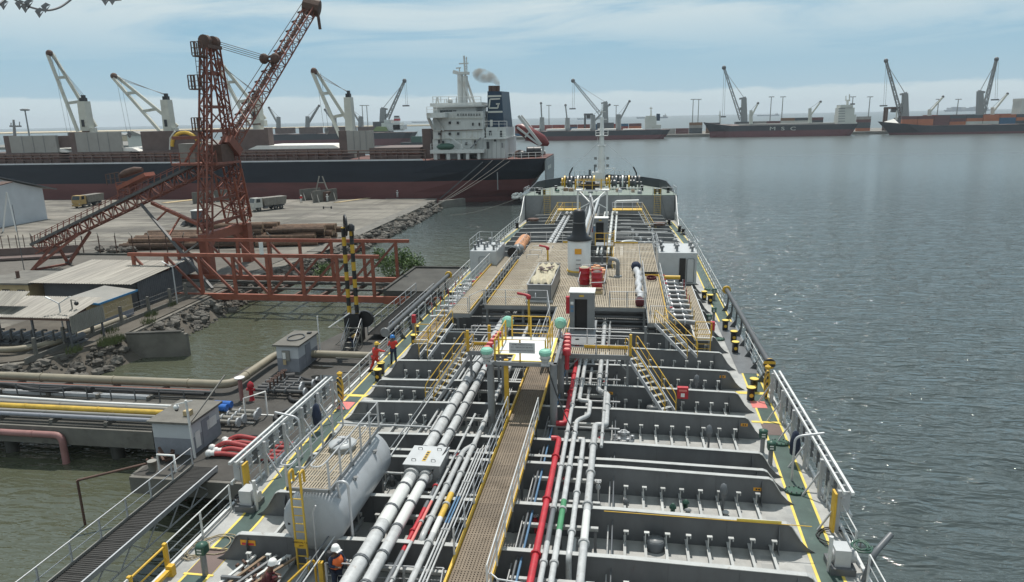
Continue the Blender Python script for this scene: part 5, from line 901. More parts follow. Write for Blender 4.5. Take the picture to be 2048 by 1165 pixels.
# ================= MOORING DOLPHIN with red girder =================
o=thing('mooring_dolphin','broad dark concrete dolphin deck on a red girder beside the tanker','dolphin',(-21.5,80,0)); part('dolphin_deck',MB().bx(-26.3,-17.5,74.3,86.6,2.4,3.0),'concdark',o); part('red_girder',MB().bx(-26.2,-17.5,73.9,74.25,1.55,2.4),'rustbright',o)
part('dolphin_pier',MB().lathe((-21.5,79,-3),[(4.6,0),(4.6,4.4)],24),'concdark',o); part('deck_kerb',MB().bx(-26.3,-17.5,86.35,86.6,3.0,3.25),'concdark',o); part('deck_kerb',MB().bx(-26.3,-26.0,74.3,86.3,3.0,3.2),'concdark',o)
# ================= LAND =================
GZ=1.8
land=[(-46.6,176),(-45.6,150),(-46.4,103),(-47,92),(-48,84),(-47.2,66),(-47,58),(-50,51.5),(-56,48),(-70,46),(-420,46),(-420,176)]
struct('ground',MB().prism(land,'z',-2,GZ),'quay')
struct('earth_bank',MB().prism([(-47.3,57),(-48.3,84),(-49.4,84),(-60,84),(-62,50),(-56,48.6),(-50.3,52)],'z',GZ,GZ+.12),'dirt')
struct('paved_yard',MB().prism([(-49.5,86),(-49,99.5),(-95,99.5),(-95,78),(-66,78)],'z',GZ,GZ+.09),'paving')
struct('quay_apron',MB().bx(-48.4,-45.7,103,172,GZ+.0,GZ+.1),'concrete')
for px_,py_,a_,b_ in((655,757,1.3,.8),(610,770,.9,.5),(640,735,1.0,.5)):
    c_=P(px_,py_,J); struct('puddle',MB().prism([(c_.x+a_*math.cos(t)*(1+.2*math.sin(3*t)),c_.y+b_*math.sin(t)*(1+.25*math.cos(2*t))) for t in np.linspace(0,2*math.pi,21)[:-1]],'z',J+.002,J+.006),'puddle')
# rock bank: sloped stone skirt with single stones on it
rb=struct('rock_bank',MB().add([(x,y,z) for (x,y) in [(-56,47.9),(-50,51.4),(-47,58),(-47.2,66),(-48,84),(-47,92),(-46.4,103),(-45.6,150),(-46.6,172)] for x,y,z in ((x-.3,y+.2,GZ-.02),(x+1.6,y-1.2 if x<-47.5 and y<56 else y,.55),(x+3.0,y-2.4 if y<56 else y,-.6))],[(3*i+j,3*i+3+j,3*i+4+j,3*i+1+j) for i in range(8) for j in range(2)]),'dirt')
rocks=[]
def rockmesh(c,s,seed):
    rs=np.random.RandomState(seed); n,m=7,5; mb=MB(); c=Vector(c); vs=[];fs=[]
    for i in range(m+1):
        for j in range(n):
            t=math.pi*i/m; p=2*math.pi*j/n; k=s*(.75+.5*rs.rand()); vs.append((c.x+k*math.sin(t)*math.cos(p)*1.15,c.y+k*math.sin(t)*math.sin(p),c.z+k*.75*math.cos(t)))
    for i in range(m):
        for j in range(n): fs.append((i*n+j,(i+1)*n+j,(i+1)*n+(j+1)%n,i*n+(j+1)%n))
    return mb.add(vs,fs)
path=[(-54,48.2),(-50,51),(-47,57.5),(-46.8,66),(-47.4,84),(-46.4,93),(-45.9,103),(-45.2,150),(-46,170)]
def along(t):
    L=[0]; [L.append(L[-1]+math.dist(path[i],path[i+1])) for i in range(len(path)-1)]
    d=t*L[-1]
    for i in range(len(path)-1):
        if d<=L[i+1]: k=(d-L[i])/(L[i+1]-L[i]); return path[i][0]+(path[i+1][0]-path[i][0])*k,path[i][1]+(path[i+1][1]-path[i][1])*k
    return path[-1]
for i in range(290):
    t=(i/290)**1.25; x,y=along(min(.995,t+random.uniform(-.01,.01))); off=random.uniform(.0,2.2); near=y<100
    if 56.5<y<60.5 and off>1: continue
    x+=off; 
    if y<56: y-=off*.6
    z=max(.0,1.5-.75*off)+random.uniform(-.1,.15); s=random.uniform(.28,.62) if near else random.uniform(.4,.85)
    if i<10: q=part('rock',rockmesh((x,y,z),.5,i),'rock',rb); rocks.append(q)
    else: q=inst(rocks[i%10],(x,y,z-.35*s/.5),rb,random.random()*6.28,s/.5)
mbs=MB()
for i in range(700):
    x,y=along(random.random()**1.6*.98); off=random.uniform(-.6,2.4); z=max(.0,1.6-.75*max(0,off))+random.uniform(-.05,.1); s=random.uniform(.1,.26); b0_=rockmesh((x+off,y-(off*.6 if y<56 else 0),z),s,i%50)
    if 56.5<y<60.5 and off>1: continue
    mbs.add(b0_.v,b0_.f)
part('loose_stones',mbs,'rock',rb,kind='stuff')
# retaining wall at the bank
o=thing('retaining_wall','weathered concrete retaining wall standing in the water at the bank','wall',(-43,59,0)); part('wall_panel',MB().bar((-46.0,58.1,.75),(-40.9,59.3,.75),.35,3.3),'concrete',o); part('wall_post',MB().bx(-41.0,-40.6,59.1,59.5,-1,2.2),'concrete',o); part('wall_cap',MB().bar((-46,58.1,2.45),(-41.1,59.25,2.45),.5,.12),'concdark',o)
# boundary wall with posts and lamp poles
o=thing('boundary_wall','low concrete wall with posts along the top of the rock bank','wall',(-49.7,62,GZ)); part('wall_kerb',MB().bar((-50.2,50.8,GZ+.25),(-49.4,73.5,GZ+.25),.2,.5),'concrete',o)
for k,y in enumerate([52,55.2,58.6,62.5,66.6,70.2,73]): x=-50.2+(y-50.8)/22.7*.8; part('wall_post',MB().bx(x-.12,x+.12,y-.12,y+.12,GZ,GZ+2.0),'concrete',o)
for k in range(3): part('fence_wire',MB().tube([(-50.18,51,GZ+.9+.45*k),(-49.4,73.4,GZ+.9+.45*k)],.012,4),'zinc',o)
mbw=MB(); 
for y0 in(56,60.8): mbw.tube([(-49.9+.16*math.cos(t),y0+t*.055,GZ+2.15+.3*math.sin(t)) for t in np.linspace(0,60,160)],.012,4)
part('razor_wire',mbw,'zinc',o)
def ylamp(x,y,h,label):
    o=thing('yard_lamp',label,'lamp post',(x,y,GZ)); part('lamp_post',MB().tube([(x,y,GZ),(x,y,GZ+h)],[.08,.06],8),'galv',o)
    for s in(-1,1): part('lamp_arm',MB().bar((x,y,GZ+h),(x+s*.95,y+s*.1,GZ+h+.55),.07),'galv',o); part('lamp_head',MB().bar((x+s*.7,y+s*.1,GZ+h+.42),(x+s*1.15,y+s*.12,GZ+h+.66),.16,.08),'white',o)
p=P(133,695,GZ); ylamp(p.x,p.y,Pd(127,608,p.y).z-GZ,'twin armed lamp post in front of the corrugated shed'); p=P(355,610,GZ); ylamp(p.x,p.y,Pd(353,535,p.y).z-GZ,'twin armed lamp post beside the red truss bridge')
o=thing('camera_post','grey post with a round surveillance camera by the shed','pole',P(157,690,GZ)); p=P(157,690,GZ); ht=Pd(154,600,p.y).z; part('post_shaft',MB().cyl(p,(p.x,p.y,ht),.06),'zinc',o); part('post_arm',MB().bar((p.x,p.y,ht),(p.x+.5,p.y,ht-.1),.06),'zinc',o); part('camera_dome',MB().sphere((p.x+.5,p.y,ht-.35),.2),'black',o)
p=P(52,560,GZ); o=thing('antenna_pole','very thin tall dark pole left of the conveyor','pole',p); part('pole_shaft',MB().tube([p,(p.x,p.y,Pd(40,410,p.y).z)],[.06,.03],6),'bolt',o)
# corrugated roofs
def corr(parent,x0,x1,y0,y1,z0,z1,m='zinc',n=6,name='roof_sheet',along='x',pitch=.22,amp=.035):
    for k in range(n):
        a=x0+(x1-x0)*k/n; b=x0+(x1-x0)*(k+1)/n; c=max(4,int((b-a)/pitch)*2); vs=[]
        for i in range(c+1):
            x=a+(b-a)*i/c; d=amp*(1 if i%2 else -1)
            vs+=[(x,y0,z0+d),(x,y1,z1+d)] if along=='x' else [(y0+d,x,z0),(y0+d,x,z1)]
        part(name,MB().add(vs,[(2*i,2*i+2,2*i+3,2*i+1) for i in range(c)]),m,parent)
o=thing('pump_shed','open shed with weathered corrugated roof over dark pumps','shed',(-55,56.5,GZ)); corr(o,-64,-48.6,54.4,58.9,4.9,5.7,'zincroof',9); part('eave_beam',MB().bx(-64,-48.6,54.4,54.5,4.65,4.82),'rustdark',o); corr(o,54.6,58.9,-48.6,-48.6,3.4,5.0,'zinc',3,'side_sheet','y')
corr(o,-58.5,-54.6,55.2,57.2,5.75,6.6,'zincroof',3,'roof_flap')
for x in(-48.8,-52.5,-56.3,-60):
    for y in(54.6,58.6): part('shed_post',MB().bx(x-.07,x+.07,y-.07,y+.07,GZ,4.8),'zincdark',o)
for k in range(12): x=-62+k*1.1; q=thing('pump_unit','dark pump unit with pipework under the open shed','pump',(x,56.5,GZ),'pumps under the open shed'); part('pump_body',MB().cyl((x,55.6,GZ+.6),(x,57.3,GZ+.6),.35).bx(x-.4,x+.4,55.4,57.4,GZ,GZ+.25),'piped',q); part('pump_pipe',MB().tube(fil([(x,55.5,GZ+.6),(x,55.1,GZ+.6),(x,55.1,GZ+1.7),(x+.5,55.1,GZ+1.7)],.2),.1,8),'beltgrey',q)
single('low_pipe',MB().tube(fil([(-75,51.8,GZ+.6),(-53,52.6,GZ+.6),(-50.8,55.4,GZ+.5),(-50.6,64,GZ+.4)],1.),.28,10),'paleyellowpipe','pale pipe on the ground in front of the open shed','pipe')
o=thing('guard_house','cream guard house with blue trimmed sloping roof','building',(-52.5,64,GZ)); part('house_wall',MB().bx(-54.4,-51.3,61.7,66.4,GZ+.75,4.3),'cream',o); part('house_base',MB().bx(-54.42,-51.28,61.68,66.42,GZ,GZ+.75),'greywall',o); part('roof_sheet',MB().prism([(-54.8,4.75),(-51.0,4.35),(-51.0,4.42),(-54.8,4.83)],'y',61.2,67.0),'zinc',o); part('roof_trim',MB().bx(-51.0,-50.93,61.2,67.0,4.26,4.46),'bluetrim',o); part('roof_trim',MB().prism([(-54.8,4.68),(-51.0,4.26),(-51.0,4.46),(-54.8,4.86)],'y',61.12,61.19),'bluetrim',o); part('house_door',MB().bx(-53.9,-52.9,61.62,61.67,GZ,3.9),'rustdark',o); part('blue_dado',MB().bx(-52.5,-51.35,61.63,61.67,GZ,GZ+.75),'bluetrim',o)
o=thing('store_shed','large dark shed with wide pale corrugated roof','shed',(-58,72,GZ)); corr(o,-64.5,-52,67.4,77.4,4.9,5.5,'zincroof',8,pitch=.3); part('front_wall',MB().bx(-64,-52.6,69,69.1,GZ,4.75),'zincdark',o); corr(o,69,77,-52.4,-52.4,GZ,4.9,'zincdark',4,'side_sheet','y',.3,.05); part('back_wall',MB().bx(-64,-52.6,77,77.1,GZ,5.2),'zincdark',o)
o=thing('flat_roof_house','cream flat roofed house behind the corrugated shed','building',(-68,70,GZ)); part('house_wall',MB().bx(-70.5,-64.8,67.8,73.5,GZ,4.6),'cream',o); part('roof_slab',MB().bx(-71,-64.4,67.4,74,4.6,4.8),'concrete',o); part('roof_tank',MB().cyl((-68,70,4.8),(-68,70,5.6),.2),'rustdark',o)
for k in range(3): part('window',MB().bx(-70+k*1.9,-69.1+k*1.9,67.72,67.79,2.9,4.0),'dark',o)
# corrugated low annex at the left
o=thing('left_annex','low annex with dark doorways at the left edge','building',(-74,70,GZ)); part('annex_wall',MB().bx(-80,-71.5,69,73,GZ,4.2),'cream',o); part('annex_roof',MB().bx(-80.3,-71.2,68.4,73.4,4.2,4.35),'concrete',o); part('doorway',MB().bx(-76,-74.5,68.93,68.99,GZ,3.9),'dark',o)
# white warehouse far left
o=thing('white_warehouse','white gabled warehouse with dark eave at the left edge','building',(-135,125,GZ)); zr=Pd(0,345,122.4).z; ze=Pd(80,378,137.6).z
gab=[(98,GZ),(138.5,GZ),(138.5,ze),(116,zr+1.6),(98,ze+2)]
part('gable_wall',MB().prism(gab,'x',-155,-124.5),'whitewall',o); part('roof_edge',MB().bar((-124,116,zr+1.75),(-124,141.5,ze-.45),.9,.18),'zincdark',o); part('roof_plane',MB().add([(-155,116,zr+1.8),(-124,116,zr+1.8),(-124,141.5,ze-.4),(-155,141.5,ze-.4)],[(0,1,2,3)]),'zincdark',o)
o=thing('loading_ramp','white steel frame with small canopy beside the warehouse','frame',(-118,120,GZ))
for y in(116,121): part('frame_leg',MB().bar((-119,y,GZ),(-117.5,y+1,GZ+7.5),.25).bar((-116,y,GZ),(-117.5,y+1,GZ+7.5),.2),'white',o)
part('canopy',MB().bar((-118,112,GZ+8.2),(-116,121,GZ+9.6),3.2,.15),'rustdark',o)
# hopper fence and red kerb
f=thing('yard_fence','rusty mesh fence with leaning posts behind the paved yard','fence',(-75,100,GZ))
for k in range(15): x=-92+k*2.8; part('fence_post',MB().bar((x,98.6+.12*k,GZ),(x,98.6+.12*k,GZ+3.0),.12),'rustdark',f); part('post_arm',MB().bar((x,98.6+.12*k,GZ+3.0),(x+random.uniform(-.6,.6),98.6+.12*k,GZ+3.5),.08),'zinc',f)
for k in range(4): part('fence_wire',MB().tube([(-92,98.6,GZ+.7+.7*k),(-52.8,100.3,GZ+.7+.7*k)],.02,4),'rustdark',f)
part('fence_kerb',MB().bx(-92,-52,98.3,98.7,GZ,GZ+.35),'concdark',f)
o=single('red_trough',MB().bar((-97,93.5,GZ+.9),(-84,98.5,GZ+.9),.3,1.5).bar((-97,92,GZ+.4),(-84,97,GZ+.4),2.5,.3),'coaming','dark red steel trough at the foot of the conveyor','trough')
f=thing('red_fence','row of thin red bars on the trough at the left edge','fence',(-91,96,GZ))
for k in range(14): part('fence_bar',MB().bar((-97+k*.95,94+k*.37,GZ+1.6),(-97+k*.95,94+k*.37,GZ+3.6),.08),'rustdark',f)
# ================= SHIP LOADER: tower, conveyor, boom =================
def lattice(mb,a,b,w,d,n,side=(1,0,0),ch=.16,br=.09,faces=4):
    a,b,side=Vector(a),Vector(b),Vector(side); ax=(b-a).normalized(); u=(side-ax*side.dot(ax)).normalized(); v=ax.cross(u)
    w2=w if isinstance(w,tuple) else (w,w); d2=d if isinstance(d,tuple) else (d,d)
    def c(t,i): k=1-t; ww=(w2[0]*k+w2[1]*t)/2; dd=(d2[0]*k+d2[1]*t)/2; s=((-1,-1),(1,-1),(1,1),(-1,1))[i]; return a+(b-a)*t+u*ww*s[0]+v*dd*s[1]
    for i in range(4): mb.bar(c(0,i),c(1,i),ch)
    for k in range(n):
        for i in range(4):
            j=(i+1)%4; t0,t1=k/n,(k+1)/n
            if (k+i)%2: mb.bar(c(t0,i),c(t1,j),br)
            else: mb.bar(c(t0,j),c(t1,i),br)
            mb.bar(c(t1,i),c(t1,j),br)
    return mb
sl_=thing('ship_loader','rust red lattice tower with raised conveyor boom and long feeder conveyor','crane',(-54,90,GZ))
top=Pd(418,92,87).z
part('lattice_leg',lattice(MB(),(-53.6,84.8,7.5),(-51.6,86.6,top),(1.3,.9),(1.3,.9),16,ch=.2,br=.1),'rustpaint',sl_); part('lattice_leg',lattice(MB(),(-53.8,95,7.5),(-51.6,88.6,top),(1.3,.9),(1.3,.9),16,ch=.2,br=.1),'rustpaint',sl_)
for y in(84.8,95): part('portal_column',MB().bx(-54.3,-53.0,y-.6,y+.6,GZ,7.5),'rustbright',sl_)
part('portal_beam',MB().bar((-54.1,85.4,6.9),(-54.2,94.4,6.9),.9,1.2),'rustbright',sl_); part('portal_brace',MB().bar((-54.1,85.6,5.0),(-54.1,87.3,6.5),.5,.7).bar((-54.1,94.4,5.0),(-54.1,92.6,6.5),.5,.7),'rustbright',sl_)
def legy(z): t=(z-7.5)/(top-7.5); return 84.8+1.8*t,95-6.4*t
prev=None
for py in(150,215,262,330,395,440):
    z=Pd(430,py,90).z; a,b=legy(z); tq=-53.6+2*(z-7.5)/(top-7.5); part('tower_strut',MB().bar((tq,a,z),(tq,b,z),.3,.4),'rustpaint',sl_)
    if prev: 
        pz,pa,pb,pt_=prev; part('cross_brace',MB().bar((tq,a,z),(pt_,pb,pz),.14),'rustpaint',sl_); part('cross_brace',MB().bar((tq,b,z),(pt_,pa,pz),.14),'rustpaint',sl_)
    prev=(z,a,b,tq)
for y in(86.6,88.6): part('head_sheave',MB().lathe((-51.6,y,top+.55),[(.75,-.35),(.75,.35)],16,(0,1,0)),'rustdark',sl_)
part('tower_head',MB().bx(-52.3,-50.9,86,89.2,top-.3,top+.1),'rustdark',sl_)
for py in(170,118,228): pass
for px0,px1,py in((390,412,112),(384,410,178),(391,410,262)):
    a=Pd(px0,py,85.5); b=Pd(px1,py,85.5); part('service_platform',MB().bx(a.x,b.x,84.9,86.1,a.z-.15,a.z),'rustdark',sl_); railing(sl_,[(b.x,84.9,a.z),(a.x,84.9,a.z),(a.x,86.1,a.z)],1.6,(1.6,.9,.3),.5,.05,'rustdark')
a=Pd(398,112,85.5); b=Pd(398,178,85.5); ladder(sl_,(a.x,85.2,b.z),(a.x,85.2,a.z),(.35,0,0),'rustdark',.6,.06)
c0,c1=Vector((-82.5,89,4.6)),Pd(438,322,90); part('feeder_truss',lattice(MB(),c0,c1,(1.5,1.7),(1.3,1.5),30,(0,1,0),ch=.17,br=.1),'rustpaint',sl_)
u=(c1-c0); part('conveyor_belt',MB().bar(c0+Vector((0,-1.0,.75)),c1+Vector((0,-1.0,.8)),.35,.35),'beltgrey',sl_); part('conveyor_deck',MB().bar(c0+Vector((0,.2,.9)),c1+Vector((0,.2,1.)),1.1,.12),'rustbright',sl_)
for k in range(30): q=c0+u*(k+.5)/30; part('idler_bracket',MB().bar(q+Vector((0,-.9,.7)),q+Vector((.15,-.75,1.9)),.09).bar(q+Vector((0,-.8,-.7)),q+Vector((.7,-1.2,-.5)),.08),'rustpaint',sl_)
part('conveyor_rail',MB().bar(c0+Vector((0,.8,1.8)),c1+Vector((0,.8,1.9)),.08).bar(c0+Vector((0,-.7,1.75)),c1+Vector((0,-.7,1.85)),.07),'rustpaint',sl_)
hb_=Pd(622,18,110); b0=Pd(452,300,91); part('boom_truss',lattice(MB(),b0,hb_,(1.7,1.5),(1.4,1.2),22,(1,0,.0),ch=.15,br=.08),'rustpaint',sl_)
uu=hb_-b0
for k in range(13): q=b0+uu*(k+.7)/13.5; part('boom_idler',MB().bar(q+Vector((-1.35,0,.55)),q+Vector((-.6,0,.75)),.4,.2),'rustdark',sl_)
part('boom_belt',MB().bar(b0+Vector((0,0,.75)),hb_+Vector((0,0,.65)),.5,.12),'rustdark',sl_); part('boom_rope',MB().tube([b0+Vector((-1.5,0,1.6)),hb_+Vector((-1.4,0,.8))],.05,5),'rustdark',sl_)
part('boom_head',MB().lathe(hb_+Vector((.0,.3,.3)),[(.9,-1.3),(1.25,-1.2),(1.25,1.2),(.9,1.3)],10,(1,.2,-.25),smooth=False),'rustdark',sl_); part('discharge_chute',MB().bar(hb_+Vector((1.0,0,-.2)),hb_+Vector((1.2,0,-3.0)),.35),'rustdark',sl_)
sp=b0+uu*.62; mq=Pd(528,118,sp.y-2); part('boom_bridle',MB().bar(mq,sp+Vector((0,0,.8)),.35,.3).bar(mq+Vector((1,0,-.4)),b0+uu*.54,.3),'rustdark',sl_)
for d in(0,1.7): part('bridle_sheave',MB().sphere(mq+Vector((d,0,0)),.75,10,7,(1,.6,1)),'rustdark',sl_)
for k in range(4): part('stay_rope',MB().tube([(-51.6,87.5,top+.9-.25*k),mq+Vector((0,.3*k,.5-.3*k))],.04,4),'rustdark',sl_)
ctr=Pd(375,320,90)
part('transfer_tower',lattice(MB(),Pd(455,330,91)+Vector((0,0,-1)),Pd(478,440,94),(2.6,2.6),(2.4,2.4),4,(1,0,0),ch=.25,br=.12),'rustbright',sl_)
a=Pd(400,325,88); part('slewing_deck',MB().bx(a.x-2.8,a.x+3.6,86,92,a.z-.3,a.z),'rustpaint',sl_); railing(sl_,[(a.x-2.8,86,a.z),(a.x+3.6,86,a.z)],1.3,(1.3,.65),1.2,.05,'rustpaint'); a2=Pd(400,272,88); part('upper_deck_beam',MB().bx(a.x-2.6,a.x+2.5,86.5,87,a2.z-.4,a2.z),'rustpaint',sl_)
part('machinery_house',MB().bx(a.x+1.2,a.x+3.2,88,91,a.z,a.z+2.2),'rustdark',sl_); part('machinery_box',MB().bx(a.x-2.8,a.x-.6,88,90,a.z,a.z+2.4),'zinc',sl_); part('transfer_chute',MB().bar(Pd(452,278,90),Pd(474,306,92),1.5,1.2),'rustpaint',sl_)
a3=Pd(433,250,88.5); part('back_strut',MB().bar(Pd(405,265,88),Pd(368,330,88),.25).bar(Pd(403,275,88),Pd(380,300,88),.2),'rustbright',sl_)
# struts under the feeder conveyor
q=c0+u*((Pd(283,400,89).x-c0.x)/u.x)
part('long_strut',MB().bar(q+Vector((0,-.8,-.9)),P(425,578,2.2),.3),'beltgrey',sl_); part('long_strut',MB().bar(q+Vector((.5,.8,-.9)),Vector((-54.2,86,8.2)),.42),'rustbright',sl_)
s0,s1=q+Vector((.5,.8,-.9)),Vector((-54.2,86,8.2)); r0,r1=q+Vector((0,-.8,-.9)),P(425,578,2.2)
for t in(.3,.55): part('strut_tie',MB().bar(s0+(s1-s0)*t,r0+(r1-r0)*t*.75,.18),'rustbright',sl_)
part('strut_tie',MB().bar(r0+(r1-r0)*.62,Vector((-54.6,85,6.4)),.16),'zinc',sl_)
f1,f2=P(63,541,2),P(137,528,2)
e1,e2=c0+u*.26+Vector((0,-.6,-.8)),c0+u*.1+Vector((0,-.6,-.8))
for a,b in((e1,f1),(e1+Vector((.6,1.2,0)),f2),(e2,f1),(e2+Vector((0,1.,0)),f2)): part('support_leg',MB().bar(a,b,.32),'rustpaint',sl_)
part('foot_beam',MB().bar(f1,f2,.4,.3),'rustpaint',sl_); part('foot_wheel',MB().cyl(f2+Vector((-.3,0,.3)),f2+Vector((.3,.2,.3)),.45),'bolt',sl_)
hp=c0+u*.58; part('feed_hopper',MB().bar(hp+Vector((-2.4,0,1.6)),hp+Vector((2.0,0,3.4)),2.2,.5),'rustbright',sl_); part('hopper_frame',lattice(MB(),hp+Vector((-1.6,0,.6)),hp+Vector((-1.8,0,2.4)),1.8,1.6,2,(1,0,0)),'rustpaint',sl_)
railing(sl_,[(hp.x-4.2,89,hp.z+2.0),(hp.x-2.2,89,hp.z+2.3)],1.4,(1.4,.7),.7,.05,'rustdark')
o=single('sack_bundle',MB().tube([hp+Vector((-2.6,0,3.1)),hp+Vector((-1.6,0,3.5)),hp+Vector((-.2,0,3.9)),hp+Vector((1.0,0,4.0))],[.3,.55,.5,.3],7),'rustdark','brown bundle of sacking on top of the feeder conveyor','bundle')
# ---- red truss bridge ----
tb=thing('truss_bridge','rust red pony truss bridge over the creek','bridge',(-40,79,GZ))
def truss(y,xl,xr,zb,zt,nn,flip,top_r):
    part('bottom_chord',MB().bx(xl,xr,y-.2,y+.2,zb-.35,zb+.35),'rustbright',tb); part('top_chord',MB().bx(xl-.3,top_r,y-.16,y+.16,zt-.2,zt+.2),'rustbright',tb)
    for k in range(nn+1):
        x=xl+.3+(xr-xl-1.6)*k/nn; part('truss_post',MB().bx(x-.17,x+.17,y-.14,y+.14,zb+.35,zt-.2),'rustbright',tb)
        if k<nn:
            x2=xl+.3+(xr-xl-1.6)*(k+1)/nn; a,b=((x,zt-.2),(x2,zb+.3)) if k<nn*.5 else ((x,zb+.3),(x2,zt-.2)); part('diagonal',MB().bar((a[0],y,a[1]),(b[0],y,b[1]),.22,.26),'rustpaint',tb)
zt1=Pd(540,512,75.3).z; zt2=Pd(700,482,83.3).z
truss(75.3,-57.5,-26.4,1.7,zt1,7,False,-26.9); truss(83.3,-57,-26.2,2.1,zt2,7,True,-25.8)
for k in range(9): x=-54+k*3.2; part('floor_beam',MB().bx(x-.15,x+.15,75.5,83.1,1.35,1.75),'rustdark',tb)
part('stringer',MB().bx(-56,-26.5,81.5,82.1,1.8,2.1),'concdark',tb); part('stringer',MB().bx(-56,-26.5,78.6,79.0,1.8,2.0),'concdark',tb); part('bridge_sign',MB().bx(Pd(523,500,75.1).x-.25,Pd(523,500,75.1).x+.25,75.05,75.1,zt1+.2,zt1+1.6),'white',tb)
p=P(365,560,GZ); single('bucket_tub',MB().bar((p.x-1.2,p.y,GZ+1.4),(p.x+1.2,p.y+.4,GZ+1.9),2.0,2.0),'zincdark','dark tilted steel tub behind the lamp post','tub')
# ---- log pile ----
k=0
for layer,(zz,ny) in enumerate([(GZ+.55,8),(GZ+1.5,7),(GZ+2.4,5),(GZ+3.2,3)]):
    for j in range(ny):
        for seg in range(3):
            x0=-81+seg*10.8+random.uniform(-.6,1.2)+layer*1.2; ln=random.uniform(8.5,10.6)
            if x0>-58 and layer==3 or (seg==0 and layer>1): continue
            x1=min(x0+ln,-48.2+random.uniform(-.8,.6)); r=random.uniform(.4,.66); y=102.6+j*1.2+layer*.5+(x0+80)*.19; y1=y+(x1-x0)*.19
            if x1-x0<3: continue
            o=thing('felled_log','rough brown tree trunk lying in the long log pile','log',(x0,y,zz),'logs in the pile beside the fence'); part('log_trunk',MB().tube([(x0,y,zz),(x0*.5+x1*.5,(y+y1)/2,zz+random.uniform(-.08,.08)),(x1,y1,zz)],[r,r*.95,r*.88],9,False),'bark',o)
            part('log_end',MB().cyl((x1-.05,y1-.01,zz),(x1+.01,y1,zz),r*.86,None,9),'logend',o); k+=1
o=thing('rubble_heap','dark heap of bark and rubble left of the log pile','rubble',(-80,101.5,GZ))
for i in range(16): q=inst(rocks[i%10],(-80+random.uniform(-3.2,3.5),100.6+random.random()*1.6,GZ-.1),o,random.random()*6,random.uniform(.7,1.5),name='rubble_piece')
# ---- bush and weeds ----
def foliage(name,label,c,rad,n,leaf,m,cat='bush',trunk=True):
    o=thing(name,label,cat,c); c=Vector(c); mb=MB()
    lob=[(Vector((random.gauss(0,.55)*rad[0],random.gauss(0,.5)*rad[1],rad[2]*(.35+.9*random.random()))),random.uniform(.3,.55)) for _ in range(14)]
    for i in range(n):
        lc,lr=random.choice(lob); d=Vector((random.gauss(0,1),random.gauss(0,1),random.gauss(0,1))).normalized()*lr*random.random()**.4
        q=c+lc+Vector((d.x*rad[0],d.y*rad[1],d.z*rad[2])); a=Vector((random.gauss(0,1),random.gauss(0,1),random.gauss(0,.6)+.4)).normalized(); b=a.cross(Vector((random.gauss(0,1),random.gauss(0,1),random.gauss(0,1)))).normalized(); l=leaf*random.uniform(.6,1.5)
        mb.add([q-b*l*.22,q+a*l*.5-b*l*.05,q+a*l,q+a*l*.5+b*l*.25],[(0,1,2,3)])
    part('crown',mb,m,o)
    if trunk:
        mt=MB()
        for i in range(7): mt.tube([c,c+lob[i][0]*.5,c+lob[i][0]],[.07,.05,.02],5)
        part('trunk',mt,'rustdark',o)
    return o
foliage('shore_bush','bright green leafy bush at the end of the red bridge',(-29.2,88.5,1.2),(2.6,1.8,2.6),2600,.42,'leaf')
foliage('shore_bush','small green shrub behind the truss bridge near the creek',(-38.5,86.5,.8),(1.2,1.0,2.0),700,.35,'leaf')
single('islet',MB().lathe((-29.5,88.6,-1),[(3.5,0),(3.0,1.6),(1.5,2.3),(.1,2.5)],12),'dirt','low earth islet carrying the green bush','islet')
mg=MB()
for cx,cy,rr,nn in((-46.8,57.0,1.4,420),(-48.4,54.2,.8,120),(-49.2,60,1.0,90),(-49,66,.8,110),(-47.6,63.5,.9,90),(-49.3,70,.6,60)):
    for i in range(nn):
        a=random.random()*6.28; r=rr*math.sqrt(random.random()); x,y=cx+r*math.cos(a)*.7,cy+r*math.sin(a); l=random.uniform(.25,.85); dx,dy=random.gauss(0,.15),random.gauss(0,.15); z=GZ+.05
        mg.add([(x-.03,y,z),(x+.03,y,z),(x+dx,y+dy,z+l)],[(0,1,2)])
tag(part('weeds',mg,'grass'),'patches of green grass and weeds on the rock bank','grass',kind='stuff')
# ================= BULK CARRIER moored at the quay =================
def pr(mb,x0,y0,x1,y1,Y,dep):
    """box whose front face at distance Y covers the given photo rectangle"""
    a,b,c,d=Pd(x0,y0,Y),Pd(x1,y1,Y),Pd(x0,y1,Y),Pd(x1,y0,Y)
    return mb.bx((a.x+c.x)/2,(b.x+d.x)/2,Y,Y+dep,(b.z+c.z)/2,(a.z+d.z)/2)
def q(px,py,Y): return Pd(px,py,Y)
YB=180.; BK=thing('bulk_carrier','black and red bulk carrier with four deck cranes at the quay','ship',(-100,196,0)); dz=q(700,323,YB).z; rz=q(800,364,YB).z
sx=q(1088,330,YB).x; yb2=YB+30
# hull as loft, stern rounding at +X
st=[(-262,1.),(sx-34,1.),(sx-22,.985),(sx-12,.94),(sx-5,.86),(sx,.72)]
def bring(z,cut,tw=0.):
    pts=[];cy=YB+15
    for x,k in st: pts.append((min(x,sx-cut*max(0,(x-(sx-34))/34)),cy-15*k*(1-tw*max(0,(x-(sx-34))/34))))
    return [(x,y,z) for x,y in pts]+[(x,2*cy-y,z) for x,y in reversed(pts)]
def bhull(levels,name,m):
    rs=[bring(*l) for l in levels]; k=len(rs[0]); vs=[p for r in rs for p in r]
    return part(name,MB().add(vs,[(i*k+j,i*k+(j+1)%k,(i+1)*k+(j+1)%k,(i+1)*k+j) for i in range(len(rs)-1) for j in range(k)]),m,BK)
bhull([(rz-.02,3.2,.35),(rz+2.2,1.2,.15),(dz,0,0)],'topside','bulkblue'); bhull([(-1.5,14,.75),(1.2,9,.6),(3,5,.45),(rz-.02,3.2,.35)],'boot_topping','antifoul')
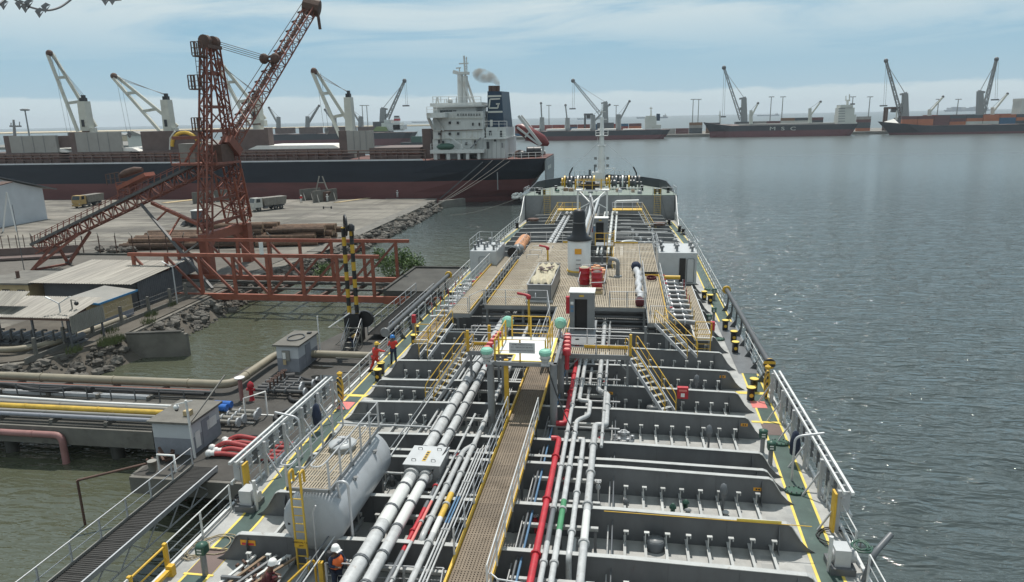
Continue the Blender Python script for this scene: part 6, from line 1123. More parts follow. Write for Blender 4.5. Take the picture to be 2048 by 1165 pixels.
r=bring(dz,0); part('upper_deck',MB().add(r,[tuple(range(len(r)))]),'bulkdeck',BK)
part('hull_stripe',MB().bx(-262,sx-60,YB-.05,YB-.01,dz-.25,dz-.02) if False else MB().bx(-262,q(845,320,YB).x,YB-.06,YB+.3,dz,dz+.35),'whitewall',BK)
# transom plate with faint name
part('transom',MB().prism([(YB+5,rz-2.2),(YB+24,rz-2.2),(YB+25.5,rz+1),(YB+25.5,dz-.3),(YB+4.5,dz-.3),(YB+4.5,rz+1)],'x',sx-.3,sx+.12),'fargrey',BK)
for k in range(3): part('name_mark',MB().bx(sx+.13,sx+.17,YB+8+k*3,YB+10+k*3,dz-3.2,dz-2.2),'farwhite',BK)
railing(BK,[(-240,YB+.4,dz),(q(850,320,YB).x,YB+.4,dz)],2.0,(2.0,1.2),6,.09,'coaming'); railing(BK,[(-240,YB+.8,dz+1.2),(q(850,320,YB).x,YB+.8,dz+1.2)],1.4,(1.4,.7),9,.14,'rustdark')
# side tank top pipes and coamings
for px0,px1 in((-40,130),(150,270),(290,440),(470,690),(745,845)):
    a=q(px0,318,190); b=q(px1,318,190); o=part('hatch_coaming',MB().bx(a.x,b.x,188,206,dz,dz+3.0),'coaming',BK)
    part('coaming_rib',MB().bx(a.x,b.x,187.6,187.98,dz+1.3,dz+1.6),'bulkdeck',o)
    for k in range(int((b.x-a.x)/3)): part('coaming_stay',MB().bx(a.x+1.5+k*3,a.x+1.8+k*3,187.3,187.98,dz,dz+2.6),'coaming',o)
for px0,px1 in((95,152),(243,292),(505,690)): a=q(px0,300,192); b=q(px1,300,192); part('cargo_surface',MB().prism([(a.x,dz+2.9),(a.x+3,dz+4.0),(b.x-2,dz+3.9),(b.x,dz+2.9)],'y',189,205),'cargo',BK)
for x0,y0,x1,y1,m in((20,272,113,306,'hatch'),(152,265,241,306,'hatch'),(694,262,746,306,'hatch')):
    mb=MB(); pr(mb,x0,y0,x1,y1,188.3,1.0); o=part('hatch_cover',mb,m,BK); a=q(x0,y0,188.2); b=q(x1,y1,188.2)
    part('cover_edge',MB().bx(a.x-2.6,a.x-.1,188.5,190.5,b.z,a.z),'coaming',o)
    for k in range(1,4): part('cover_seam',MB().bx(a.x+(b.x-a.x)*k/4-.05,a.x+(b.x-a.x)*k/4+.05,188.2,188.28,b.z,a.z),'fargrey',o)
for x0,y0,x1,y1 in((113,272,150,296),(283,263,330,304),(530,256,537,300),(455,260,530,300),(690,270,697,308),(845,258,862,318)):
    mb=MB(); pr(mb,x0,y0,x1,y1,190,3.); part('folded_cover',mb,'coaming',BK)
mb=MB(); pr(mb,330,262,400,304,189.5,1.); o=part('hatch_cover',mb,'coaming',BK)
a=q(372,293,189.4); part('cover_emblem',MB().tube([(a.x+4.2*math.cos(t),189.35,a.z+3.8*math.sin(t)) for t in np.linspace(.1,math.pi,12)],.55,6),'yellow',o); part('cover_chevron',MB().bar(q(340,300,189.3),q(341,275,189.3),.4).bar(q(341,276,189.3),q(350,263,189.3),.4),'farwhite',o)
# deck cranes
def deck_crane(px,pyb,pyt,tip,w,Y,ped,label=None):
    base=q(px,pyb,Y); t=q(px,pyt,Y); tp=q(tip[0],tip[1],Y); w2=w*Y/F/2
    o=part('crane_column',MB().lathe((base.x,Y,dz),[(w2*1.1,0),(w2*1.15,base.z-dz)],18),'cranecream',BK)
    part('crane_house',MB().prism([(base.x-w2*1.05,base.z+.01),(base.x+w2*1.05,base.z+.01),(base.x+w2*.9,t.z),(base.x-w2*.85,t.z)],'y',Y-w2,Y+w2),'cranecream',o); part('slew_ring',MB().lathe((base.x,Y,base.z-.4),[(w2*1.25,0),(w2*1.25,.35)],18),'rustdark',o)
    part('crane_top',MB().bx(base.x-w2*.5,base.x+w2*.6,Y-w2*.6,Y+w2*.6,t.z,t.z+1.0).bx(base.x-w2*.1,base.x+w2*.4,Y-.6,Y+.6,t.z+1,t.z+1.8),'black',o); part('cab_window',MB().bx(base.x-w2*.5,base.x+w2*.2,Y-w2-.12,Y-w2-.02,base.z+1.2,base.z+3.2),'dark',o)
    part('jib_seat',MB().bx(base.x+w2,base.x+w2*1.8,Y-1,Y+1,base.z-.8,base.z+.8),'cranecream',o)
    jb=Vector((base.x-w2*.2*(1 if tip[0]<px else -1),Y,base.z+1.0)); j=part('crane_jib',MB().bar(jb+Vector((-1.5,-2.0,-1.2)),tp+Vector((-.4,-.4,0)),.6,.85).bar(jb+Vector((1.6,2.0,.2)),tp+Vector((.5,.4,0)),.6,.85),'cranecream',BK)
    for k in(.35,.68): e=jb+(tp-jb)*k; part('jib_tie',MB().bar(e+Vector((-1.2*(1-k)-.2,-1.6,-.7*(1-k))),e+Vector((1.2*(1-k)+.2,1.6,.1)),.6,.8),'cranecream',j)
    part('jib_head',MB().sphere(tp,1.0,8,6),'rustdark',j)
    for k in range(3): part('luffing_rope',MB().tube([Vector((base.x,Y-.8+.8*k,t.z+1.5)),tp+(jb-tp)*(.03+.05*k)+Vector((0,-.5+.5*k,.7))],.06,4),'bolt',j)
    for dx in(0.6,1.9): part('hoist_rope',MB().tube([tp+Vector((dx,0,-.5)),Vector((tp.x+dx+1,Y,dz+8))],.045,4),'bolt',j)
    part('hook_block',MB().sphere((tp.x+2.3,Y,dz+7.6),.8,8,6,(.8,.6,1.3)),'bolt',j)
deck_crane(176,262,203,(99,107),19,198,0); deck_crane(340,262,200,(228,153),18,198,0); deck_crane(516,247,195,(438,128),19,198,0); deck_crane(703,285,195,(628,143),16,198,0)
part('jib_hatch',MB().bx(-1,1,0,1,0,1),'coaming',BK) if False else None
# deckhouse (all tiers are parts)
H=186.
def tier(x0,y0,x1,y1,Y,dep,m='shipwhite',name='deckhouse_tier'): mb=MB(); pr(mb,x0,y0,x1,y1,Y,dep); return part(name,mb,m,BK)
tier(866,278,965,320,H,18); t2=tier(866,262,968,278,H,17.9); tier(866,236,966,262,H,17.8); tier(866,224,966,236,H,17.5)
tier(860,300,967,307,H-3.5,4.5,name='boat_deck'); tier(964,278,1010,320,H-.5,20); tier(972,255,1012,278,H+1,14); tier(968,276,1012,279,H-1.5,18,name='boat_deck')
tier(853,226,890,236,H-3.5,3.6,name='bridge_wing'); tier(866,214,952,226,H+1,15); tier(866,212,966,214.5,H-.5,17,name='bridge_roof'); tier(860,206,963,212,H+2,14)
for x0,x1 in((868,874),(893,900),(915,920),(932,938),(955,960)): tier(x0,307,x1,322,H-3.2,.8,name='deck_pillar')
for x,y in((899,246),(915,246),(878,268),(899,268),(916,268),(932,288),(990,281)): mb=MB(); pr(mb,x-2,y-2.5,x+2,y+2.5,H-.56,.5); part('porthole',mb,'dark',BK)
for x0,x1 in((880,885),(887,896),(897,904),(906,912)): mb=MB(); pr(mb,x0,221,x1,228,H-.15,.4) if x0<886 else pr(mb,x0,221,x1,227,H+.7,.4); part('bridge_window',mb,'glass',BK)
for x0,y0,x1,y1,m in((884,282,888,291,'dark'),(948,281,952,291,'dark'),(915,308,926,319,'dark'),(880,309,890,319,'bulkdeck'),(940,309,952,319,'dark'),(978,262,983,272,'dark'),(1000,262,1004,274,'dark'),(973,284,978,298,'dark'),(1003,286,1006,296,'greysteel'),(944,246,947,252,'dark'),(957,246,960,252,'dark')): mb=MB(); pr(mb,x0,y0,x1,y1,H-.62 if x0<966 else H-1.2 if y0>279 else H+.9,.3); part('side_door',mb,m,BK)
for k in range(9): mb=MB(); pr(mb,914+5.4*k,228,917.5+5.4*k,231.5,H-.12,.3); part('bridge_window',mb,'glass',BK)
for k in range(5): a_,b_=q(966+9*k,320,H-.8),q(966+9*k,279,H-.8); part('plate_seam',MB().bar(a_,b_,.08),'fargrey',BK)
for y_ in(262,236.5,278): a_,b_=q(867,y_,H-.05),q(965,y_,H-.05); part('deck_edge',MB().bar(a_,b_,.5,.25),'farwhite',BK)
part('wing_support',MB().bar(q(856,236,H-3),q(866,258,H-.2),.5),'shipwhite',BK)
for k in range(9): x_=868+11*k; part('rust_streak',MB().bx(q(x_,300,H).x,q(x_+1.2,300,H).x,H-.02,H-.005,q(x_,262+random.random()*10,H).z-3,q(x_,262,H).z),'cranecream',BK)
mb=MB(); pr(mb,876,303-23,880,291,H-.1,.1); part('side_door',mb,'dark',BK)
mb=MB(); pr(mb,972,284,981,299,H-.6,.12); 
part('wing_brace',MB().bar(q(857,236,H-2),q(868,260,H-.4),.5).bar(q(872,238,H-.4),q(887,262,H-.4),.35),'shipwhite',BK)
part('deck_pipe',MB().tube([q(882,262,H-.3),q(882,288,H-.3)],.12,5).tube([q(882,262,H-.3),q(965,260,H-.3)],.12,5),'rustdark',BK)
for x0,y0,x1,y1 in((854,226,874,226),(866,206,962,206),(905,236,966,236),(966,255,1014,255),(862,300,960,300),(966,278,1012,278)): a,b=q(x0,y0,H-1),q(x1,y1,H-1); railing(BK,[a,b],1.5,(1.5,.8),2.2,.06,'shipwhite')
lb=part('lifeboat',MB().lathe(q(873,294.5,H-3),[(.1,0),(.6,.5),(.85,1.4),(.85,3.4),(.6,4.3),(.1,4.8)],10,(1,0,.02)),'valvegreen',BK); part('davit',MB().bar(q(890,268,H-2),q(925,292,H-2),.35).bar(q(925,293,H-2),q(922,300,H-2),.5),'shipwhite',BK)
part('stairway',MB().bar(q(941,297,H-1.5),q(962,276,H-1.5),.7,.3),'greysteel',BK)
# radar mast
part('radar_mast',MB().tube([q(921,208,H+6),q(920,150,H+6)],.75,8).tube([q(930,208,H+6),q(930,152,H+6)],.75,8).tube([q(950,210,H+8),q(930,150,H+7)],.35,6).tube([q(943,210,H+4),q(928,165,H+6)],.3,6).bar(q(915,147,H+6),q(938,147,H+6),1.4,.7).bar(q(920,196,H+6),q(943,196,H+6),.4).bar(q(920,182,H+6),q(935,182,H+6),.4),'shipwhite',BK)
part('mast_top',MB().tube([q(930,147,H+6),q(928,112,H+6)],.25,6).tube([q(934,147,H+6),q(933,114,H+6)],.15,6).bar(q(918,128,H+6),q(937,127,H+6),.3).bar(q(912,137,H+6),q(922,136,H+6),.3).bar(q(919,147,H+6),q(919,137,H+6),.3).bar(q(906,144,H+6),q(915,146,H+6),.6,.9),'shipwhite',BK)
for k in range(6): part('mast_rung',MB().bar(q(929,118+5*k,H+6),q(934,118+5*k,H+6),.12),'shipwhite',BK)
part('signal_mast',MB().tube([q(871,214,H+4),q(874,195,H+4)],.25,5).tube([q(879,214,H+4),q(875,195,H+4)],.25,5),'shipwhite',BK); part('radome',MB().sphere(q(900,203,H+3),.75,8,6),'shipwhite',BK)
for x,y0,y1 in((889,206,202),(893,206,201),(912,206,200),(958,212,207)): part('aerial',MB().bar(q(x,y0,H+2.5),q(x,y1-3,H+2.5),.18),'shipwhite',BK)
# funnel with emblem
fx=q(975,255,H+3); 
a,b,c,d=q(975,255,H+3),q(1008,255,H+3),q(1003,183,H+3),q(975,183,H+3)
fn=part('funnel',MB().add([a,b,c,d,a+Vector((.5,7,0)),b+Vector((1.2,7,0)),c+Vector((.9,7,0)),d+Vector((.5,7,0))],[(0,1,2,3),(1,5,6,2),(5,4,7,6),(4,0,3,7),(3,2,6,7)]),'funnelblue',BK)
mb=MB(); pr(mb,976,191,1002.5,194.5,H+2.85,.1); pr(mb,976,222.5,1005,226,H+2.85,.1); part('funnel_stripe',mb,'farwhite',fn)
W_=.2
mb=MB(); fb=lambda x0,y0,x1,y1: mb.bar(q(x0,y0,H+2.85),q(x1,y1,H+2.85),.35,.1,(0,1,0))
for t in((980,199,1000,198),(980,199,978,216.5),(978,216.5,995.5,216.5),(995.5,216.5,997,208),(992,208.5,999.5,208)): fb(*t)
part('funnel_letter',mb,'farwhite',fn)
for x,r in((980.5,.5),(989,.85),(996,.5)): part('exhaust_pipe',MB().cyl(q(x,184,H+6),q(x,172,H+6),r,None,10),'rustdark',fn)
mb=MB(); pr(mb,980,240,985,253,H+2.8,.2); part('funnel_door',mb,'farwhite',fn)
# stern gear
part('freefall_boat',MB().lathe(q(1032,252,H+10),[(.3,0),(1.4,1.2),(1.8,4),(1.7,8),(.5,10.2)],10,(.86,0,-.5)),'lifeboatred',BK)
part('boat_cradle',MB().bar(q(1037,232,H+8),q(1082,290,H+8),.7).bar(q(1042,232,H+11),q(1086,286,H+11),.7).bar(q(1034,255,H+8),q(1076,288,H+8),.5).bar(q(1050,275,H+8),q(1060,262,H+8),.4).bar(q(1078,286,H+8),q(1080,312,H+8),.6).bar(q(1086,286,H+10),q(1086,308,H+10),.6).bar(q(1076,292,H+8),q(1084,308,H+8),.4),'shipwhite',BK)
for k in range(16): x=random.uniform(1014,1088); p=q(x,random.uniform(304,312),random.uniform(188,204)); s_=random.uniform(.5,1.4); part('mooring_gear',MB().lathe((p.x,p.y,dz),[(s_,0),(s_,s_),(s_*.6,s_*1.3),(.1,s_*1.4)],8),random.choice(['bolt','black','rustdark','shipwhite']),BK)
for x in(1061,1074): p=q(x,306,190); part('rope_reel',MB().lathe((p.x,p.y,dz+1.4),[(1.3,-.9),(1.3,.9)],14,(1,.3,0)),'black',BK)
railing(BK,[(q(1012,318,YB).x,YB+2,dz),(sx-1,YB+6,dz)],1.4,(1.4,.7),2,.06,'shipwhite')
part('gangway_ladder',MB().bar(q(965,325,YB-.4),q(880,400-2,YB-1.6),.9,.25),'farblack' if False else 'bolt',BK)
part('draft_marks',MB().bx(q(994,345,YB).x,q(995,345,YB).x+.1,YB-.08,YB-.02,q(994,380,YB).z,q(994,345,YB).z),'fargrey',BK)
# deck shapes near the bow
o=part('bow_mast',MB().tube([q(30,275,205),q(27,240,205)],[.5,.3],6).bar(q(20,253,205),q(42,253,205),.5).bar(q(22,253,205),q(22,246,205),.2).bar(q(39,253,205),q(39,244,205),.2),'fargrey',BK)
for k in range(10): p=q(random.uniform(-5,30),random.uniform(290,305),195); part('bow_gear',MB().box((p.x,p.y,dz+1.5),(2,2,3)),random.choice(['coaming','fargrey','bolt']),BK)
# mooring lines
for n,(a,b,lab) in enumerate([((q(992,318,YB+2)),P(838,412,GZ+.3),'upper pale mooring line from bulk carrier stern to quay'),((q(1015,318,YB+2)),P(845,410,GZ+.3),'middle pale mooring line from bulk carrier stern to quay'),((q(1020,320,YB+3)),P(858,404,GZ+.3),'lower pale mooring line from bulk carrier stern to quay')][:0]): pass
for (x0,y0),(x1,y1),lab in (((985,321),(868,412),'steepest mooring line from the bulk carrier stern to the quay'),((1008,320),(862,416),'middle mooring line from the bulk carrier stern to the quay'),((1020,322),(858,418),'slack mooring line from the bulk carrier stern, furthest right')):
    a=q(x0,y0,YB-.3); b=P(x1,y1,GZ+.2); m=(a+b)/2+Vector((0,0,-1.2)); single('mooring_line',MB().tube([a*(1-t)**2+m*2*t*(1-t)+b*t*t for t in np.linspace(0,1,13)],.05,5),'linegrey',lab,'rope','mooring lines of the bulk carrier')
a=Vector((CX-hb(113)-.2,113,FZ)); b=P(900,431,GZ); single('mooring_line',MB().tube([a*(1-t)+b*t+Vector((0,0,-1.6*4*t*(1-t)*.5)) for t in np.linspace(0,1,13)],.05,5),'linegrey','thin mooring line from the tanker bow across the dark water','rope')
# ---- quay end, barriers, cargo mats ----
o=thing('quay_end_block','pale concrete block with fender at the end of the quay','wall',(-44,172,0)); part('block_wall',MB().bar(P(880,412,.6),P(928,406,.6)+Vector((0,0,0)),1.2,2.4),'concrete',o); part('wharf_face',MB().bx(-60,-46.8,175.4,176.4,-1,GZ+.05),'concrete',o)
for (x0,x1,y0,y1,lab) in ((627,674,406,400,'grey concrete barrier wall with props on the right of the quay'),(601,642,402,398.5,'grey concrete barrier wall behind the front barrier on the quay'),(386,470,408,401,'dark grey barrier wall behind the ship loader tower')):
    a=P(x0,y0,GZ); b=P(x1,y1,GZ); o=thing('barrier_wall',lab,'wall',a); part('barrier_panel',MB().bar(a+Vector((0,0,1.4)),b+Vector((0,0,1.5)),.4,2.9),'concrete',o)
    for t in(.15,.5,.85): m_=a+(b-a)*t; part('barrier_prop',MB().bar(m_+Vector((.2,-.2,2)),m_+Vector((1.2,-1.4,0)),.15),'zinc',o)
for x0,x1,y,lab in ((667,730,402,'pale cargo mat spread on the quay right of the barriers'),(335,388,403,'pale cargo mat spread on the quay left of the tower')): a=P(x0,y+4,GZ); b=P(x1,y-5,GZ); single('cargo_mat',MB().prism([(a.x,a.y),(b.x-3,a.y+.5),(b.x+1.5,b.y),(a.x+5,b.y)],'z',GZ+.01,GZ+.12),'cream',lab,'mat')
p=q(643,372,172); o=thing('cargo_grab','rusty grab hopper frame standing on the quay edge by the hull','hopper',(p.x,172,GZ)); part('hopper_body',MB().prism([(p.x-2.2,4.2),(p.x+2.2,4.2),(p.x+1.2,GZ),(p.x-1.2,GZ)],'y',170.5,173.5),'rustdark',o); part('hopper_frame',MB().bar((p.x-1.6,172,4.2),(p.x-.4,172,8),.25).bar((p.x+1.6,172,4.2),(p.x+.4,172,8),.25).bar((p.x-1,172,6.4),(p.x+1,172,6.4),.2),'zinc',o)
mbf=MB()
for k_ in range(26): c_=q(1026+24*random.random(),396-9*random.random()**1.6,181+random.random()*1.5); mbf.sphere(c_,random.uniform(.22,.6),7,5,(1.2,1,.8))
single('discharge_foam',mbf,'cargo','white foam of water pouring out below the bulk carrier stern','foam')
# quayside floodlight mast far left
p=q(57,262,320); o=thing('light_mast','tall floodlight mast left of the first deck crane','light mast',(p.x,320,0)); part('mast_shaft',MB().tube([(p.x,320,0),(p.x,320,q(55,222,320).z)],[.5,.3],6),'fargrey',o); part('mast_crown',MB().lathe((p.x,320,q(55,222,320).z),[(1.8,0),(2.2,.6),(1.2,1)],8),'fargrey',o)
# ---- trucks, loader, people are added below ----
def truck(a,b,m,sk,label):
    a,b=Vector(a),Vector(b); d=(b-a); L_=8.2; rz_=math.atan2(d.y,d.x); T_=Matrix.Translation(a)@Matrix.Rotation(rz_,4,'Z'); o=thing('dump_truck',label,'truck',a)
    part('cab',MB(T_).prism([(0,.9),(0,2.0),(.35,3.0),(2.0,3.0),(2.0,.9)],'y',-1.2,1.2),m,o); part('windscreen',MB(T_).add([(-.02,-1.05,2.02),(.31,-1.0,2.92),(.31,1.0,2.92),(-.02,1.05,2.02)],[(0,1,2,3)]),'glass',o)
    for s in(-1,1): part('side_window',MB(T_).add([(.45,s*1.215,2.05),(1.5,s*1.215,2.05),(1.5,s*1.215,2.85),(.6,s*1.215,2.85)],[(0,1,2,3) if s<0 else (3,2,1,0)]),'glass',o)
    part('bumper',MB(T_).bx(-.15,.2,-1.2,1.2,.45,.85),m,o); part('chassis',MB(T_).bx(.2,8,-.5,.5,.75,1.05),'bolt',o); part('fuel_tank',MB(T_).bx(2.3,3.4,-1.15,-.55,.5,1.0),'bolt',o)
    bd=part('dump_body',MB(T_).prism([(2.5,1.15),(7.9,1.15),(8.3,2.9),(2.3,2.9)],'y',-1.25,1.25),sk,o)
    for k in range(6): x=2.8+k*.95; 
    for k in range(6):
        for s in(-1,1): x=2.8+k*.95; part('body_rib',MB(T_).bx(x,x+.12,s*1.25-.06,s*1.25+.06,1.2,2.85),sk,bd)
    for x in(1.1,5.3,6.7):
        for s in(-1,1): w=part('wheel',MB(T_).lathe((x,s*1.0,.52),[(.2,-.16),(.52,-.14),(.52,.14),(.2,.16)],14,(0,1,0)),'rubber',o); part('rim',MB(T_).lathe((x,s*1.17,.52),[(.24,-.02),(.2,.02)],10,(0,1,0)),'skip',w)
    for s in(-1,1): part('headlight',MB(T_).bx(-.18,-.14,s*.95-.15,s*.95+.15,.95,1.15),'lampglass',o)
truck(P(505,424,GZ),P(572,416,GZ),'truckwhite','skip','white cab dump truck with grey tipper body on the quay'); truck(P(154,417,GZ),P(232,404,GZ),'truckyellow','skip','dusty yellow dump truck half behind the conveyor')
p=P(392,452,GZ); o=thing('wheel_loader','dark wheel loader with pale cab behind the log pile','loader',p); part('loader_cab',MB().bx(p.x-.2,p.x+1.6,p.y-.9,p.y+.9,GZ+1.5,GZ+3.0),'zincdark',o); part('cab_roof',MB().bx(p.x-.3,p.x+1.7,p.y-1,p.y+1,GZ+3.0,GZ+3.15),'white',o); part('loader_body',MB().bx(p.x-.5,p.x+3.0,p.y-1,p.y+1,GZ+.7,GZ+1.5),'rustdark',o); part('bucket',MB().prism([(p.x-2.6,GZ+.2),(p.x-1.6,GZ+.2),(p.x-1.4,GZ+1.2),(p.x-2.0,GZ+.9)],'y',p.y-1.3,p.y+1.3),'zincdark',o); part('lift_arm',MB().bar((p.x,p.y-.7,GZ+1.6),(p.x-1.8,p.y-.7,GZ+.7),.2).bar((p.x,p.y+.7,GZ+1.6),(p.x-1.8,p.y+.7,GZ+.7),.2),'rustdark',o)
for x in(-.2,2.3):
    for s in(-1,1): part('wheel',MB().lathe((p.x+x,p.y+s*1.1,GZ+.7),[(.3,-.2),(.7,-.18),(.7,.18),(.3,.2)],14,(0,1,0)),'rubber',o)
p=P(655,418,GZ); o=thing('wheel_chock','small black two wheeled trolley lying on the quay','trolley',p); part('axle',MB().bar(p+Vector((-.9,0,.3)),p+Vector((.9,.2,.3)),.1),'bolt',o)
for s in(-1,1): part('trolley_wheel',MB().lathe(p+Vector((s*.9,.1*s,.3)),[(.3,-.1),(.3,.1)],10,(1,.1,0)),'rubber',o)
# ================= FAR SHORE =================
YF=672.
wx0,wx1=q(1000,270,YF).x,q(2300,255,YF).x
struct('far_wharf',MB().bx(wx0-40,wx1,YF+32,YF+160,-1,2.6),'wharf')
struct('sand_spit',MB().prism([(-3200,2000),(-560,2150),(-560,2300),(-3200,2700)],'z',-1,3.2),'sand')
struct('far_quay',MB().prism([(-700,640),(-215,640),(-205,660),(-215,800),(-700,800)],'z',-1,2.2),'wharf')
def farship(label,x0,x1,yw,Y,dep,bow_left,hy,ry,sheer=3.,hullm='farblack',bootm='farred',name='cargo_ship',cat='ship'):
    """hull between photo columns x0..x1, rail at rows hy, boot top at ry"""
    a,b=q(x0,yw,Y),q(x1,yw,Y); xm=(x0+x1)/2; zt=q(xm,hy,Y).z; zr=q(xm,ry,Y).z; o=thing(name,label,cat,((a.x+b.x)/2,Y+dep/2,0)); L_=b.x-a.x; s=1 if bow_left else -1; bx_,sx_=(a.x,b.x) if bow_left else (b.x,a.x); cy=Y+dep/2
    def ring(z,bowin,stin): 
        P_=[(bx_+s*bowin,.02),(bx_+s*(bowin+L_*.04),.45),(bx_+s*(bowin+L_*.1),.85),(bx_+s*(L_*.18),1.),(sx_-s*L_*.12,1.),(sx_-s*(stin+L_*.03),.85),(sx_-s*stin,.6)]
        return [(x,cy-k*dep/2,z) for x,k in P_]+[(x,cy+k*dep/2,z) for x,k in reversed(P_)]
    def loftp(R_,nm,m):
        k=len(R_[0]); part(nm,MB().add([p for r in R_ for p in r],[(i*k+j,i*k+(j+1)%k,(i+1)*k+(j+1)%k,(i+1)*k+j) for i in range(len(R_)-1) for j in range(k)]),m,o)
    r1=ring(zt,0,0); k=len(r1); r1=[(x,y,zt+sheer*max(0,1-abs(x-bx_)/(L_*.16))) for x,y,z in r1]
    loftp([ring(zr,L_*.045,L_*.02),r1],'topside',hullm); loftp([ring(-1,L_*.05,L_*.05),ring(zr,L_*.045,L_*.02)],'boot_topping',bootm); part('upper_deck',MB().add(r1,[tuple(range(k))]),'coaming',o); return o,zt
def pbox(parent,x0,y0,x1,y1,Y,dep,m,name): mb=MB(); pr(mb,x0,y0,x1,y1,Y,dep); return part(name,mb,m,parent)
def ship_crane(parent,x,yb,yt,tip,Y,m='cranecream',w=3.4):
    b,t,tp=q(x,yb,Y),q(x,yt,Y),q(tip[0],tip[1],Y); o=part('crane_post',MB().tube([b,t],[w/2,w/2*.8],8),m,parent); part('crane_jib',MB().bar(b+(t-b)*.55+Vector((0,-.9,0)),tp+Vector((0,-.4,0)),1.0,1.2).bar(b+(t-b)*.5+Vector((0,.9,0)),tp+Vector((0,.4,0)),1.,1.2),m,parent); part('jib_head',MB().sphere(tp,1.2,6,5),'bolt',parent); part('luffing_rope',MB().tube([t,tp+Vector((0,0,.6))],.12,4),'bolt',parent)
# MSC ship
S,zt=farship('dark cargo ship with white hull letters and cream cranes at the far wharf',1408,1718,270,YF,22,True,250.5,262,3.5)
a=q(1545,257.5,YF-.35); 
for ch,x in(('M',1545),('S',1565.5),('C',1586)): text(S,ch,(q(x,258,YF).x,YF-.25,q(x,258,YF).z),4.2,(R(90),0,0),'farwhite','hull_letter',.05).scale=(1.7,1,1)
for y0,y1,x0,x1 in((245,252,1674,1714),(230,245,1676,1712),(216,230,1678,1709),(210,217,1681,1706)): pbox(S,x0,y0,x1,y1,YF+5,12,'farwhite','deckhouse_tier')
for k in range(6): pbox(S,1677,217+5*k,1690,218.6+5*k,YF+4.9,.3,'fargrey','window_band')
part('mast',MB().tube([q(1695,210,YF+10),q(1695,200,YF+10)],1.0,6).tube([q(1692,200,YF+10),q(1692,192,YF+10)],.4,5).tube([q(1699,203,YF+10),q(1699,189,YF+10)],.5,5).bar(q(1690,201,YF+10),q(1700,201,YF+10),.8),'farwhite',S); pbox(S,1702,207,1710,210,YF+8,3,'bolt','radar')
part('fore_mast',MB().tube([q(1440,248,YF+11),q(1440,222,YF+11)],[.9,.4],6).bar(q(1437,231,YF+11),q(1442,231,YF+11),.8),'farwhite',S); pbox(S,1411,246,1440,250,YF+8,8,'farblack','bulwark')
ship_crane(S,1502,250,221,(1516,207),YF+10); ship_crane(S,1620,250,217,(1641,204),YF+10)
part('hatch_line',MB().bx(q(1480,250,YF).x,q(1672,250,YF).x,YF+4,YF+18,zt,zt+1.2),'hatch',S); part('draft_stripe',MB().bx(q(1425,264,YF).x,q(1700,264,YF).x,YF-.1,YF-.02,q(1500,262.5,YF).z,q(1500,262,YF).z),'farred',S)
# container feeder on the right
S2,zt2=farship('dark container ship with white bow roof loaded with red and orange boxes',1763,2330,262,YF-4,24,True,249,262.5,4.2)
part('bow_cover',MB().add([q(1764,245.5,YF+8),q(1800,249,YF),q(1800,249,YF+18),q(1788,238,YF+8)],[(0,1,3),(0,3,2),(1,2,3)]),'cargo',S2); part('fore_mast',MB().tube([q(1793,240,YF+8),q(1793,222,YF+8)],[.9,.4],6),'farwhite',S2)
for x0,x1,y0,y1 in((2040,2075,203,250),(2043,2072,197,203)): pbox(S2,x0,y0,x1,y1,YF+4,14,'farwhite','deckhouse_tier')
ship_crane(S2,1859,232,219,(1886,194),YF+8); ship_crane(S2,1985,236,215,(2015,188),YF+8)
# bulk carrier 3 (centre)
S3,zt3=farship('low dark bulk carrier with grey gantry cranes in the harbour centre',1032,1341,277,YF-14,26,True,262,272,.5); S3['label']='low dark bulk carrier with white deckhouse and grey cranes behind the tanker mast'
for x0,x1,y0,y1 in((1290,1322,250,258),(1290,1313,236,250),(1292,1311,232,236)): pbox(S3,x0,y0,x1,y1,YF-6,12,'farwhite','deckhouse_tier')
pbox(S3,1313,228,1320,242,YF-4,6,'funnelblue','funnel'); part('mast',MB().tube([q(1302,232,YF),q(1302,214,YF)],[.8,.4],6).bar(q(1299,217,YF),q(1305,217,YF),.8),'farwhite',S3)
for k,(x,yb,yt,tip) in enumerate(((1084,262,235,(1082,207)),(1135,262,236,(1131,211)),(1186,262,230,(1219,210)),(1237,262,229,(1259,203)))): ship_crane(S3,x,yb,yt,tip,YF-2,'fargrey',5)
for x0,x1 in((1060,1078),(1092,1130),(1142,1180),(1195,1232),(1246,1285)): pbox(S3,x0,258.5,x1,262,YF-10,18,'cargo','hatch_cover')
# second bulk carrier behind the first, left
Y2=600.
S4,zt4=farship('dark bulk carrier with four grey cranes and white red house behind the quay',470,823,288,Y2,26,True,268,280,.5)
for k,(x,yb,yt,tip) in enumerate(((557,268,234,(538,216)),(615,268,233,(638,212)),(669,262,233,(650,220)),(721,264,233,(705,222)))): ship_crane(S4,x,yb,yt,tip,Y2+12,'fargrey',4.6)
for x0,x1,y0,y1 in((550,575,256,268),(598,631,255,268),(651,700,254,268),(715,738,254,264)): pbox(S4,x0,y0,x1,y1,Y2+4,16,'coaming','hatch_cover')
for x0,x1,y0,y1 in((763,800,246,262),(768,782,240,247),(786,806,250,260)): pbox(S4,x0,y0,x1,y1,Y2+6,12,'shipwhite','deckhouse_tier')
f4=pbox(S4,788,235,797,247,Y2+8,5,'shipwhite','funnel'); pbox(S4,787.8,238,797.2,242,Y2+7.9,5.3,'red','funnel_band'); pbox(S4,788,232,796,235,Y2+8,4,'bolt','funnel_top')
part('green_cover',MB().prism([(q(742,263,Y2).x,q(742,263,Y2).z),(q(772,263,Y2).x,q(772,263,Y2).z),(q(768,254,Y2).x,q(768,254,Y2).z),(q(750,254,Y2).x,q(750,254,Y2).z)],'y',Y2+3,Y2+10),'fargreen',S4)
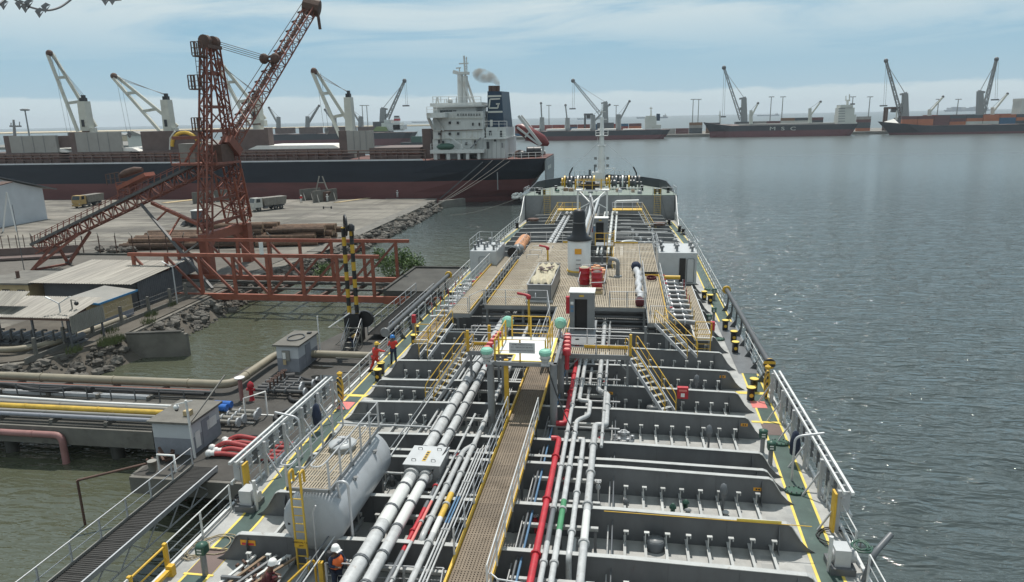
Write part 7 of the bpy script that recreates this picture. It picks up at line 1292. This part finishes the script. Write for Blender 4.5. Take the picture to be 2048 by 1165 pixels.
# mobile harbour cranes
def harbour_crane(label,x,yb,yt,tip,Y,foot,hang,m='fargrey'):
    b,t,tp,ft=q(x,yb,Y),q(x,yt,Y),q(*tip,Y),q(*foot,Y); o=thing('harbour_crane',label,'crane',(b.x,Y,2.6),'mobile harbour cranes on the far wharf'); w=2.6
    part('crane_tower',MB().prism([(b.x-w*1.1,b.z),(b.x+w*1.1,b.z),(t.x+w*.8,t.z),(t.x-w*.8,t.z)],'y',Y-2,Y+2),m,o); part('tower_head',MB().bar(t+Vector((-w*1.6 if tip[0]<x else w*1.6,0,-1)),t+Vector((w*.6 if tip[0]<x else -w*.6,0,.4)),1.5),m,o); part('chassis',MB().bx(b.x-8,b.x+8,Y-5,Y+5,2.6,b.z+1),'bolt',o); part('cab',MB().bx(b.x-w-2 if tip[0]<x else b.x+w,b.x-w if tip[0]<x else b.x+w+2,Y-1.5,Y+1.5,b.z+(t.z-b.z)*.5,b.z+(t.z-b.z)*.62),m,o)
    part('lattice_boom',lattice(MB(),ft,tp,(2.8,1.6),(2.6,1.4),12,(0,1,0),ch=.55,br=.28),m,o); part('boom_head',MB().sphere(tp,2.0,8,6),'bolt',o)
    for k in(0,1): part('boom_stay',MB().tube([t+Vector((0,-.6+1.2*k,0)),tp+(ft-tp)*.06],.16,4),'fargrey',o)
    hb2=q(*hang,Y); part('hoist_rope',MB().tube([tp,hb2],.13,4).tube([tp+Vector((1.6,0,0)),hb2+Vector((1.6,0,0))],.13,4),'fargrey',o); part('spreader',MB().box(hb2,(6,2,1.2)),'bolt',o)
harbour_crane('harbour crane with boom up left above the ship with hull letters',1488,246,196,(1448,136),YF+40,(1482,240),(1445,234)); harbour_crane('harbour crane leaning left beside the red portal frame, right side',1810,238,187,(1772,122),YF+40,(1802,232),(1767,212)); harbour_crane('rightmost harbour crane with its boom leaning right',1960,236,183,(1993,119),YF+40,(1966,228),(1990,200)); harbour_crane('harbour crane with low boom behind the tanker foremast',1211,248,205,(1146,162),YF+40,(1200,228),(1145,218)); harbour_crane('harbour crane beside the white red deckhouse, boom leaning right',766,246,217,(809,162),Y2+45,(775,238),(812,212))
def portal(label,x0,x1,y0,y1,Y,m):
    a,b=q(x0,y1,Y),q(x1,y0,Y); o=thing('portal_crane',label,'crane',((a.x+b.x)/2,Y,2.6))
    for x in(a.x,b.x):
        for y in(Y-3,Y+3): part('portal_leg',MB().bar((x,y,2.6),(x,y,b.z),1.6),m,o)
    part('portal_girder',MB().bx(a.x-1,b.x+1,Y-3.5,Y-2,b.z,b.z+1.8).bx(a.x-1,b.x+1,Y+2,Y+3.5,b.z,b.z+1.8),m,o); part('trolley',MB().bx((a.x+b.x)/2-2,(a.x+b.x)/2+2,Y-2,Y+2,b.z-3,b.z+1),'bolt',o)
portal('dark portal crane over the container stacks behind the mast',1170,1184,231,252,YF+60,'bolt'); portal('red portal crane beside the right hand container ship',1770,1803,218,240,YF+45,'rustdark')
# light masts
for i,x in enumerate((1385,1396,1540,1563,1702,1736,1873,1912,1098,1232,735,726)):
    Yp=YF+110 if x>1000 else 760; zt_=q(x,{1:197}.get(0,0) or (195 if x<1800 and x>1500 else 200 if x>1300 else 212) ,Yp).z; b=q(x,240,Yp); o=thing('light_mast',['left of the close pair before the lettered ship','right of the close pair before the lettered ship','above the middle of the lettered ship, left one','above the middle of the lettered ship, right one','just right of the cream deckhouse mast','between the lettered ship and the right container ship','behind the left deck crane of the container ship','in front of the hazy horizon container ship','left of the crane behind the tanker foremast','behind the right crane of the low bulk carrier','right one behind the far bulk carrier','left one behind the far bulk carrier'][i],'light mast',(b.x,Yp,2.6),'floodlight masts along the far wharf'); o['label']='floodlight mast '+o['label'].replace(',',''); part('mast_shaft',MB().tube([(b.x,Yp,2.6),(b.x,Yp,zt_)],[.55,.4],6),'fargrey',o); part('mast_crown',MB().bx(b.x-2.6,b.x+2.6,Yp-1,Yp+1,zt_,zt_+.7),'fargrey',o)
# containers
CC={'red':'rust red','maroon':'dark maroon','orange':'orange','blue':'blue','grey':'pale grey','white':'white','dark':'dark slate','brown':'brown'}
_cm={}
def container(x,y,z,c,where,grp,L_=12.2):
    k=(c,L_)
    if k not in _cm:
        mb=MB().box((x,y,z+1.3),(L_,2.44,2.6))
        for i in range(int(L_/1.2)): mb.box((x-L_/2+.7+1.2*i,y-1.26,z+1.3),(.5,.08,2.3))
        o=part('shipping_container',mb,'cont_'+c); _cm[k]=o
    else: o=inst(_cm[k],(x,y-.02,z))
    tag(o,f'{CC[c]} shipping container {where}','container',grp)
cols=['red','maroon','maroon','orange','brown','dark','grey','red','blue','maroon']
def stacks(px0,px1,Y,hmax,where,grp,seed,pal=cols,z=2.6,jit=True):
    rs=np.random.RandomState(seed); x=q(px0,250,Y).x; xe=q(px1,250,Y).x; h=rs.randint(hmax-1,hmax+1)
    while x+12.4<xe:
        if rs.rand()<.35: h=rs.randint(max(1,hmax-1 if rs.rand()<.8 else hmax-3),hmax+1)
        for k in range(h): container(x+6.1,Y,z+2.62*k,pal[rs.randint(len(pal))],where,grp)
        x+=12.6
stacks(1325,1412,YF+50,5,'in the tall block left of the lettered ship','containers on the far wharf',3,['grey','maroon','brown','grey','dark']); stacks(1412,1480,YF+55,4,'behind the bow of the lettered ship','containers on the far wharf',4,['dark','brown','maroon']); stacks(1505,1672,YF+45,5,'stacked behind the lettered cargo ship','containers on the far wharf',5,['maroon','maroon','dark','brown','grey','white','red'])
stacks(1712,1765,YF+45,6,'between the two large ships at the right','containers on the far wharf',6,['maroon','grey','dark','brown','orange']); stacks(1030,1290,YF+60,4,'stacked beyond the low bulk carrier','containers on the far wharf',7,['red','maroon','dark','orange','blue','red']); stacks(1815,2060,YF+60,5,'at the back right behind the container ship','containers on the far wharf',8,['maroon','red','dark','brown']); stacks(1318,1330,YF+40,4,'next to the low bulk carrier stern','containers on the far wharf',9)
# deck cargo of the right hand container ship
rs=np.random.RandomState(2); x=q(1803,250,YF).x
for col in range(17):
    for k in range(3 if col!=16 else 2):
        c=[['orange','orange','maroon'],['maroon','maroon','maroon'],['orange','maroon','dark'],['white','orange','dark'],['white','orange','orange'],['blue','blue','orange'],['dark','orange','dark']][min(6,int(col/1.1))%7][k]
        container(x+6.2+col*12.8,YF+1.5,zt2+.4+2.62*k,c,'loaded on the right hand container ship','containers on the container ship')
# ships on the horizon
def horizon_ship(label,x0,x1,yw,Yd,kind,m):
    a,b=q(x0,yw,Yd),q(x1,yw,Yd); o=thing('distant_ship',label,'ship',((a.x+b.x)/2,Yd,0)); zw=0; L_=b.x-a.x; h=L_*.035
    part('hull',MB().prism([(a.x,h),(a.x+L_*.04,0),(b.x-L_*.02,0),(b.x,h),(b.x,h),(a.x-L_*.01,h*1.2)],'y',Yd-15,Yd+15),m,o)
    if kind=='box':
        for k in range(9): part('container_block',MB().bx(a.x+L_*(.06+.1*k),a.x+L_*(.148+.1*k),Yd-14,Yd+14,h,h*(2.6+.5*math.sin(k*1.3)+(.5 if k in(3,) else 0))),m if k%3 else 'fargrey',o)
    else: part('deckhouse',MB().bx(b.x-L_*.16,b.x-L_*.05,Yd-10,Yd+10,h,h*2.6),'fargrey',o); part('mast',MB().bx(b.x-L_*.1,b.x-L_*.08,Yd-2,Yd+2,h*2.6,h*4),'fargrey',o)
horizon_ship('hazy blue loaded container ship on the horizon at right',1889,1979,222,5200,'box','farhazeblue'); horizon_ship('small hazy bluish tanker on the horizon above the container stacks',1514,1558,230,4200,'tanker','farhazeblue'); horizon_ship('hazy blue ship on the horizon beside the bulk carrier deckhouse',824,872,248,4200,'box2','farhazeblue'); horizon_ship('hazy blue tanker on the horizon behind the low bulk carrier house',1272,1336,240,4000,'tanker','farhazeblue'); horizon_ship('dark ship on the horizon behind the foremast crane',1154,1205,242,4200,'tanker','farhazeblue')
# white sheds and sand coloured structures behind the bulk carrier
for x0,x1,y0,y1,Y,m,lab in((258,282,264,300,420,'farwhite','pale row of silos seen between the hatch covers'),(196,260,268,276,900,'sand','long low sand coloured shed beyond the hatch covers')): 
    a,b=q(x0,y1,Y),q(x1,y0,Y); o=thing('far_shed',lab,'building',((a.x+b.x)/2,Y,2.2)); part('shed_wall',MB().bx(a.x,b.x,Y,Y+30,0,b.z-2),m,o); part('shed_roof',MB().prism([(a.x-1,b.z-2),(b.x+1,b.z-2),((a.x+b.x)/2,b.z+.5)],'y',Y-1,Y+31),'zinc',o)
# small tug beside the far quay
p=q(838,276,590); o=thing('tug_boat','small green tug boat lying beside the far bulk carrier stern','boat',(p.x,590,0)); part('hull',MB().prism([(p.x-14,0),(p.x+10,0),(p.x+12,2.4),(p.x-15,2.8)],'y',585,594),'farblack',o); part('wheelhouse',MB().bx(p.x-6,p.x+3,587,592,2.5,7.5),'valvegreen',o); part('mast',MB().tube([(p.x-1,589,7.5),(p.x-1,589,12)],.25,6),'farwhite',o)
# ================= PEOPLE =================
def skin_mesh(name,chains,m,parent,sub=1):
    """continuous skinned surface from connected chains of (point, radius)"""
    vs=[];es=[];rs=[];idx={}
    def vid(p,r):
        k=tuple(round(c,4) for c in p)
        if k not in idx: idx[k]=len(vs); vs.append(Vector(p)); rs.append(r)
        return idx[k]
    for ch in chains:
        pr_=None
        for p,r in ch:
            i=vid(p,r)
            if pr_ is not None and pr_!=i: es.append((pr_,i))
            pr_=i
    me=bpy.data.meshes.new(name); org=W[parent]; me.from_pydata([v-org for v in vs],es,[]); o=bpy.data.objects.new(name,me); me.materials.append(MT(m)); link(o,parent,org)
    md=o.modifiers.new('skin','SKIN'); md.use_smooth_shade=True
    if not me.skin_vertices: 
        bpy.context.view_layer.objects.active=o
        me.attributes.new('x','FLOAT','POINT')
    sv=me.skin_vertices[0].data
    for i,r in enumerate(rs): sv[i].radius=(r,r); sv[i].use_root=(i==0)
    s=o.modifiers.new('sub','SUBSURF'); s.levels=sub; s.render_levels=sub
    return o
def person(label,foot,face,helm,jacket,trousers,pose='stand',vest=None,s=1.,arms=None,detail=True,pack=False,group=None):
    foot=Vector(foot); o=thing('person',label,'person',foot,group); fd=Vector((math.sin(face),math.cos(face),0)); rt=Vector((math.cos(face),-math.sin(face),0)); up=Vector((0,0,1))
    def w(a,b,c): return foot+(rt*a+fd*b+up*c)*s
    if pose=='stand': pel=(0,0,.93); hips=[(.1,0,.88),(-.1,0,.88)]; kn=[(.12,.04,.48),(-.12,.02,.48)]; an=[(.14,0,.08),(-.15,-.05,.08)]; ch=(0,.02,1.3); nk=(0,.03,1.48); hd=(0,.06,1.62)
    elif pose=='stride': pel=(0,0,.9); hips=[(.1,0,.86),(-.1,0,.86)]; kn=[(.16,.16,.47),(-.16,-.06,.46)]; an=[(.2,.1,.08),(-.28,-.22,.1)]; ch=(0,.1,1.25); nk=(0,.14,1.44); hd=(0,.19,1.58)
    elif pose=='bend': pel=(0,-.1,.88); hips=[(.1,-.1,.84),(-.1,-.1,.84)]; kn=[(.13,.06,.47),(-.13,.02,.47)]; an=[(.15,-.06,.08),(-.15,-.1,.08)]; ch=(0,.25,1.1); nk=(0,.4,1.2); hd=(0,.52,1.26)
    else: pel=(0,-.1,.35); hips=[(.1,-.08,.34),(-.1,-.08,.34)]; kn=[(.2,.3,.5),(-.2,.3,.48)]; an=[(.18,.12,.08),(-.18,.12,.08)]; ch=(0,.08,.72); nk=(0,.16,.9); hd=(0,.24,1.03)
    sh=[tuple(Vector(ch)*.25+Vector(nk)*.75+Vector((x,-.02,-.05))) for x in(.2,-.2)]
    arms=arms or [((.28,.1,ch[2]-.1),(.2,.32,ch[2]-.08)),((-.28,.06,ch[2]-.12),(-.24,.26,ch[2]-.18))]
    B=[]; C=[]; Tn=[]
    B+=[[(w(*pel),.13*s),(w(*ch),.15*s),(w(*nk),.06*s),(w(*(Vector(nk)*.4+Vector(hd)*.6)),.085*s),(w(*hd),.1*s),(w(hd[0],hd[1]+.0,hd[2]+.1),.085*s)]]
    hdv=Vector(hd); B+=[[(w(*hd),.1*s),(w(hd[0],hd[1]+.105,hd[2]-.01),.022*s)]]
    for i in(0,1):
        B+=[[(w(*pel),.13*s),(w(*hips[i]),.095*s),(w(*kn[i]),.062*s),(w(*an[i]),.045*s),(w(an[i][0],an[i][1]+.16,.035),.04*s)]]
        el,ha=arms[i]; hv=(Vector(ha)-Vector(el)).normalized(); palm=Vector(ha)+hv*.06
        B+=[[(w(*ch),.15*s),(w(*sh[i]),.07*s),(w(*el),.045*s),(w(*ha),.032*s),(w(*palm),.036*s)]]
        if detail:
            sd=hv.cross(Vector((0,0,1))).normalized(); 
            for k,(off,ln) in enumerate(((-.03,.07),(-.01,.085),(.01,.08),(.03,.06))): b=palm+sd*off+hv*.03; B+=[[(w(*palm),.036*s),(w(*b),.011*s),(w(*(b+hv*ln*.6)),.0095*s),(w(*(b+hv*ln*.9+Vector((0,0,-.035)))),.008*s)]]
            b=palm+sd*(.04 if i else -.04); B+=[[(w(*palm),.036*s),(w(*b),.012*s),(w(*(b+hv*.05+Vector((0,0,-.01)))),.009*s)]]
        Tn+=[[(w(*pel),.15*s),(w(*hips[i]),.112*s),(w(*kn[i]),.08*s),(w(*(Vector(kn[i])*.12+Vector(an[i])*.88)),.072*s)]]
        C+=[[(w(*ch),.175*s),(w(*sh[i]),.09*s),(w(*el),.064*s),(w(*(Vector(el)*.1+Vector(ha)*.9)),.05*s)]]
    C+=[[(w(*(Vector(pel)+Vector((0,0,-.06)))),.155*s),(w(*(Vector(pel)*.5+Vector(ch)*.5)),.155*s),(w(*ch),.175*s),(w(*(Vector(ch)*.35+Vector(nk)*.65)),.1*s)]]
    body=skin_mesh('body',B,'skin',o); skin_mesh('trousers',Tn,trousers,o); skin_mesh('jacket',C,jacket,o)
    hp_=w(hd[0],hd[1],hd[2]+.04)
    if helm: part('hard_hat',MB().lathe(hp_,[(.155*s,0),(.15*s,.03*s),(.135*s,.05*s),(.128*s,.1*s),(.09*s,.155*s),(.01,.175*s)],14).bar(hp_+fd*.1*s,hp_+fd*.22*s,.2*s,.02*s),helm,o)
    else: part('hair',MB().sphere(hp_+up*.02*s,.115*s,10,7),'black',o)
    for x in(-.035,.035): part('eye',MB().sphere(w(hd[0]+x,hd[1]+.088,hd[2]+.025),.012*s,6,4),'black',o)
    part('mouth',MB().bar(w(hd[0]-.025,hd[1]+.092,hd[2]-.05),w(hd[0]+.025,hd[1]+.092,hd[2]-.05),.012*s),'maroon',o)
    for x in(-1,1): part('ear',MB().sphere(w(hd[0]+x*.1,hd[1]-.005,hd[2]),.025*s,6,5,(.5,1,1.3)),'skin',o)
    for i in(0,1): part('boot',MB().bar(w(an[i][0],an[i][1]-.08,.05),w(an[i][0],an[i][1]+.2,.05),.11*s,.1*s).cyl(w(an[i][0],an[i][1],.04),w(an[i][0],an[i][1],.16),.06*s),'black',o)
    if vest: skin_mesh('safety_vest',[[(w(*(Vector(pel)+Vector((0,0,.02)))),.23*s),(w(*(Vector(pel)*.5+Vector(ch)*.5)),.24*s),(w(*ch),.275*s),(w(*(Vector(ch)*.35+Vector(nk)*.65)),.16*s)],[(w(*ch),.275*s),(w(*(Vector(sh[0])*.8+Vector(ch)*.2)),.11*s)],[(w(*ch),.275*s),(w(*(Vector(sh[1])*.8+Vector(ch)*.2)),.11*s)]],vest,o)
    if pack: part('backpack',MB().lathe(w(0,-.24,1.0),[(.1*s,0),(.17*s,.06*s),(.17*s,.38*s),(.1*s,.46*s)],10),'black',o)
    return o
person('man in orange safety vest and white hard hat with black backpack on deck',(-8.98,19.2,D),R(120),'helmwhite','navy','navy','stand','vest',1.,None,True,True)
person('crouching man in dark maroon coverall and white hard hat',(-11.25,18.85,D),R(70),'helmwhite','maroon','maroon','crouch',None,1.05)
p=P(752,744,D); person('man in red coverall and yellow hard hat reaching at the port rail',p,R(30),'helmyellow','redcloth','redcloth','stride',None,1.05,[((.38,.2,1.3),(.62,.3,1.28)),((-.3,.1,1.1),(-.22,.36,1.12))])
p=P(788,727,D); person('man in red jacket, dark trousers and blue hard hat on the port deck',p,R(-20),'helmblue','redcloth','navy','stand',None,1.02)
p=P(738,702,J+.9); q5=person('man in navy shirt and jeans with blue hard hat beyond the port rail',(-19.6,57,J+.15),R(60),'helmblue','navy','jeans','stride',None,1.05,None,True,True)
person('man in mustard jacket bending beside the striped tower',(-22.7,55.6,J),R(80),None,'yellowbrown','navy','bend',None,1.05)
for (x,y,lab,j,t) in ((603,406,'small figure in white and red walking on the quay','redcloth','whitecloth'),(655,404,'small figure in white before the barrier wall on the quay','whitecloth','whitecloth'),(795,396,'small figure in white standing near the bulk carrier hull','whitecloth','whitecloth')): p=P(x,y,GZ); person(lab,p,R(150),'helmwhite',j,t,'stand',None,1.05,None,False)
# ================= LOOSE THINGS ON THE TANKER =================
def drum(x,y,lab,fill):
    o=thing('oil_drum',lab,'drum',(x,y,M)); part('drum_shell',MB().lathe((x,y,M),[(.4,0),(.4,.4),(.43,.42),(.4,.44),(.4,.85),(.43,.87),(.4,.89),(.4,1.25),(.42,1.27)],18),'red',o); part('drum_fill',MB().sphere((x,y,M+1.22),.38,10,6,(1,1,.5)),fill,o)
drum(-2.85,53.4,'red drum filled with pale rags, left of the pair on the platform','tarp'); drum(-1.9,53.1,'red drum filled with brown rags, right of the pair on the platform','brownplank')
drum(-1.85,51.9,'red drum in front of the rag filled pair by the booth','coaming')
mb=MB()
for i in range(26): a=Vector((random.uniform(-2.2,-1.4),random.uniform(53.6,55.2),M+random.uniform(.1,1.1))); mb.box(a,(random.uniform(.2,.6),random.uniform(.2,.6),random.uniform(.05,.25)),random.random()*3)
tag(part('rag_heap',mb,'orangebag'),'heap of pale and brown rags behind the right red drum','rags',kind='stuff')
o=thing('boxes','small stack of cream boxes below the drums','box',(-1.75,50.4,M)); part('box',MB().bx(-2.1,-1.4,50.2,50.6,M,M+.22),'cream',o); part('box',MB().bx(-2.05,-1.45,50.22,50.58,M+.221,M+.42),'brownplank',o)
n=12; vs=[];mb=MB()
for i in range(n+1):
    for j in range(n+1): vs.append((-6.4+1.5*i/n,48.6+6.3*j/n if j>0 else 48.9,M+1.22+.12*math.sin(i*1.7+j*.9)+random.uniform(-.05,.07)-(.2 if j==0 else 0)))
mb.add(vs,[(i*(n+1)+j,(i+1)*(n+1)+j,(i+1)*(n+1)+j+1,i*(n+1)+j+1) for i in range(n) for j in range(n)],True); single('tarpaulin',mb,'tarp','crumpled beige tarpaulin over the long grey basket on the platform','tarpaulin')
mb=MB(); [mb.box((-5.7+random.uniform(-.5,.5),52.5+random.uniform(-1,1),M+1.42),(random.uniform(.15,.4),random.uniform(.15,.5),.05),random.random()*3) for i in range(9)]; tag(part('scraps',mb,'coaming'),'small brown scraps lying on the beige tarpaulin','scraps',kind='stuff')
o=thing('bagged_hose','roll of grey and orange wrapped hoses on the platform port side','bundle',(-9.9,66,M))
for k in range(8): y=64.5+k*.95; part('wrapped_bag',MB().sphere((-9.85+random.uniform(-.12,.12),y+.4,M+.42),.62,9,7,(.95,1,.72)),'orangebag' if k>1 else 'greysteel',o)
part('bag_end',MB().cyl((-10.0,63.9,M+.4),(-9.95,64.6,M+.42),.5),'black',o)
mb=MB(); o=thing('foil_hose','silver wrapped hose lying along the starboard platform rail','hose',(1.15,52,M)); part('foil_wrap',MB().tube([(1.2+random.uniform(-.1,.1),47.6+k*.9,M+.3+random.uniform(-.06,.06)) for k in range(12)],[.26+random.uniform(-.06,.05) for k in range(12)],9),'galv',o); part('hose_end',MB().sphere((1.1,58.6,M+.35),.42,9,6),'navy',o); part('hose_end',MB().sphere((1.2,47.2,M+.25),.34,9,6),'maroon',o)
single('coil',MB().tube([(2.25+.35*math.cos(t)*(1+.1*math.sin(3*t)),55.2+.55*math.sin(t),M+.06+.01*t) for t in np.linspace(0,19,50)],.04,5),'maroon','dark coil of line on the narrow starboard grating','coil')
def rope(label,c,rx,ry,turns,z,m='rope',r=.022,parent=None):
    pts=[(c[0]+rx*math.cos(t)*(1+.35*math.sin(t*.73)),c[1]+ry*math.sin(t)*(1+.3*math.cos(t*.57)),z+.03+.05*random.random()) for t in np.linspace(0,turns*6.28,int(turns*16))]; single('rope',MB().tube(pts,r,5),m,label,'rope')
p=P(392,1103,D); rope('tangled tan rope on the port deck beside the yellow gate',(p.x,p.y),.35,.45,5,D); p=P(440,1090,D); rope('loops of thin tan rope across the green port walkway',(p.x,p.y),.55,.5,3,D)
p=P(1690,1080,D); rope('loop of dark cable on the starboard deck by the winch',(p.x-.2,p.y),.6,.6,2.2,D,'rubber',.025); p=P(505,1010,D); rope('coil of dark cable hanging by the port ladder winch',(p.x-.3,p.y),.3,.35,4,D+.3,'rubber',.03)
rope('coil of green hose on the starboard winch',(8.0,22.5),.25,.3,3,D+.9,'valvegreen',.03)
o=thing('lashing_gear','pile of rusty chains, shackles and planks on the port quarter','gear',(-12.2,19.3,D))
for k in range(34): a=Vector((random.uniform(-12.9,-11.6),random.uniform(18.7,20.1),D+.06+random.random()*.4)); part('chain_piece',MB().tube([a,a+Vector((random.uniform(-.25,.25),random.uniform(-.25,.25),random.uniform(-.08,.1)))],.055,6),'rustdark',o)
for k in range(5): a=Vector((-12.9+.3*k,18.6,D+.35+.03*k)); part('plank',MB().bar(a,a+Vector((.55+.1*k,1.6,.12)),.1,.05),['pipewhite','brownplank','greysteel'][k%3],o)
for s,y,lab in((1,30.3,'dark blue cover hanging on the starboard ladder'),(-1,31.0,'dark blue cover hanging beside the port ladder')): x=edge(30,s,-.55); single('hanging_cover',MB().lathe((x,y,D+.3),[(.05,0),(.2,.1),(.24,.6),(.14,1.1),(.03,1.2)],9),'navy',lab,'cover')
for s,y,lab in((1,37.9,'bunch of orange netting at the forward end of the starboard ladder'),(-1,34.6,'bunch of yellow netting at the forward end of the port ladder')): x=edge(30,s,-.35); single('safety_net',MB().lathe((x,y,D+.15),[(.08,0),(.14,.2),(.18,.8),(.1,1.4),(.16,1.6),(.03,1.7)],8,smooth=False),'yellow',lab,'net')
p=P(935,1000,D); 
for px,py,lab in((905,905,'limp blue rag hanging on the port catwalk pipes'),):
    pass
mb=MB(); single('blue_bucket',MB().lathe(tuple(P(857,744,D+.3)),[(.1,0),(.15,.35),(.16,.35)],10),'navy','small dark blue bucket standing between the port frames','bucket')
# cables hung from the tower
for a,b,lab in(((-3.4,31.2,z1-.1),(-2.0,29.2,D+1.5),'black cable sagging from the tower lamp to the starboard pipes'),((-6.1,31.0,z1-.3),(-7.3,24.6,D+1.5),'thin black cable running aft along the port pipes')): a,b=Vector(a),Vector(b); single('cable',MB().tube([a*(1-t)+b*t+Vector((0,0,-1.2*t*(1-t))) for t in np.linspace(0,1,10)],.03,5),'rubber',lab,'cable')
# ================= RAZOR WIRE on the bridge rail (upper left, close to the camera) =================
o=thing('razor_wire','dark razor wire strand close to the camera at the top left','wire',Pd(60,10,2.2)); pts=[Pd(-40,40,2.0),Pd(-5,12,2.05),Pd(15,-4,2.1),Pd(25,-3,2.1),Pd(50,12,2.15),Pd(90,23,2.2),Pd(118,17,2.25),Pd(140,2,2.3),Pd(165,-25,2.35)]
part('wire_strand',MB().tube(fil(pts,.03),.0033,6),'bolt',o); part('wire_strand',MB().tube([Pd(150,-6,2.4),Pd(200,-1,2.4),Pd(222,2,2.4),Pd(242,0,2.4)],.0028,6),'bolt',o)
for px,py in((40,10),(52,16),(58,8),(80,26),(92,16),(212,1),(226,0),(8,10),(-6,14)):
    c=Pd(px,py,2.15); part('barb',MB().add([c+Vector((-.018,0,.006)),c+Vector((0,0,-.004)),c+Vector((.018,0,.008)),c+Vector((.004,0,.004)),c+Vector((0,.002,.016)),c+Vector((-.005,0,-.016)),c+Vector((0,-.003,.0))],[(0,1,4),(2,3,4),(0,1,5),(1,2,5),(3,1,6),(0,6,4),(2,6,4)]),'bolt',o)
# ================= FUNNEL SMOKE AND HAZE =================
def vol_mat(n,col,dens,scale=None,aniso=.0):
    m=bpy.data.materials.new(n); m.use_nodes=True; nt=m.node_tree; nt.nodes.clear(); out=nt.nodes.new('ShaderNodeOutputMaterial'); v=nt.nodes.new('ShaderNodeVolumePrincipled'); v.inputs['Color'].default_value=rgb(col); v.inputs['Density'].default_value=dens; v.inputs['Anisotropy'].default_value=aniso; nt.links.new(v.outputs[0],out.inputs['Volume'])
    if scale:
        g=nt.nodes.new('ShaderNodeNewGeometry'); t=nt.nodes.new('ShaderNodeTexNoise'); t.inputs['Scale'].default_value=scale; t.inputs['Detail'].default_value=4; tc=nt.nodes.new('ShaderNodeTexCoord'); nt.links.new(tc.outputs['Object'],t.inputs['Vector'])
        r=nt.nodes.new('ShaderNodeMapRange'); r.inputs[1].default_value=.3; r.inputs[2].default_value=.66; r.inputs[4].default_value=dens; nt.links.new(t.outputs[0],r.inputs[0]); nt.links.new(r.outputs[0],v.inputs['Density'])
    return m
DEFS['smoke']=lambda: vol_mat('smoke',(.52,.44,.34),.8,.4)
mb=MB(); YS=H+6; ctl=[(996,173,.1),(996,170,.55),(994,165,.8),(989,160,1.1),(982,156.5,1.4),(973,154,1.7),(964,152,1.9),(955,149,1.7),(948,146.5,1.0),(944,145.5,.1)]
tt=np.linspace(0,len(ctl)-1,34); sp_=[tuple(float(np.interp(t,range(len(ctl)),[c[k] for c in ctl])) for k in range(3)) for t in tt]
mb.tube([q(x,y,YS) for x,y,r in sp_],[r for x,y,r in sp_],16,False); tag(part('funnel_smoke',mb,'smoke'),'brown grey exhaust smoke drifting from the bulk carrier funnel','smoke',kind='stuff')
DEFS['haze']=lambda: vol_mat('haze',(.82,.9,.97),HAZE)
HAZE=.00011
tag(part('haze',MB().bx(-9400,9400,-9400,9400,-4,120),'haze'),'thin bluish harbour haze','haze',kind='stuff')
